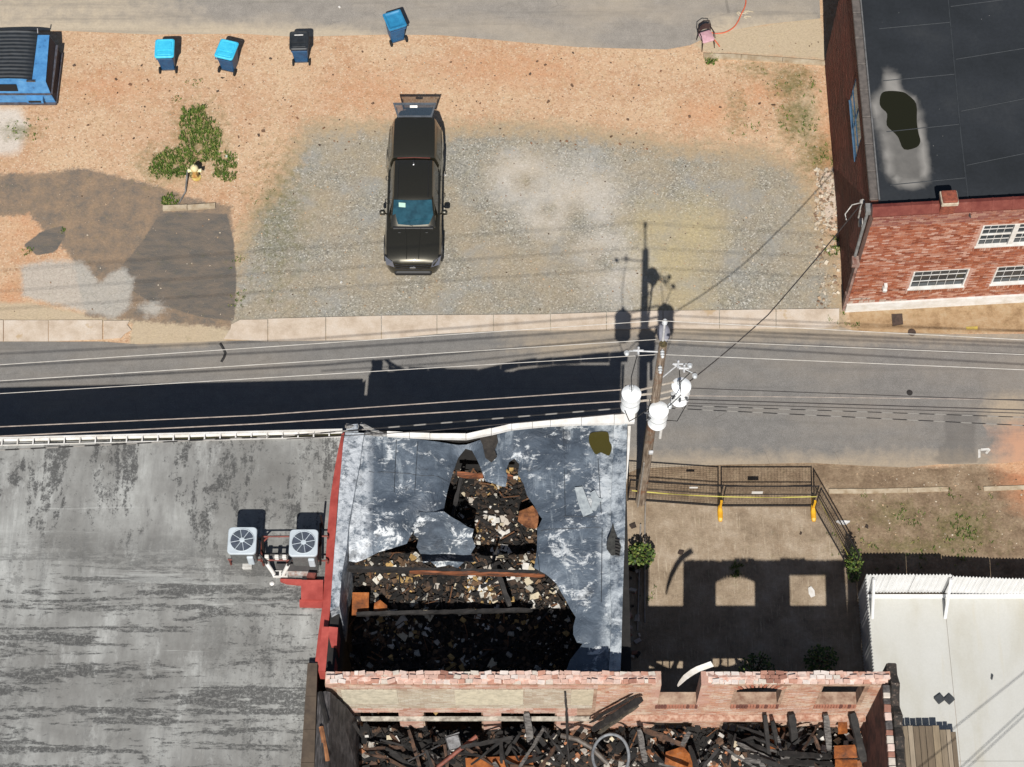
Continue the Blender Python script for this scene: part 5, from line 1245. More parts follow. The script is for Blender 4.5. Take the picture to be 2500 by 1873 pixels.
# heap of timbers
GS = 'charred timbers heaped in the shell'
rr_ = random.Random(77)
lm = [char, char, mat('ashen_timber', C(124, 120, 116), C(50, 46, 44), 6, .85, st=(1, 5, 1)), mat('brown_timber', C(104, 76, 58), C(44, 34, 28), 6, .85)]
for k in range(95):
    x = rr_.choice((rr_.gauss(1330, 60), rr_.gauss(1250, 90), rr_.gauss(1740, 110), rr_.gauss(2000, 60), rr_.gauss(1850, 60), rr_.gauss(950, 60), rr_.gauss(1150, 60))); y = rr_.uniform(1775, 1885); z = rr_.uniform(3.5, 4.4); p = P(x, y, z)
    if not (-4.0 < p.x < 9.7 and p.y < 17.2): continue
    an = rr_.gauss(-.5, .8) if x < 1900 else rr_.gauss(1.4, .5); l = rr_.uniform(.4, 1.5); d = Vector((math.cos(an), math.sin(an), rr_.gauss(0, .25))).normalized() * l
    a_, b_ = p - d * .5, p + d * .5
    for e in (a_, b_):
        e.x = max(-4.1, min(9.85, e.x)); e.y = min(17.42, e.y); e.z = max(e.z, zb(e.x, e.y) + .06)
    ci = rr_.randrange(4); nm_ = ('coal-black', 'coal-black', 'ash-grey', 'dark brown')[ci]; hf_ = 'east half, under the arched windows' if p.x > 3.5 else 'west half, under the plaster panels'
    beam(a_, b_, rr_.uniform(.05, .14), rr_.uniform(.03, .09), lm[ci], 'charred_timber', nm_ + ' loose timber in the shell heap, ' + hf_, nm_ + ' ' + GS + ', ' + hf_, seed=200 + k)
for k, (a, b, w_, lab) in enumerate((((1932, 1742), (1942, 1830), .2, 'broad charred post standing upright beside the white sill'), ((1886, 1760), (1906, 1850), .12, 'leaning black post next to the rust panel pair'), ((2016, 1745), (2024, 1830), .16, 'pale-flecked charred post left of the square rust panel'), ((1960, 1830), (2010, 1752), .06, 'thin light stick leaning between black posts'), ((1905, 1840), (2030, 1848), .14, 'long horizontal charred beam below the posts'), ((1905, 1860), (2030, 1866), .14, 'second horizontal charred beam under the long one'), ((2072, 1708), (2085, 1730), .1, 'charred stub poking over the inner sill'), ((2080, 1740), (2108, 1860), .2, 'thick charred post against the maroon side wall'), ((1868, 1745), (1880, 1880), .12, 'black post in front of the orange bricks'), ((1560, 1780), (1575, 1860), .16, 'pale grey burnt post left of the black gap'), ((1285, 1740), (1296, 1815), .18, 'pale fluted burnt post in front of the plaster wall'))):
    beam(P(*a, 4.75), P(*b, 3.8), w_, w_ * .7, lm[2] if 'pale' in lab else (lm[3] if 'light' in lab else char), 'burnt_post', lab, seed=400 + k, cat='timber')
# curled white flashing in the broken window
mb = MB(); prof = [(1654, 1676, 5.6), (1660, 1668, 5.9), (1672, 1655, 6.3), (1690, 1642, 6.7), (1705, 1634, 6.95), (1722, 1628, 7.1), (1738, 1622, 7.2)]
vs = []
for i, (x, y, z) in enumerate(prof):
    p = P(x, y, z); wd = .02 + .055 * math.sin(min(1, i / 3) * 1.57); q = Vector((.55, -.83, 0)) * wd
    vs += [p + q, p - q + Vector((0, 0, .06))]
mb.add([v for v in vs] + [v + Vector((.01, .01, -.012)) for v in vs], [(2 * i, 2 * i + 1, 2 * i + 3, 2 * i + 2) for i in range(6)] + [(14 + 2 * i, 14 + 2 * i + 2, 14 + 2 * i + 3, 14 + 2 * i + 1) for i in range(6)])
solo('curled_flashing', mb, white_paint, 'curled white metal flashing hanging in the broken window gap', 'flashing', smooth=60)
# ================================================================== VEHICLE
paint = NT('bronze_black_paint')
_c = paint.ramp(paint.noise(220, 2, .5), [(.4, (.022, .020, .013, 1)), (.7, (.05, .045, .03, 1))])
paint.b.inputs['Coat Weight'].default_value = 1.0; paint.b.inputs['Coat Roughness'].default_value = .015
paint = paint.done(_c, .32, .55)
blackp = mat('black_plastic', C(34, 34, 35), C(22, 22, 23), 20, .6, bump=.1)
wsg = NT('windshield_glass'); _wc = wsg.ramp(wsg.noise(3.5, 4, .6), [(.35, (.006, .03, .045, 1)), (.65, (.014, .058, .082, 1))]); wsg = wsg.done(_wc, .012, 0, .5)
tint = NT('tinted_hatch_glass'); tint.b.inputs['Alpha'].default_value = .62; tint = tint.done((.012, .03, .05, 1), .012, 0, .4)
steel = mat('chrome_steel', C(190, 190, 192), C(150, 150, 152), 9, .2, .9, bump=0)
tyre_m = mat('tyre_rubber', C(28, 28, 28), C(18, 18, 18), 12, .9)
TX, TY = -3.27, 34.06
tr = thing('pickup_truck', (TX, TY, 0), 'black pickup truck with camper topper, its rear hatch raised, on the gravel', 'truck')
def mirror_prof(half):                       # half: outer-bottom -> centre-top, returns full open profile
    return [(-x, y, z) for x, y, z in half] + [(x, y, z) for x, y, z in half[::-1] if x > 1e-6]
def L(y, pts): return mirror_prof([(x, y, z) for x, z in pts])
mb = MB()
mb.loft([L(.0, [(.56, .36), (.60, .42), (.60, .52), (.56, .62), (.3, .66), (0, .67)]),
         L(.06, [(.72, .32), (.76, .42), (.76, .62), (.70, .80), (.35, .84), (0, .85)]),
         L(.22, [(.84, .30), (.88, .42), (.88, .72), (.82, .92), (.4, .98), (0, .99)]),
         L(.5, [(.88, .30), (.93, .45), (.93, .84), (.86, .99), (.45, 1.05), (0, 1.06)]),
         L(.9, [(.88, .32), (.94, .5), (.945, .9), (.87, 1.03), (.45, 1.10), (0, 1.105)]),
         L(1.3, [(.86, .30), (.92, .5), (.935, .92), (.87, 1.06), (.45, 1.13), (0, 1.14)]),
         L(1.6, [(.86, .28), (.91, .5), (.925, .94), (.88, 1.1), (.45, 1.12), (0, 1.12)]),
         L(2.6, [(.86, .28), (.91, .5), (.92, .95), (.88, 1.12), (.45, 1.12), (0, 1.12)]),
         L(3.6, [(.86, .28), (.91, .5), (.92, .95), (.88, 1.13), (.45, 1.13), (0, 1.13)]),
         L(4.1, [(.87, .32), (.94, .5), (.95, .92), (.9, 1.13), (.45, 1.13), (0, 1.13)]),
         L(4.7, [(.87, .34), (.94, .5), (.95, .92), (.9, 1.13), (.45, 1.13), (0, 1.13)]),
         L(5.2, [(.86, .4), (.91, .5), (.92, .92), (.88, 1.12), (.45, 1.12), (0, 1.12)]),
         L(5.36, [(.82, .42), (.87, .5), (.88, .9), (.85, 1.1), (.45, 1.1), (0, 1.1)])])
body = obj('body', mb, paint, tr, smooth=38, local=True)
# creases of the hood
for sx in (-1, 1):
    mb = MB(); mb.tube([(sx * .2, .2, .985), (sx * .2, .5, 1.078), (sx * .23, .95, 1.122), (sx * .25, 1.28, 1.142)], .012, 6); obj('hood_crease', mb, paint, body, local=True, smooth=60)
    mb = MB(); mb.tube([(sx * .84, .28, .985), (sx * .865, .6, 1.022), (sx * .87, 1.25, 1.067)], .008, 5); obj('hood_gap', mb, blackp, body, local=True)
    mb = MB(); mb.bbox(sx * .45 - .05, 1.12, 1.118, sx * .45 + .05, 1.16, 1.14, .012); obj('washer_jet', mb, blackp, body, local=True)
mb = MB(); mb.bbox(-.68, 1.27, 1.1, .68, 1.42, 1.155, .02); cowl = obj('cowl', mb, blackp, tr, local=True)
for sx in (-.3, .35):
    mb = MB(); mb.tube([(sx + .3, 1.36, 1.17), (sx, 1.42, 1.185), (sx - .35, 1.4, 1.18)], .012, 5); obj('wiper', mb, blackp, cowl, local=True)
mb = MB()
mb.loft([L(1.34, [(.76, 1.1), (.745, 1.12), (.70, 1.135), (.5, 1.14), (0, 1.15)]),
         L(1.98, [(.80, 1.1), (.68, 1.64), (.63, 1.70), (.45, 1.735), (0, 1.745)]),
         L(2.2, [(.82, 1.1), (.675, 1.68), (.63, 1.745), (.45, 1.775), (0, 1.79)]),
         L(2.8, [(.83, 1.1), (.675, 1.69), (.63, 1.76), (.45, 1.795), (0, 1.81)]),
         L(3.4, [(.83, 1.1), (.67, 1.69), (.625, 1.75), (.45, 1.785), (0, 1.8)]),
         L(3.58, [(.83, 1.1), (.67, 1.66), (.62, 1.71), (.45, 1.745), (0, 1.755)])])
cab = obj('cab', mb, paint, tr, smooth=35, local=True)
for sx in (-.5, .5):
    mb = MB(); mb.tube([(sx, 2.1, 1.775), (sx, 2.8, 1.802), (sx, 3.5, 1.785)], .014, 5); obj('roof_groove', mb, blackp, cab, local=True)
mb = MB()                                              # windscreen, a curved sheet set just proud of the pillars
rows = []
for j in range(6):
    t = j / 5; y = 1.37 + t * .6; w_ = .70 - .08 * t; z = 1.152 + t * .592
    rows.append([(w_ * s, y + .07 * (abs(s) ** 2) * (1 - .4 * t), z - .03 * abs(s) ** 3 * t + .05) for s in (-1, -.66, -.33, 0, .33, .66, 1)])
mb.loft(rows, close=False); ws = obj('windshield', mb, wsg, tr, smooth=80, local=True)
mb = MB(); mb.add([(-.46, 1.80, 1.652), (-.24, 1.78, 1.652), (-.24, 1.89, 1.752), (-.46, 1.91, 1.752)], [(0, 1, 2, 3)]); obj('paper_sticker', mb, mat('pale_paper', C(186, 222, 206), C(170, 206, 190), 3, .7, bump=0), ws, local=True)
mb = MB(); mb.bbox(-.03, 2.84 + .55, 1.8, .03, 2.98 + .55, 1.86, .02); obj('antenna_fin', mb, blackp, cab, local=True)
mb = MB(); mb.lathe([(.03, 0), (.035, .02), (.01, .04)], (0, 3.36, 1.8), 10); obj('antenna_base', mb, steel, cab, local=True)
for sx in (-1, 1):
    for y0, y1, nm in ((1.75, 2.55, 'side_window'), (2.62, 3.42, 'side_window')):
        mb = MB(); f = lambda y, k: (sx * ((.825 if k == 0 else .69) + .006), y, 1.15 if k == 0 else 1.6)
        ya = y0 + (.25 if y0 < 2 else 0)
        mb.add([f(y0, 0), f(y1, 0), f(y1, 1), f(ya, 1)], [(0, 1, 2, 3) if sx > 0 else (3, 2, 1, 0)]); obj(nm, mb, glass_dark, cab, local=True)
    mb = MB(); mb.tube([(sx * .88, 1.86, 1.1), (sx * .97, 1.9, 1.13)], .03, 6); mb.bbox(min(sx * .93, sx * 1.13), 1.83, 1.08, max(sx * .93, sx * 1.13), 1.95, 1.25, .035)
    mi = obj('mirror', mb, paint, tr, local=True, smooth=40)
    mb = MB(); mb.box(min(sx * .96, sx * 1.1), 1.951, 1.1, max(sx * .96, sx * 1.1), 1.956, 1.23); obj('mirror_glass', mb, glass_dark, mi, local=True)
    for y in (2.35, 3.25): mb = MB(); mb.tube([(sx * .925, y, .98), (sx * .955, y + .03, .985), (sx * .955, y + .15, .985), (sx * .925, y + .18, .98)], .014, 6); obj('door_handle', mb, blackp, body, local=True)
    for yw in (.95, 4.42):                             # wheels under flared arches
        mb = MB(); mb.tube([(sx * .945, yw + .44 * math.cos(t), .42 + .42 * math.sin(t)) for t in np.linspace(-.2, 3.34, 14)], .035, 6); obj('wheel_arch', mb, blackp, body, local=True, smooth=60)
        Mw = Matrix.Translation((sx * .8, yw, .38)) @ Matrix.Rotation(math.pi / 2 * sx, 4, 'Y')
        mb = MB(); mb.lathe([(.2, -.11), (.34, -.12), (.38, -.08), (.38, .08), (.34, .12), (.2, .11)], n=24, M=Mw); wh = obj('wheel', mb, tyre_m, tr, local=True, smooth=40)
        mb = MB(); mb.lathe([(.2, .06), (.21, .115), (.05, .1)], n=16, M=Mw); obj('rim', mb, steel, wh, local=True)
    mb = MB(); q = [(sx * .60, .02, .76), (sx * .87, .12, .76), (sx * .93, .36, .93), (sx * .66, .12, .95)]
    mb.add([Vector(p) + Vector((0, -.012, .02)) for p in q] + [Vector(p) + Vector((0, .12, -.1)) for p in q], [(0, 1, 2, 3), (0, 4, 5, 1), (1, 5, 6, 2), (2, 6, 7, 3), (3, 7, 4, 0)] if sx > 0 else [(3, 2, 1, 0), (1, 5, 4, 0), (2, 6, 5, 1), (3, 7, 6, 2), (0, 4, 7, 3)])
    hl = NT('headlamp_lens') if 'hl_m' not in MATS else None
    if hl: MATS['hl_m'] = hl.done(C(120, 122, 132), .1, .3, .8)
    obj('headlight', mb, MATS['hl_m'], tr, local=True)
    mb = MB(); mb.box(sx * .8 - .05, 5.34, .72, sx * .8 + .05, 5.4, 1.02); obj('tail_lamp', mb, mat('red_lens', (.25, .01, .01, 1), (.18, .008, .008, 1), 5, .2, bump=0), tr, local=True)
mb = MB()
for i in range(3): mb.loft([[(x, -.035 + .12 * abs(x) ** 2 - .014 * k + i * .034, .69 + i * .075 + .045 * j) for x in np.linspace(-.58, .58, 9)] for k, j in ((0, 0), (1, .5), (0, 1))], close=False)
gri = obj('grille', mb, mat('grille_grey', C(96, 96, 104), C(60, 60, 66), 8, .3, .6, bump=0), tr, local=True)
mb = MB(); mb.bbox(-.11, -.055, .77, .11, .0, .87, .02); obj('badge', mb, steel, gri, local=True)
mb = MB(); mb.bbox(-.62, -.06, .36, .62, .14, .56, .05); obj('front_bumper', mb, blackp, tr, local=True)
mb = MB(); mb.bbox(-.85, 5.36, .42, .85, 5.52, .6, .03); obj('rear_bumper', mb, steel, tr, local=True)
mb = MB(); mb.bbox(-.8, 5.36, .62, .8, 5.41, 1.1, .02); tg = obj('tailgate', mb, paint, tr, local=True)
mb = MB()
mb.loft([L(3.66, [(.88, 1.13), (.74, 1.66), (.69, 1.74), (.45, 1.775), (0, 1.785)]), L(3.75, [(.89, 1.13), (.735, 1.7), (.69, 1.77), (.45, 1.81), (0, 1.82)]),
         L(4.5, [(.89, 1.13), (.73, 1.7), (.685, 1.775), (.45, 1.82), (0, 1.83)]), L(5.1, [(.87, 1.13), (.72, 1.69), (.675, 1.76), (.45, 1.81), (0, 1.82)]), L(5.24, [(.86, 1.13), (.70, 1.66), (.65, 1.73), (.45, 1.78), (0, 1.79)])])
tp = obj('topper', mb, paint, tr, smooth=35, local=True, label='body-coloured camper topper')
mb = MB(); mb.tube([(-.55, 3.63, 1.77), (0, 3.64, 1.79), (.55, 3.63, 1.77)], .014, 5); obj('brake_lamp', mb, mat('lamp_red_dull', C(120, 60, 50), None, 5, .4), tp, local=True)
for sx in (-1, 1):
    mb = MB(); mb.add([(sx * .875, 3.85, 1.22), (sx * .865, 5.05, 1.22), (sx * .752, 5.02, 1.62), (sx * .76, 3.9, 1.62)], [(0, 1, 2, 3)]); obj('topper_window', mb, glass_dark, tp, local=True)
# raised hatch
hb, ht = (5.25, 1.80), (5.62, 2.1); fr = MB()
def hp(x, t, o=0): return Vector((x, hb[0] + (ht[0] - hb[0]) * t, hb[1] + (ht[1] - hb[1]) * t + o))
def hw(t): return .58 + .15 * t
outer_ = [hp(-hw(0), 0), hp(hw(0), 0), hp(hw(1), 1), hp(-hw(1), 1)]; inner_ = [hp(-hw(0) + .05, .1), hp(hw(0) - .05, .1), hp(hw(1) - .06, .86), hp(-hw(1) + .06, .86)]
for dz in (0, -.03):
    up_ = Vector((0, 0, dz)); vs_ = [p + up_ for p in outer_ + inner_]
    fr.add(vs_, [(i, (i + 1) % 4, 4 + (i + 1) % 4, 4 + i) for i in range(4)])
fr.add([p for p in outer_] + [p + Vector((0, 0, -.03)) for p in outer_], [(i, 4 + i, 4 + (i + 1) % 4, (i + 1) % 4) for i in range(4)])
hf = obj('rear_hatch', fr, mat('hatch_frame', C(92, 98, 106), C(76, 80, 86), 8, .8, 0, bump=0, spec=.1), tr, local=True, label='raised glass hatch of the topper')
mb = MB(); mb.add([p + Vector((0, 0, -.012)) for p in inner_], [(0, 1, 2, 3)]); obj('hatch_glass', mb, tint, hf, local=True)
mb = MB(); mb.add([hp(-.16, .64, .004), hp(.09, .64, .004), hp(.09, .8, .004), hp(-.16, .8, .004)], [(0, 1, 2, 3)]); obj('sticker', mb, white_paint, hf, local=True)
for sx in (-.55, .55): mb = MB(); mb.tube([(sx, 5.2, 1.5), (sx * 1.1, 5.5, 2.0)], .012, 6); obj('gas_strut', mb, steel, hf, local=True)

# ================================================================== BINS
blue = mat('blue_bin_plastic', C(24, 92, 140), C(18, 74, 118), 6, .5, bump=.08)
cyan = mat('bright_blue_lid', C(70, 214, 250), C(56, 196, 240), 9, .6, bump=.1, c=C(110, 226, 252))
midb = mat('mid_blue_lid', C(52, 148, 196), C(42, 128, 176), 6, .5, bump=.08)
blk = mat('black_lid', C(50, 54, 58), C(34, 37, 40), 5, .5, bump=.08)
def rrect(w_, d, r, z, cy=0.0, n=4):
    pts = []
    for cx_, cy_, a0 in ((w_ / 2 - r, d / 2 - r, 0), (-w_ / 2 + r, d / 2 - r, 90), (-w_ / 2 + r, -d / 2 + r, 180), (w_ / 2 - r, -d / 2 + r, 270)):
        for k in range(n + 1):
            t = R(a0 + 90 * k / n); pts.append((cx_ + r * math.cos(t), cy + cy_ + r * math.sin(t), z))
    return pts
def ring_loft(mb, rings):
    n = len(rings[0]); o = [p for r in rings for p in r]; fs = []
    for i in range(len(rings) - 1):
        for k in range(n): fs.append((i * n + k, i * n + (k + 1) % n, (i + 1) * n + (k + 1) % n, (i + 1) * n + k))
    fs.append(tuple(range(n - 1, -1, -1))); fs.append(tuple((len(rings) - 1) * n + k for k in range(n)))
    mb.add(o, fs)
def make_bin(name, label, lid_m, body_m, open_top=False, h=1.04):
    """wheeled cart; wheels and handle on the -y side"""
    t = thing(name, (0, 0, 0), label, 'bin', 'wheeled bins along the dirt lot')
    mb = MB(); ring_loft(mb, [rrect(.46, .5, .05, .04, .03), rrect(.5, .54, .05, .3, .03), rrect(.59, .66, .06, .92, .02), rrect(.63, .72, .06, .93, .02), rrect(.63, .72, .06, .98, .02)])
    bd = obj('body', mb, body_m, t, local=True, smooth=35)
    mb = MB()
    if open_top:
        ring_loft(mb, [rrect(.66, .76, .05, .98, .02), rrect(.66, .76, .05, 1.02, .02), rrect(.58, .66, .05, 1.03, .02), rrect(.5, .56, .05, .995, .03), rrect(.42, .46, .05, .985, .04)])
    else:
        ring_loft(mb, [rrect(.67, .78, .09, .98, .02), rrect(.68, .79, .09, 1.0, .02), rrect(.67, .78, .09, 1.03, .02), rrect(.6, .7, .08, 1.055, .02), rrect(.56, .66, .07, 1.045, .02)])
    ld = obj('lid', mb, lid_m, t, local=True, smooth=30)
    if not open_top:
        mb = MB(); ring_loft(mb, [rrect(.5, .36, .05, 1.04, .1), rrect(.48, .34, .05, 1.065, .1)]); obj('lid_panel', mb, lid_m, ld, local=True, smooth=30)
        mb = MB(); ring_loft(mb, [rrect(.5, .16, .04, 1.04, -.2), rrect(.47, .13, .04, 1.06, -.2)]); obj('lid_panel', mb, lid_m, ld, local=True, smooth=30)
    mb = MB(); mb.tube([(-.27, -.34, .95), (-.27, -.42, .98), (.27, -.42, .98), (.27, -.34, .95)], .016, 6); obj('handle', mb, body_m, t, local=True, smooth=60)
    for sx in (-1, 1):
        Mw = Matrix.Translation((sx * .285, -.26, .125)) @ Matrix.Rotation(math.pi / 2, 4, 'Y')
        mb = MB(); mb.lathe([(.03, -.03), (.11, -.03), (.125, -.018), (.125, .018), (.11, .03), (.03, .03)], n=18, M=Mw); obj('wheel', mb, tyre_m, t, local=True, smooth=40)
    mb = MB(); mb.tube([(-.3, -.26, .125), (.3, -.26, .125)], .014, 6); obj('axle', mb, steel, t, local=True)
    return t
def place_bin(t, wl, wr):
    a, b = P(*wl), P(*wr); d = b - a; rot = math.atan2(d.y, d.x); m_ = (a + b) / 2
    t.location = m_ + Matrix.Rotation(rot, 3, 'Z') @ Vector((0, .26, 0)); t.rotation_euler = (0, 0, rot)
place_bin(make_bin('recycling_bin', 'square-on wheeled bin with bright cyan lid, nearest the dumpster', cyan, blue), (392, 177), (431, 176))
b2_ = make_bin('recycling_bin', 'slightly turned wheeled bin with bright cyan lid beside the black-lidded bin', cyan, blue); place_bin(b2_, (536, 174), (575, 183))
place_bin(make_bin('waste_bin', 'blue wheeled bin with a rounded black lid', blk, blue), (717, 158), (756, 157))
place_bin(make_bin('recycling_bin', 'all-blue wheeled bin with sunken lid on the pavement edge', midb, mat('mid_blue_body', C(30, 104, 156), C(24, 88, 136), 6, .5, bump=.08), True), (954, 112), (993, 100))
bk = [o for o in bpy.data.objects if o.get('label', '').startswith('blue wheeled bin')][0]
mb = MB(); mb.box(-.16, .2, 1.066, .14, .24, 1.072); obj('lid_mark', mb, white_paint, bk, local=True)

# ================================================================== DUMPSTER
dblue = NT('worn_blue_steel'); _n = dblue.noise(3, 7, .7); _c = dblue.ramp(_n, [(.28, C(60, 78, 96)), (.4, C(74, 138, 196)), (.62, C(96, 164, 220)), (.8, C(140, 176, 204))]); _r = dblue.ramp(dblue.noise(5, 7, .8, loc=(3, 3, 3)), [(.62, 0.0), (.7, .8)]); _c = dblue.mix(_r, _c, C(120, 84, 60)); dblue.bump(_n, .3, .01); dblue = dblue.done(_c, .55)
du = thing('dumpster', (-16.8, 42, 0), 'dented blue steel dumpster with ribbed black plastic lid', 'dumpster')
xr, yf, yb_, zt = -15.82, 41.0, 43.08, 1.36
mb = MB()
# tapering body: sides lean in to the top
bt = [(-18.6, yf, .12), (xr, yf, .12), (xr - .05, yb_, .12), (-18.6, yb_, .12)]
md = [(-18.6, yf - .02, .75), (xr - .08, yf - .02, .75), (xr - .12, yb_, .75), (-18.6, yb_, .75)]
tpq = [(-18.4, yf + .06, zt), (xr - .13, yf + .06, zt), (xr - .2, yb_ - .08, zt), (-18.4, yb_ - .08, zt)]
mb.add(bt + md + tpq, [(3, 2, 1, 0), (0, 1, 5, 4), (1, 2, 6, 5), (2, 3, 7, 6), (3, 0, 4, 7), (4, 5, 9, 8), (5, 6, 10, 9), (6, 7, 11, 10), (7, 4, 8, 11), (8, 9, 10, 11)])
obj('body', mb, dblue, du)
mb = MB(); e_ = .012; mb.add([(xr + e_, yf + .02, .2), (xr - .05 + e_, yb_ - .02, .2), (xr - .12 + e_, yb_ - .02, .75), (xr - .08 + e_, yf + .02, .75)], [(0, 1, 2, 3)]); mb.add([(xr - .08 + e_, yf + .03, .76), (xr - .12 + e_, yb_ - .03, .76), (xr - .2 + e_, yb_ - .1, zt - .02), (xr - .13 + e_, yf + .08, zt - .02)], [(0, 1, 2, 3)]); obj('shade_plate', mb, mat('shaded_side_tone', C(74, 64, 72), C(48, 40, 46), 4, .9, st=(1, 6, 1)), du, label='rust-streaked side plate with its shade put into the colour')  # plate over the body side, its shade put into the dark colour
mb = MB(); mb.box(-18.3, yf - .055, .70, xr - .06, yf - .022, .78); mb.box(xr - .10, yf, .68, xr - .02, yb_ - .05, .74); mb.box(xr - .02, yf, .1, xr + .03, yb_, .2); mb.box(-18.3, yf - .06, .1, xr, yf - .002, .2); obj('rib', mb, mat('dark_rib', C(92, 96, 108), C(70, 60, 60), 6, .6), du)
mb = MB(); mb.box(-16.75, yf - .2, .42, -16.18, yf - .005, .62); obj('fork_pocket', mb, dblue, du)
mb = MB(); mb.box(-16.68, yf - .205, .46, -16.25, yf - .201, .58); obj('pocket_mouth', mb, blackp, du)
mb = MB(); mb.box(-17.9, yf - .012, .88, -16.98, yf + .012, 1.26); obj('side_opening', mb, mat('black_void', C(16, 16, 16), C(8, 8, 8), 9, .9), du)
mb = MB(); secs = []
n_ = 56
for i in range(n_ + 1):
    y = yf + .1 + (yb_ + .02 - yf - .1) * i / n_; rz_ = .02 * math.cos(i / n_ * 13 * 2 * math.pi)
    secs.append([(-18.45, y, zt + .04 + rz_), (-17.8, y, zt + .08 + rz_), (-17.2, y, zt + .1 + rz_), (-16.75, y, zt + .08 + rz_), (-16.45, y, zt + .04 + rz_ * .5), (-16.42, y, zt + .0)])
mb.loft(secs, close=False); obj('lid', mb, mat('ribbed_lid', C(48, 53, 58), C(34, 38, 42), 5, .55, bump=.1), du, smooth=60)
mb = MB(); mb.tube([(-16.42, yb_ - .02, zt + .02), (-16.42, yb_ + .1, zt + .14)], .02, 6); obj('hinge', mb, steel, du)
mb = MB(); mb.box(-16.6, yf + .03, zt, -16.3, yf + .1, zt + .05); obj('latch', mb, steel, du)

# ================================================================== HYDRANT, POST, CHAIR, HOSE
hy = thing('fire_hydrant', P(480, 434), 'pale yellow fire hydrant in the weeds', 'hydrant'); hc = P(480, 434)
hyd = mat('yellow_hydrant', C(228, 206, 130), C(200, 168, 84), 7, .55, bump=.15)
hyw = mat('cream_bonnet', C(246, 236, 196), C(232, 212, 150), 7, .5, bump=.1)
mb = MB(); mb.lathe([(.14, 0), (.16, .02), (.16, .05), (.10, .06), (.1, .5), (.13, .52), (.13, .56)], hc, 16); obj('barrel', mb, hyd, hy, smooth=40)
mb = MB(); mb.lathe([(.135, .56), (.14, .6), (.11, .68), (.05, .73), (.03, .74), (.03, .79), (.01, .8)], hc, 16); obj('bonnet', mb, hyw, hy, smooth=40)
for a in (0, math.pi): mb = MB(); mb.lathe([(.06, 0), (.06, .1), (.075, .1), (.075, .15), (.03, .16)], hc + Vector((0, 0, .45)), 12, Matrix.Rotation(a, 4, 'Z') @ Matrix.Translation((.08, 0, 0)) @ Matrix.Rotation(math.pi / 2, 4, 'Y')); obj('outlet', mb, hyw, hy, smooth=40)
mb = MB(); mb.lathe([(.08, 0), (.08, .1), (.1, .1), (.1, .15), (.03, .17)], hc + Vector((0, 0, .42)), 12, Matrix.Translation((0, -.08, 0)) @ Matrix.Rotation(math.pi / 2, 4, 'X')); obj('pumper_outlet', mb, mat('rusty_cap', C(190, 120, 60), C(226, 196, 120), 10, .6), hy, smooth=40)
mb = MB(); a = P(437, 498); mb.tube([a + Vector((0, 0, .03)), a + Vector((.2, .42, .1)), P(461, 424) + Vector((0, -.05, .3))], .028, 8); solo('steel_post', mb, mat('galv_post', C(170, 170, 166), C(120, 118, 114), 8, .5, .4), 'bent galvanised post leaning over beside the yellow hydrant', 'post', smooth=60)
cr = Matrix.Translation(P(1722, 108)) @ Matrix.Rotation(R(22), 4, 'Z')
cc = thing('chair', P(1722, 108), 'dark metal-framed chair with pink padded seat beside the orange hose', 'chair')
pink = mat('pink_vinyl', C(224, 178, 186), C(206, 158, 170), 8, .6, bump=.1); cfr = mat('chair_tube', C(62, 44, 42), C(44, 32, 30), 6, .4, .3)
cr = Matrix.Translation(P(1722, 108)) @ Matrix.Rotation(R(20), 4, 'Z')
mb = MB(); rg = [[cr @ Vector(p) for p in rrect(w_, d, .07, z, -.02)] for w_, d, z in ((.4, .4, .42), (.45, .46, .44), (.45, .46, .48), (.38, .38, .505))]; ring_loft(mb, rg); obj('seat', mb, pink, cc, smooth=50)
mb = MB(); bw = []
for z in (.56, .62, .8, .86): bw.append([cr @ Vector((x, .25 + .05 * (z - .5) - .07 * (x / .22) ** 2, z - .03 * (x / .22) ** 2)) for x in np.linspace(-.2, .2, 7)])
mb.loft(bw, close=False); obj('backrest', mb, mat('brown_back', C(70, 50, 46), C(52, 38, 36), 6, .6), cc, smooth=60)
mb = MB(); mb.tube([cr @ Vector(p) for p in ((-.22, .18, .44), (-.24, .24, .7), (-.2, .3, .9), (0, .34, .95), (.2, .3, .9), (.24, .24, .7), (.22, .18, .44))], .017, 6); mb.tube([cr @ Vector(p) for p in ((-.23, .2, .66), (-.25, -.1, .68), (-.24, -.2, .5))], .017, 6); mb.tube([cr @ Vector(p) for p in ((.23, .2, .66), (.25, -.1, .68), (.24, -.2, .5))], .017, 6); obj('back_frame', mb, cfr, cc, smooth=60)
for sx, sy_ in ((-1, -1), (1, -1), (-1, 1), (1, 1)): mb = MB(); mb.tube([cr @ Vector((sx * .21, sy_ * .2, .44)), cr @ Vector((sx * .24, sy_ * .26, 0.0))], .016, 6); obj('leg', mb, cfr, cc, smooth=60)
hose_m = mat('orange_hose', C(240, 120, 84), C(220, 96, 62), 9, .5, bump=.05)
mb = MB(); hp_ = [(1757, 114), (1749, 103), (1738, 90), (1734, 80), (1748, 82), (1770, 79), (1790, 68), (1802, 52), (1809, 36), (1818, 18), (1821, 2), (1816, -14), (1800, -40)]
pts = []
for i in range(len(hp_) - 1):
    for k in range(4):
        t = k / 4; q = [Vector(hp_[max(0, min(len(hp_) - 1, i + o))] + (0,)) for o in (-1, 0, 1, 2)]
        c = .5 * (2 * q[1] + (q[2] - q[0]) * t + (2 * q[0] - 5 * q[1] + 4 * q[2] - q[3]) * t * t + (3 * q[1] - q[0] - 3 * q[2] + q[3]) * t ** 3)
        pts.append(P(c.x, c.y, .055))
mb.tube(pts, .022, 8); solo('garden_hose', mb, hose_m, 'orange hose curving over the upper pavement past the chair', 'hose', smooth=60)
r5 = random.Random(5)
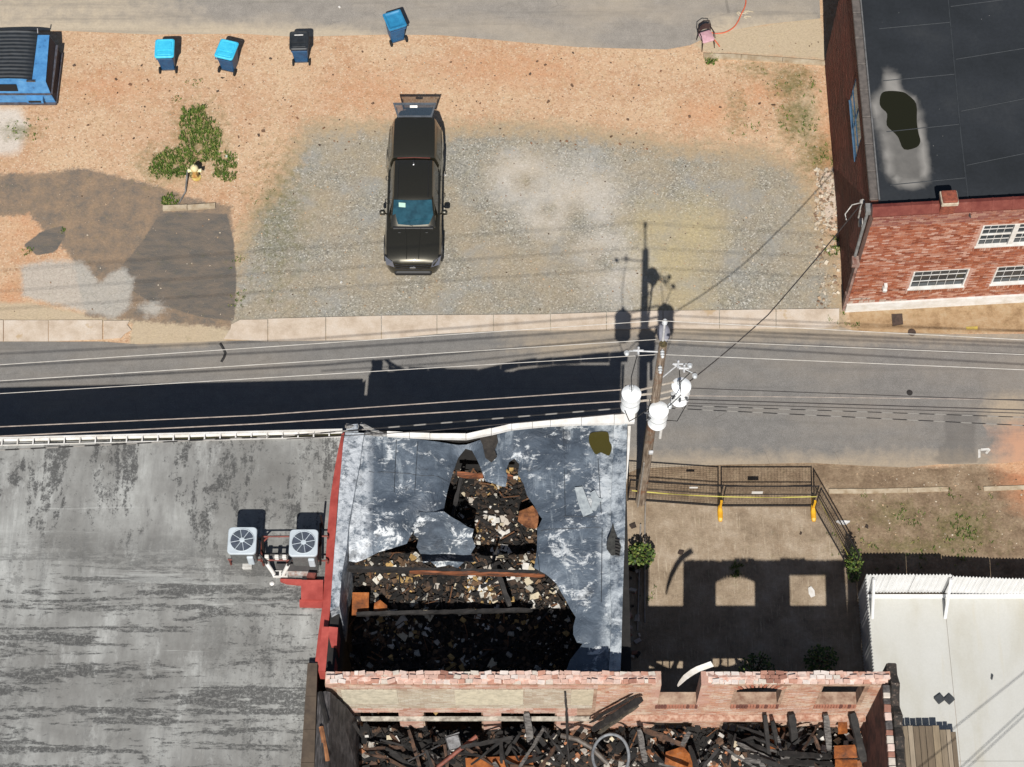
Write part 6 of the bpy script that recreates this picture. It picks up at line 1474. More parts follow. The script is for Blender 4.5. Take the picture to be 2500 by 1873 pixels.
for k, (x, y) in enumerate(((1803, 32), (1807, 35), (1814, 35), (1824, 29), (1825, 42), (1829, 30))):
    mb = MB(); c = P(x, y, .05); mb.tube([c + Vector((.06 * math.cos(t) * (1 + .3 * k % 2), .04 * math.sin(t), 0)) for t in np.linspace(0, 4.5, 9)], .016, 5)
    solo('scrap_litter', mb, mat('cream_scrap', C(226, 212, 186), C(196, 180, 150), 7, .8), 'curled cream scrap beside the orange hose', 'litter', 'cream scraps by the orange hose')
# ================================================================== UTILITY POLE
pb = Vector((4.05, 26.01, 0))
up = thing('utility_pole', pb, 'weathered wooden utility pole carrying three white transformers', 'utility pole')
pole_m = NT('pole_wood'); _n = pole_m.noise(3, 7, .7, st=(7, 7, .5)); _c = pole_m.ramp(_n, [(.3, C(76, 58, 44)), (.48, C(136, 118, 100)), (.62, C(176, 160, 142)), (.78, C(196, 184, 168))])
_c = pole_m.mix(pole_m.ramp(pole_m.noise(.9, 5, .7, loc=(2, 2, 5)), [(.55, 0.0), (.62, .75)]), _c, C(130, 82, 50)); pole_m.bump(_n, .6, .02); pole_m = pole_m.done(_c, .85)
mb = MB(); mb.tube([pb + Vector((.004 * i, .0, z)) for i, z in enumerate((-.2, 2, 4, 6, 8, 10.65))], [.165, .155, .145, .135, .125, .115], 14); obj('shaft', mb, pole_m, up, smooth=50)
mb = MB(); mb.lathe([(.112, 10.651), (.1, 10.67), (.02, 10.672)], pb + Vector((.02, 0, 0)), 12); obj('pole_top', mb, mat('mossy_endgrain', C(110, 98, 56), C(60, 50, 34), 14, .9), up)
galv = mat('galvanised', C(236, 238, 240), C(200, 202, 204), 6, .45, .1, bump=.05)
porc = mat('grey_porcelain', C(222, 226, 228), C(190, 194, 196), 9, .3, bump=.05)
ins_prof = [(.02, 0), (.05, .01), (.06, .04), (.03, .06), (.06, .09), (.06, .12), (.03, .14), (.05, .18), (.03, .22), (.01, .23)]
mb = MB(); mb.tube([pb + Vector((.02, .1, 10.3)), pb + Vector((0, .1, 11.62))], .035, 8); obj('top_pin', mb, galv, up, smooth=50)
mb = MB(); mb.lathe([(r * 1.2, z) for r, z in ins_prof], pb + Vector((0, .1, 11.62)), 12); obj('insulator', mb, porc, up, smooth=50)
for z in (10.55, 9.62): mb = MB(); mb.lathe(ins_prof, pb + Vector((.0, -.15, z)), 12, Matrix.Rotation(math.pi / 2, 4, 'X')); mb.tube([pb + Vector((0, -.05, z)), pb + Vector((0, -.18, z))], .02, 6); obj('insulator', mb, porc, up, smooth=50)
tw = NT('white_tank'); tw.b.inputs['Coat Weight'].default_value = .3; tw = tw.done(tw.ramp(tw.noise(2, 5, .6), [(.3, C(244, 248, 250)), (.7, (.84, .85, .85, 1))]), .35)
for X_, Y_, Z_, busha in ((3.36, 25.92, 7.48, (0.0, .1)), (4.78, 26.2, 7.4, (-.06, .02)), (4.16, 25.68, 6.92, (.3, .05))):
    c = Vector((X_, Y_, Z_)); d = (Vector((pb.x, pb.y, Z_)) - c)
    mb = MB(); mb.lathe([(.18, -.52), (.255, -.5), (.27, -.46), (.26, -.44), (.26, .3), (.28, .31), (.28, .36), (.25, .385), (.12, .44), (.02, .45)], c, 24); tk = obj('transformer', mb, tw, up, smooth=40, label='white transformer tank')
    mb = MB(); mb.lathe([(.272, -.06), (.278, -.05), (.278, -.03), (.272, -.02)], c, 24); obj('seam_ring', mb, mat('ring_grey', C(206, 208, 208), C(176, 178, 178), 5, .5), tk, smooth=30)
    mb = MB(); mb.lathe([(r * 1.1, z * 1.2) for r, z in ins_prof], c + Vector((busha[0], busha[1], .4)), 10); obj('bushing', mb, porc, tk, smooth=50)
    for s in (-.12, 0, .12):
     mb = MB(); mb.lathe([(.03, 0), (.035, .1), (.02, .14)], c + Vector((0, 0, .12)), 8, Matrix.Rotation(math.atan2(d.y, d.x) + s * 5 + 1.2, 4, 'Z') @ Matrix.Translation((.26, 0, 0)) @ Matrix.Rotation(math.pi / 2, 4, 'Y'))
     obj('terminal', mb, mat('dark_terminal', C(90, 92, 96), C(60, 60, 62), 9, .5), tk)
    mb = MB()
    for zz in (.2, -.2): mb.tube([c + Vector((0, 0, zz)), Vector((pb.x, pb.y, Z_ + zz))], .035, 6)
    obj('bracket', mb, mat('grey_arm', C(196, 186, 172), C(150, 138, 124), 6, .7), up, smooth=50)
mb = MB(); mb.tube([Vector((4.05, 26.1, 7.95)), Vector((3.6, 25.95, 8.0))], .03, 6); mb.tube([Vector((4.05, 26.1, 7.95)), Vector((4.55, 26.2, 8.0))], .03, 6); obj('cross_arm', mb, mat('grey_arm', C(196, 186, 172)), up)
# cutouts on standoff arms
def cutout(c, root, ang):
    mb = MB(); mb.tube([root, c], .022, 6); mb.tube([c + Vector((0, 0, -.12)), c + Vector((0, 0, .2))], .03, 6); mb.tube([c + Vector((-.14, 0, .03)), c + Vector((.14, 0, .03))], .028, 6); mb.tube([c + Vector((0, -.12, .03)), c + Vector((0, .12, .03))], .028, 6); ar = obj('standoff_arm', mb, galv, up, smooth=50)
    e = c + Vector((math.cos(ang), math.sin(ang), 0)) * .32
    mb = MB(); mb.lathe([(.035, -.02), (.06, 0), (.06, .1), (.075, .12), (.06, .14), (.06, .22), (.03, .25)], e, 10, Matrix.Rotation(.9, 4, 'X')); mb.tube([c, e], .014, 5); obj('arrester', mb, porc, ar, smooth=50)
cutout(Vector((3.42, 25.98, 10.3)), pb + Vector((-.1, 0, 10.2)), math.pi)
cutout(Vector((4.55, 25.98, 9.5)), pb + Vector((.1, 0, 8.6)), .1); cutout(Vector((4.72, 25.9, 9.4)), Vector((4.4, 26.0, 9.5)), -.5)
mb = MB()
for pts in ([(3.36, 25.9, 8.0), (3.3, 25.9, 8.9), (3.4, 25.95, 10.1)], [(4.72, 26.2, 7.95), (4.95, 26.1, 8.8), (4.7, 25.9, 9.3)], [(4.4, 25.7, 7.4), (4.7, 25.6, 8.4), (4.6, 25.9, 9.3)], [(3.9, 25.84, 7.5), (3.88, 25.85, 5.0), (3.9, 25.84, 2.5)], [(4.42, 25.68, 6.6), (4.75, 25.8, 6.3), (5.0, 26.1, 6.8), (4.9, 26.2, 7.4)], [(3.2, 25.7, 7.2), (3.35, 25.6, 6.7), (3.6, 25.8, 6.6), (3.9, 25.9, 6.9)]): mb.tube(pts, .014, 5)
obj('jumper_wire', mb, mat('black_wire', C(40, 40, 42), C(26, 26, 28), 9, .5), up)
mb = MB(); mb.tube([(3.96, 25.83, 0.0), (3.97, 25.84, 3.3)], .028, 6); obj('ground_conduit', mb, mat('conduit_grey', C(176, 168, 158), C(140, 132, 124), 6, .6), up)
mb = MB(); mb.tube([(4.3, 25.68, 6.38), (4.31, 25.7, 5.4)], .05, 8); obj('riser_pipe', mb, white_paint, up, smooth=50)
mb = MB(); mb.bbox(4.06, 25.8, 4.0, 4.2, 25.88, 4.16, .02); obj('meter_tag', mb, galv, up)
# street lamp on a long arm
mb = MB(); mb.tube([pb + Vector((.05, .1, 6.2)), pb + Vector((.15, .6, 6.55)), pb + Vector((.3, 1.6, 6.72)), pb + Vector((.36, 2.2, 6.7))], .03, 8); la = obj('lamp_arm', mb, mat('grey_arm', C(196, 186, 172)), up, smooth=60)
mb = MB(); Ml = Matrix.Translation(Vector((4.43, 28.5, 6.62))) @ Matrix.Diagonal((1, 1.75, 1, 1)); mb.lathe([(.02, -.1), (.12, -.1), (.19, -.04), (.2, .0), (.17, .06), (.09, .1), (.01, .11)], n=16, M=Ml); obj('lamp_head', mb, mat('lamp_grey', C(168, 168, 176), C(140, 140, 150), 5, .5), la, smooth=50)

# ---- wires
wire_w = mat('bright_conductor', C(244, 240, 232), C(214, 208, 198), 3, .35, .2, bump=0)
wire_d = mat('dark_conductor', C(74, 68, 66), C(50, 46, 46), 3, .6, bump=0)
wire_g = mat('pale_conductor', C(190, 176, 164), C(150, 138, 130), 3, .5, bump=0)
tws = NT('twisted_cable'); _w = tws.n.new('ShaderNodeTexWave'); _w.inputs['Scale'].default_value = .42; _w.inputs['Distortion'].default_value = 1.2; tws.link(tws.pos(), _w.inputs['Vector']); tws = tws.done(tws.ramp(_w.outputs['Fac'], [(.5, C(44, 42, 42)), (.7, C(150, 146, 140))]), .5)
def wire(pts, r, m_, label, name='power_line', sag=0.0):
    q = []
    for i in range(len(pts) - 1):
        a, b = Vector(pts[i]), Vector(pts[i + 1]); n_ = 8
        for k in range(n_ + (i == len(pts) - 2)):
            t = k / n_; p = a.lerp(b, t); p.z -= sag * 4 * t * (1 - t); q.append(p)
    mb = MB(); mb.tube(q, r, 6); return solo(name, mb, m_, label, 'wire', 'overhead lines along the lane')
def ext(p, z, k): return p + Vector((k, 0, 0))
def far(a, b, d):                                   # carry the line on out of sight
    v = (b - a).normalized(); return b + v * d
side = (('west', (0, 890.7), (1607, 783), 11.3, 11.88, 'topmost'), ('west', (0, 930), (1602, 829), 10.2, 10.6, 'middle'), ('west', (0, 961), (1600, 866), 9.3, 9.65, 'third'))
for s, a, b, za, zb_, nm in side:
    pa, pb_ = P(*a, za), P(*b, zb_); wire([far(pb_, pa, 22), pa, pb_], .0095, wire_w, nm + ' bright bare wire from the pole over the grey roof side')
for a, b, za, zb_, nm in (((1607, 783), (2500, 830), 11.88, 11.4, 'topmost'), ((1622, 830), (2500, 866), 10.6, 10.2, 'middle'), ((1624, 866), (2500, 903), 9.65, 9.3, 'third')):
    pa, pb_ = P(*a, za), P(*b, zb_); wire([pa, pb_, far(pa, pb_, 22)], .0095, wire_w, nm + ' bright bare wire from the pole towards the brick building')
for a, m2, b, z, m_, r, nm in (((0, 1042), (625, 1014), (1525, 951), 7.6, wire_g, .016, 'upper pale service wire reaching the left transformer over the shaded lane'), ((0, 1065), (625, 1035), (1525, 979), 7.2, wire_g, .018, 'lower pale service wire reaching the left transformer over the shaded lane'), ((0, 1099), (700, 1064), (1525, 996), 6.8, tws, .022, 'twisted black and white cable along the roof gutter'), ((700, 1072), (1050, 1052), (1530, 1008), 6.6, wire_d, .014, 'thin dark cable above the bent white coping')):
    p0, p1, p2 = P(*a, z - .3), P(*m2, z - .2), P(*b, z); wire([far(p1, p0, 20) if a[0] == 0 else p0, p0 + (p1 - p0) * .01, p1, p2], r, m_, nm)
for a, b, z, m_, r, nm in (((1640, 946), (2500, 978), 7.5, wire_d, .014, 'highest dark service wire leaving the right transformer'), ((1650, 966), (2500, 976), 7.4, wire_g, .012, 'pale wire crossing the dark service wires east of the pole'), ((1675, 975), (2500, 1001), 7.1, wire_d, .018, 'thick dark service wire east of the pole'), ((1670, 984), (2500, 1009), 7.0, wire_d, .013, 'thin dark wire under the thick one east of the pole'), ((1600, 988), (2500, 1019), 6.6, tws, .014, 'upper twisted cable running east of the pole'), ((1600, 995), (2500, 1039), 6.4, tws, .016, 'lower twisted cable running east of the pole')):
    pa, pb_ = P(*a, z), P(*b, z - .3); wire([pa, pb_, far(pa, pb_, 20)], r, m_, nm)
wire([P(1672, 940, 7.3), P(1875, 769, 6.35), Vector((10.82, 33.75, 5.33))], .018, wire_d, 'dark service drop slanting to the brick building corner', 'service_drop', .12)
# lines beyond the white yard whose shadows cross it
for (a, b), z, nm in ((((2330, 1775), (2500, 1640)), 6.5, 'first'), (((2345, 1873), (2500, 1730)), 6.8, 'second'), (((2362, 1873), (2500, 1745)), 7.0, 'third')):
    off = Vector((-.038 * z, -.858 * z, z)); pa, pb_ = P(*a), P(*b); d = (pb_ - pa).normalized()
    wire([pa + off - d * 9, pb_ + off + d * 9], .015, wire_d, nm + ' overhead cable south of the white yard, seen by its diagonal shadow', 'power_line')

# ================================================================== BARRIER FENCE
fm = mat('black_barrier', C(44, 38, 36), C(30, 26, 25), 6, .6)
mesh_m = mat('mesh_wire', C(92, 84, 76), C(70, 64, 58), 6, .6)
yel = mat('yellow_foot', C(246, 190, 40), C(226, 160, 24), 6, .5, bump=.05)
def panel(a, b, h, label, tape=True):
    a, b = Vector(a), Vector(b); d = (b - a); L_ = d.length; d.normalize(); t = thing('wire_fence', a, label, 'fence', 'barrier panels round the yard')
    for nm, z in (('top_rail', h), ('bottom_rail', .09), ('mid_rail', h * .62)):
        mb = MB(); mb.tube([a + Vector((0, 0, z)), b + Vector((0, 0, z))], .022 if nm != 'mid_rail' else .015, 6); obj(nm, mb, fm, t, smooth=60)
    for p in (a + d * .02, b - d * .02): mb = MB(); mb.tube([p, p + Vector((0, 0, h + .02))], .024, 6); obj('post', mb, fm, t, smooth=60)
    mb = MB(); k = 0.0
    n_ = d.cross(Vector((0, 0, 1)))
    def strip(p, q, w_):
        ax = (q - p).normalized(); s_ = ax.cross(n_).normalized() * w_; mb.add([p - s_, p + s_, q + s_, q - s_, p - s_ + n_ * .003, p + s_ + n_ * .003, q + s_ + n_ * .003, q - s_ + n_ * .003], [(0, 1, 2, 3), (7, 6, 5, 4), (0, 4, 5, 1), (2, 6, 7, 3)])
    s = .1
    while s < L_: strip(a + d * s + Vector((0, 0, .1)), a + d * s + Vector((0, 0, h)), .0028); s += .1
    z = .17
    while z < h: strip(a + Vector((0, 0, z)) + n_ * .004, b + Vector((0, 0, z)) + n_ * .004, .0028); z += .08
    obj('wire_mesh', mb, mesh_m, t, kind='stuff')
    return t
F0, F1, F2, F3 = P(1531, 1222), P(1757, 1238), P(1984, 1238), P(2080, 1405)
panel(F0, F1 - Vector((.03, 0, 0)), 1.62, 'black wire-mesh barrier panel between the utility pole and the first yellow foot')
p2_ = panel(F1 + Vector((.03, 0, 0)), F2, 1.62, 'black wire-mesh barrier panel between the two yellow feet, with a white plate')
panel(F2 + Vector((.04, -.05, 0)), F3, 1.62, 'black wire-mesh barrier panel running back to the white corrugated fence')
mb = MB(); c = F1.lerp(F2, .36); mb.box(c.x - .17, c.y - .04, 1.12, c.x + .17, c.y - .03, 1.28); obj('notice_plate', mb, white_paint, p2_)
mb = MB(); c = F0.lerp(F1, .68); mb.box(c.x - .13, c.y - .04, 1.38, c.x + .13, c.y - .03, 1.47); obj('notice_plate', mb, white_paint, [o for o in bpy.data.objects if o.get('label', '').startswith('black wire-mesh barrier panel between the utility')][0])
for p, lab in ((F1, 'tall yellow barrier foot joining the first two panels'), (F2, 'yellow barrier foot at the fence corner')):
    mb = MB(); secs = []
    for y, w_, h in ((-.5, .05, .06), (-.42, .075, .1), (-.2, .085, .12), (.0, .06, .16), (.06, .04, .16), (.3, .04, .06)):
        secs.append([(p.x - w_, p.y + y, 0), (p.x - w_, p.y + y, h * .7), (p.x - w_ * .6, p.y + y, h), (p.x + w_ * .6, p.y + y, h), (p.x + w_, p.y + y, h * .7), (p.x + w_, p.y + y, 0)])
    mb.loft(secs); f_ = MB(); f_.v, f_.f = mb.v, mb.f
    f_.box(p.x - .035, p.y - .1, .1, p.x + .035, p.y - .035, .62)
    solo('fence_stand', f_, yel, lab, 'stand')
tape = mat('caution_tape', C(206, 196, 96), C(176, 164, 80), 3, .5, bump=0)
def strip_tape(a, b, lab):
    mb = MB(); n_ = 18; vs = []
    for i in range(n_ + 1):
        t = i / n_; p = Vector(a).lerp(Vector(b), t); p.z -= .06 * math.sin(t * math.pi); tw_ = .6 * math.sin(t * 9)
        for s in (-1, 1): vs.append(p + Vector((0, .012 * s * math.sin(tw_ + .7), .016 * s * math.cos(tw_))))
    mb.add(vs + [v + Vector((0, .003, 0)) for v in vs], [(2 * i, 2 * i + 1, 2 * i + 3, 2 * i + 2) for i in range(n_)] + [(2 * n_ + 2 + 2 * i + 2, 2 * n_ + 2 + 2 * i + 3, 2 * n_ + 2 + 2 * i + 1, 2 * n_ + 2 + 2 * i) for i in range(n_)])
    solo('caution_tape', mb, tape, lab, 'tape')
up_ = Vector((0, -.06, .95))
strip_tape(F0 + Vector((.1, -.06, .9)), F1 + up_, 'yellow caution tape strung along the panel beside the pole')
strip_tape(F1 + up_, F2 + up_, 'yellow caution tape strung between the two yellow feet')
strip_tape(F2 + Vector((.1, -.1, .8)), F3 + Vector((-.06, .1, .7)), 'yellow caution tape along the panel to the white fence')

# ================================================================== WHITE CORRUGATED FENCE
cw = NT('white_corrugated'); cw = cw.done(cw.ramp(cw.noise(2, 5, .6), [(.3, C(236, 236, 234)), (.7, C(252, 252, 252))]), .5)
cf = thing('corrugated_fence', (10.72, 22.94, 0), 'white corrugated sheet fence with inner braces round the white yard', 'fence')
def corr(a, b, h, nm='sheet'):
    a, b = Vector(a), Vector(b); L_ = (b - a).length; d = (b - a) / L_; n_ = Vector((-d.y, d.x, 0)); k = max(8, int(L_ / .022)); vs = []
    for i in range(k + 1):
        s = L_ * i / k; o = .024 * math.sin(s / .1 * 2 * math.pi); sc = .03 * abs(math.cos(s / .1 * math.pi))
        p = a + d * s + n_ * o; vs += [Vector((p.x, p.y, .0)), Vector((p.x, p.y, h + sc))]
    mb = MB(); mb.add(vs + [v + n_ * .006 for v in vs], [(2 * i, 2 * i + 1, 2 * i + 3, 2 * i + 2) for i in range(k)] + [(2 * (k + 1) + 2 * i + 2, 2 * (k + 1) + 2 * i + 3, 2 * (k + 1) + 2 * i + 1, 2 * (k + 1) + 2 * i) for i in range(k)])
    obj(nm, mb, cw, cf, smooth=80)
for i, (a, b, h) in enumerate((((10.7, 22.94), (12.2, 22.95), 1.52), ((12.21, 22.95), (13.3, 22.95), 1.5), ((13.32, 22.92), (14.8, 22.86), 1.44), ((14.81, 22.86), (16.3, 22.84), 1.42), ((16.31, 22.84), (17.8, 22.8), 1.42))): corr(a + (0,), b + (0,), h)
y = 22.9
while y > 18.6: corr((10.69, y - 1.06, 0), (10.69, y, 0), 1.5); y -= 1.075
for x, dx in ((11.05, -.05), (13.28, .0), (15.9, 0)):
    mb = MB(); mb.tube([(x + dx * 2, 22.86, 1.4), (x, 22.1, .05)], .05, 6); obj('brace', mb, cw, cf, smooth=60)
mb = MB(); mb.box(10.74, 22.74, .03, 17.5, 22.84, .15); obj('base_rail', mb, cw, cf)
# wooden platform
pl = thing('wooden_platform', (12, 16.5, 0), 'weathered grey-brown plank platform on the white yard beside the black party wall', 'platform')
Xa, Xb = 10.5, 13.17; ytop = P(2260, 1772, .5).y
k = 0; x = Xa
bmx = [mat('deck_board_%d' % i, c, tuple(q * .72 for q in c[:3]) + (1,), 3, .85, bump=.4, st=(6, .5, 1)) for i, c in enumerate((C(150, 134, 112), C(176, 160, 138), C(128, 112, 92), C(164, 146, 120), C(140, 122, 104)))]
while x < Xb:
    wd = rng.uniform(.14, .22); yy = ytop + (.0 if x < 12.5 else -.12) + (-.06 if x > 12.95 else 0) + rng.uniform(-.015, .01)
    mb = MB(); mb.bbox(x, 12, .46, min(x + wd, Xb) - .012, yy, .5 + rng.uniform(-.006, .006), .006); obj('plank', mb, bmx[k % 5], pl); x += wd; k = (k * 3 + 1) % 5 if rng.random() < .3 else k + 1
mb = MB(); mb.box(Xa, ytop - .3, .28, Xb - .05, ytop - .2, .455); obj('joist', mb, bmx[2], pl)
for x in (10.85, 12.9): mb = MB(); mb.box(x, ytop - .32, .03, x + .12, ytop - .14, .279); obj('leg', mb, bmx[2], pl)
rub = mat('dark_pad', C(66, 70, 74), C(50, 53, 57), 6, .7)
for (x, y), lab, an in (((2294, 1705), 'dark square pad lying on the white yard, the one nearer the black party wall', .62), ((2318, 1706), 'dark square pad lying on the white yard, the one farther from the party wall', .72)):
    c = P(x, y, .1); mb = MB(); mb.bbox(-.125, -.125, .03, .125, .125, .1, .015, Matrix.Translation((c.x, c.y, 0)) @ Matrix.Rotation(an, 4, 'Z')); o = solo('rubber_pad', mb, rub, lab, 'pad')
mb = MB(); c = P(2421, 1655, .03); mb.chunk((c.x, c.y, .045), .07, .2, .03, random.Random(2)); solo('scrap', mb, rub, 'small dark scrap alone on the white yard', 'litter')

# ================================================================== SHRUBS AND VINES
leafm = NT('leaves'); _g = leafm.n.new('ShaderNodeNewGeometry'); leafm = leafm.done(leafm.ramp(_g.outputs['Random Per Island'], [(0, C(34, 48, 20)), (.5, C(64, 90, 34)), (.85, C(104, 122, 50)), (1, C(140, 140, 70))]), .6, 0, .3)
def shrub(name, c, h, rad, n, label, sx=1.0, sy=1.0, ll=.1):
    t = thing(name, c, label, 'plant'); r = random.Random(hash(label) % 1000 if False else len(label)); st_ = MB(); lv = MB()
    for k in range(9):
        a = r.uniform(0, 6.3); e = c + Vector((math.cos(a) * rad * .7 * sx, math.sin(a) * rad * .7 * sy, h * r.uniform(.6, 1))); st_.tube([c, c.lerp(e, .5) + Vector((0, 0, h * .12)), e], [.02, .014, .006], 5)
    for k in range(n):
        a = r.uniform(0, 6.3); d = rad * math.sqrt(r.random()); z = h * r.uniform(.25, 1.05) * (1 - .45 * (d / rad) ** 2)
        p = c + Vector((math.cos(a) * d * sx, math.sin(a) * d * sy, z)); b = r.uniform(0, 6.3); u = Vector((math.cos(b), math.sin(b), r.uniform(-.4, .4))) * ll * r.uniform(.6, 1.3); v = Vector((-math.sin(b), math.cos(b), r.uniform(-.3, .3))) * ll * .32
        lv.add([p, p + u * .5 + v, p + u, p + u * .5 - v], [(0, 1, 2, 3)])
    obj('stem', st_, mat('twig', C(110, 88, 64), C(70, 54, 40), 6, .9), t); obj('foliage', lv, leafm, t, kind='stuff'); return t
shrub('shrub', P(1562, 1368), .9, .42, 320, 'leafy green shrub against the east side of the torn-roof building', 1, .8, .12)
shrub('vine', P(2078, 1395), 1.4, .3, 420, 'dark leafy vine climbing the barrier end by the white fence', .7, 1.6, .09)
shrub('weed_clump', P(2000, 1620), .9, .5, 300, 'yellow-green weed clump in the shade behind the burnt window wall', 1, .8, .1)
shrub('weed_clump', P(1840, 1655), 1.6, .55, 260, 'green sapling seen through the arched burnt window', 1, .8, .1)
# yard odds and ends
r6 = random.Random(66); dk = mat('dark_litter', C(70, 54, 44), C(44, 34, 28), 6, .9)
for (x, y, s, lab) in ((1545, 1285, .13, 'brown roof scrap on the yard concrete beside the shrub'), (1662, 1350, .12, 'brown shard at the edge of the window wall shadow'), (1955, 1303, .06, 'small dark red scrap near the diagonal barrier'), (2116, 1286, .09, 'dark stick on the soil east of the barrier')):
    p = P(x, y); mb = MB(); mb.chunk((p.x, p.y, .03), s * 1.5, s * 1.4, .04, r6, flat=True); solo('scrap', mb, dk, lab, 'litter')
p = P(2058, 1277); mb = MB(); mb.sheet([(p.x + .2 * math.cos(t) * (1 + .4 * math.sin(3 * t)), p.y + .1 * math.sin(t) * (1 + .3 * math.cos(2 * t))) for t in np.linspace(0, 6.0, 11)], step=.06, zf=lambda x, y: .04 + .025 * mnoise.noise((x * 8, y * 8, 0))); solo('plastic_bag', mb, white_paint, 'crumpled white plastic lying beyond the diagonal barrier', 'litter')
mb = MB(); mb.sheet([P(x, y)[:2] for x, y in ((1973, 1436), (1980, 1432), (1988, 1442), (1990, 1456), (1980, 1460), (1974, 1450))], step=.08, zf=lambda x, y: .03); solo('paper_scrap', mb, white_paint, 'pale paper scrap in the lit window patch of the shaded yard', 'litter')
for k, (x, y0, y1) in enumerate(((1560, 1280, 1540), (1574, 1100, 1520))):
    mb = MB(); mb.tube([P(x + 4, y0, .06), P(x, (y0 + y1) / 2, .05), P(x - (0 if k else 4), y1, .06)], .025, 6); solo('loose_pipe', mb, mat('conduit_grey', C(176, 168, 158)), ('short grey pipe lying in the shaded yard beside the torn-roof building', 'long grey pipe lying through the yard from the pole foot')[k], 'pipe', smooth=60)
# debris heap by the east wall in shade
for k in range(26):
    x, y = r6.uniform(1526, 1560), r6.uniform(1390, 1640); p = P(x, y); mb = MB(); s = r6.uniform(.06, .18); mb.chunk((p.x, p.y, s * .3), s * 1.6, s, s * .6, r6); solo('rubble_block', mb, r6.choice(tm + [char]), 'broken block in the shaded strip beside the torn-roof building', 'debris', 'blocks in the shaded strip')

# ================================================================== ROOF PLANT
acw = mat('condenser_white', C(214, 224, 230), C(200, 210, 217), 3, .5, bump=.03)
acd = mat('fan_dark', C(84, 92, 106), C(64, 70, 82), 6, .5)
acside = mat('coil_grey', C(128, 130, 128), C(104, 106, 104), 12, .6, .3)
def condenser(px, top, label):
    hw_, hh = .405, .86; c = P(px[0], px[1], top); t = thing('condenser_unit', (c.x, c.y, top - hh), label, 'air conditioner', 'rooftop condensers')
    M_ = Matrix.Translation((c.x, c.y, top - hh))
    mb = MB(); ring_loft(mb, [[M_ @ Vector(p) for p in rrect(2 * w_, 2 * w_, .1, z)] for w_, z in ((hw_ - .04, 0), (hw_ - .04, hh - .1))]); obj('coil_casing', mb, acside, t, smooth=40)
    mb = MB(); ring_loft(mb, [[M_ @ Vector(p) for p in rrect(2 * w_, 2 * w_, .11, z)] for w_, z in ((hw_, hh - .1), (hw_, hh - .02), (hw_ - .015, hh))]); tp_ = obj('top_cover', mb, acw, t, smooth=35)
    mb = MB(); mb.lathe([(.33, hh + .001), (.33, hh + .004), (.02, hh + .004)], (c.x, c.y, top - hh), 28); obj('fan_well', mb, acd, t)
    mb = MB()
    for k in range(8):
        a = k * math.pi / 4 + .2; d = Vector((math.cos(a), math.sin(a), 0)); q = Vector((c.x, c.y, top + .012)); mb.tube([q + d * .05, q + d * .335], .009, 5)
    mb.tube([Vector((c.x + .335 * math.cos(t), c.y + .335 * math.sin(t), top + .012)) for t in np.linspace(0, 2 * math.pi, 29)], .012, 5, cap=False); mb.lathe([(.07, .005), (.075, .02), (.02, .025)], (c.x, c.y, top), 16); obj('fan_grille', mb, acw, t)
    mb = MB()
    for k in range(3):
        a = k * 2.1; d = Vector((math.cos(a), math.sin(a), 0)); s_ = Vector((-d.y, d.x, 0)); q = Vector((c.x, c.y, top + .006)); mb.add([q + d * .06 - s_ * .04, q + d * .3 - s_ * .12, q + d * .3 + s_ * .12 + Vector((0, 0, .003)), q + d * .06 + s_ * .04], [(0, 1, 2, 3)])
    obj('fan_blade', mb, mat('fan_blade_grey', C(120, 128, 138), C(96, 104, 114), 5, .35, .4), t)
    mb = MB(); mb.bbox(c.x + .12, c.y - hw_ - .03, top - hh + .1, c.x + .3, c.y - hw_ + .05, top - hh + .6, .02); obj('service_panel', mb, acw, t)
    return t
condenser((591, 1319), GZ + 1.3, 'white condenser unit standing away from the red parapet')
condenser((741, 1324.5), GZ + 1.22, 'white condenser unit next to the red parapet')
rk = thing('equipment_rack', P(680, 1330, GZ), 'rusty red and black steel rack holding the two condensers', 'rack')
rkr = mat('rack_red', C(140, 70, 58), C(100, 50, 44), 6, .7); z1, z2 = GZ + .42, GZ + .34
for a, b, m_, z in (((556, 1366), (800, 1369), rkr, z1), ((640, 1310), (800, 1309), rkr, z1), ((560, 1318), (640, 1316), fm, z1), ((640, 1312), (638, 1372), rkr, z1), ((640, 1325), (655, 1310), rkr, z1)):
    mb = MB(); mb.tube([P(*a, z), P(*b, z)], .03, 4); obj('rail', mb, m_, rk)
for a, b in (((645, 1354), (716, 1354)), ((645, 1375), (640, 1310)), ((782, 1278), (782, 1380))):
    mb = MB(); mb.tube([P(*a, z1 + .05), P(*b, z1 + .05)], .035, 4); obj('rail', mb, fm, rk)
for x, y in ((560, 1366), (640, 1368), (700, 1369), (800, 1370), (640, 1310), (800, 1310), (786, 1276)):
    p = P(x, y, z1); mb = MB(); mb.tube([(p.x, p.y, GZ), (p.x, p.y, z1 + (.55 if x == 786 else 0))], .03, 4); obj('post', mb, rkr if x != 786 else fm, rk)
for k, x in enumerate((651, 675, 694)):
    c = P(x, 1358, z1 + .2); mb = MB(); mb.bbox(c.x - .06, c.y - .05, z1 + .03, c.x + .06, c.y + .05, z1 + .22, .015); obj('disconnect_box', mb, white_paint, rk)
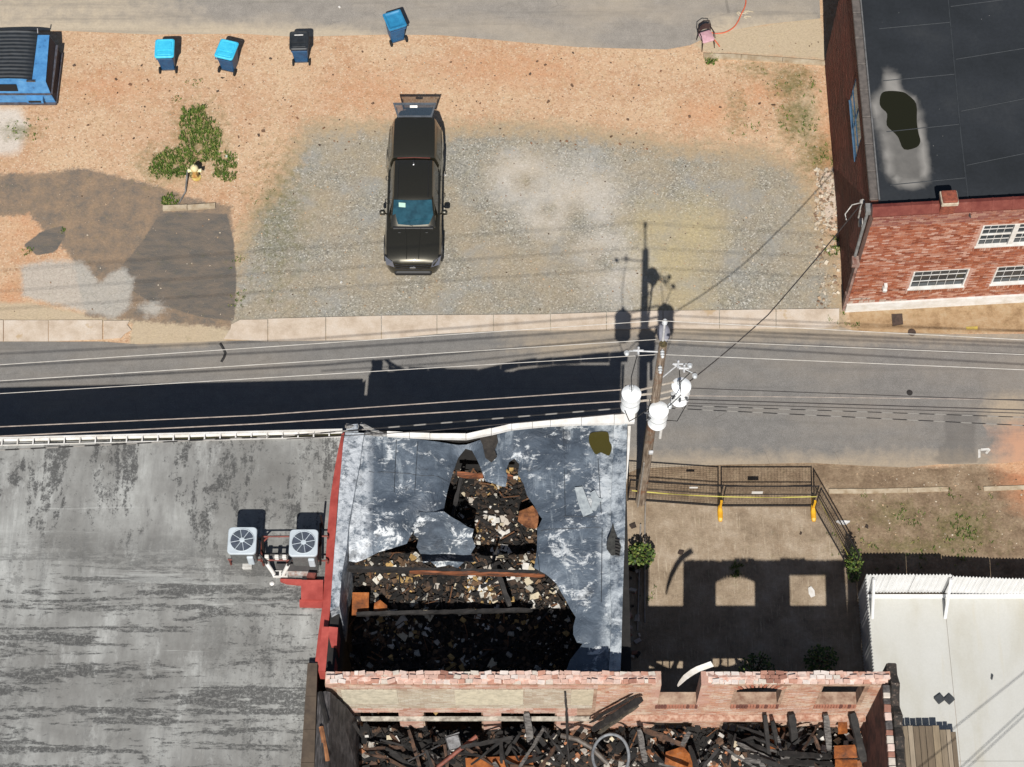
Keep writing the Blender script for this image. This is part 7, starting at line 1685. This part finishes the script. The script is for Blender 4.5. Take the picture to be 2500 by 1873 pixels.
# insulated line sets going into the roof
for a, b, lab in (((633, 1353), (668, 1400), 'bent black-and-white refrigerant line from the far condenser'), ((718, 1360), (692, 1402), 'bent black-and-white refrigerant line from the near condenser')):
    t = thing('refrigerant_line', P(*b, GZ), lab, 'pipe'); A_, B_ = P(*a, GZ + .75), P(*b, GZ + .12); md_ = A_.lerp(B_, .55) + Vector((0, 0, .1))
    mb = MB(); mb.tube([A_, A_.lerp(md_, .5) + Vector((0, 0, .05)), md_], .035, 8); obj('line', mb, blackp, t, smooth=60)
    mb = MB(); mb.tube([md_, B_, B_ + Vector((0, 0, -.1))], .062, 8); obj('insulation', mb, white_paint, t, smooth=60)
cb = thing('roof_curb', P(680, 1402, GZ), 'white roof curb box with two square pipe openings beside the red block', 'roof curb')
mb = MB(); q = [P(666, 1393, GZ + .1), P(702, 1393, GZ + .1), P(702, 1408, GZ + .1), P(666, 1408, GZ + .1)]; mb.prism([p[:2] for p in q], GZ - .06, GZ + .1); obj('box', mb, white_paint, cb)
for x in (671, 689): c = P(x + 4, 1400, GZ + .1); mb = MB(); mb.box(c.x - .075, c.y - .07, GZ + .1, c.x + .075, c.y + .06, GZ + .104); obj('opening', mb, blackp, cb)
dk_ = thing('duct_section', P(735, 1385, GZ), 'grey and black duct lying below the near condenser', 'duct')
mb = MB(); q = [P(672, 1372, GZ + .3), P(775, 1373, GZ + .3), P(775, 1390, GZ + .3), P(690, 1388, GZ + .3), P(672, 1384, GZ + .3)]; mb.prism([p[:2] for p in q], GZ - .05, [GZ + .16, GZ + .16, GZ + .1, GZ + .1, GZ + .1]); obj('duct', mb, mat('duct_dark', C(58, 52, 50), C(34, 30, 30), 4, .6), dk_)
mb = MB(); q = [P(700, 1388, GZ + .1), P(774, 1390, GZ + .1), P(772, 1404, GZ + .1), P(704, 1404, GZ + .1)]; mb.prism([p[:2] for p in q], GZ - .06, GZ + .1); obj('flange', mb, mat('flange_white', C(206, 204, 200), C(160, 120, 104), 7, .6), dk_)
mb = MB(); q = [P(752, 1398, GZ + .3), P(772, 1399, GZ + .3), P(768, 1409, GZ + .3), P(748, 1407, GZ + .3)]; mb.prism([p[:2] for p in q], GZ, GZ + .3); obj('cap', mb, rkr, dk_)
mb = MB(); mb.lathe([(.06, 0), (.07, .02), (.02, .05)], P(664, 1425, GZ + .02), 10); solo('vent_cap', mb, white_paint, 'small round white vent cap on the grey roof beside the red patch', 'vent cap')
mb = MB(); c = P(603, 1380, GZ + .06); mb.bbox(c.x - .13, c.y - .12, GZ - .05, c.x + .15, c.y + .16, GZ + .12, .02); solo('concrete_block', mb, mat('pale_block', C(216, 214, 208), C(180, 178, 172), 6, .8), 'pale block on the grey roof under the far condenser', 'block')

for k, (x, y, lab) in enumerate(((829, 18, 'white scrap on the upper pavement left of the all-blue bin'), (833, 690, 'white scrap on the gravel in front of the pavement slabs'), (1086, 428, 'white scrap on the gravel beside the truck cab'), (553, 382, 'white scrap on the edge of the weeds by the hydrant'))):
    c = P(x, y, .03); mb = MB(); mb.chunk((c.x, c.y, .045), .09, .07, .05, random.Random(k)); solo('white_scrap', mb, white_paint, lab, 'litter')
# ================================================================== LANE FURNITURE AND MARKS
iron = mat('cast_iron', C(96, 78, 68), C(66, 54, 48), 10, .7, .3)
mb = MB(); q = [V(1926, 679, .03), V(1949, 678, .03), V(1951, 700, .03), V(1928, 704, .03)]; mb.prism([p[:2] for p in q], -.01, .035); solo('utility_cover', mb, iron, 'square brown iron cover in the ochre strip before the brick building', 'cover')
mb = MB(); c = V(1970, 718, .03); mb.lathe([(.13, 0), (.13, .03), (.02, .035)], (c.x, c.y, .005), 16); solo('valve_cover', mb, iron, 'small round dark valve cover at the lane edge', 'cover')
mb = MB(); c = V(1965, 848, .03); mb.lathe([(.1, 0), (.1, .02), (.02, .025)], (c.x, c.y, .005), 14); solo('valve_cover', mb, mat('dark_iron', C(46, 42, 40), C(30, 28, 27), 10, .7), 'black valve cover in the middle of the asphalt lane', 'cover')
def mark(poly, m_, lab, name='paint_mark'):
    mb = MB(); mb.sheet([V(x, y, .016)[:2] for x, y in poly], step=.1, zf=lambda x, y: .017); solo(name, mb, m_, lab, 'paint mark')
wpm = mat('worn_white_mark', C(232, 230, 224), C(196, 190, 180), 9, .8); ypm = mat('worn_yellow_mark', C(214, 186, 84), C(184, 160, 90), 9, .8)
mark([(2113, 971), (2118, 970), (2118, 988), (2113, 990)], wpm, 'short white stroke of the bent mark on the lane')
mark([(2118.5, 969), (2136, 968), (2140, 972), (2132, 981), (2128, 979), (2132, 973), (2118.5, 974)], wpm, 'hooked white stroke of the bent mark on the lane')
mark([(2086, 706), (2112, 705), (2112, 712), (2088, 712)], ypm, 'faded yellow dash at the foot of the brick building')
mb = MB(); mb.tube([V(476, 742, .016), V(482, 752, .016), V(487, 763, .016), V(484, 772, .016), V(478, 782, .016)], .045, 4); solo('tar_mark', mb, mat('tar', C(62, 60, 58), C(48, 46, 45), 9, .8), 'dark jagged tar seal on the lane beside the sandy gap', 'tar mark')
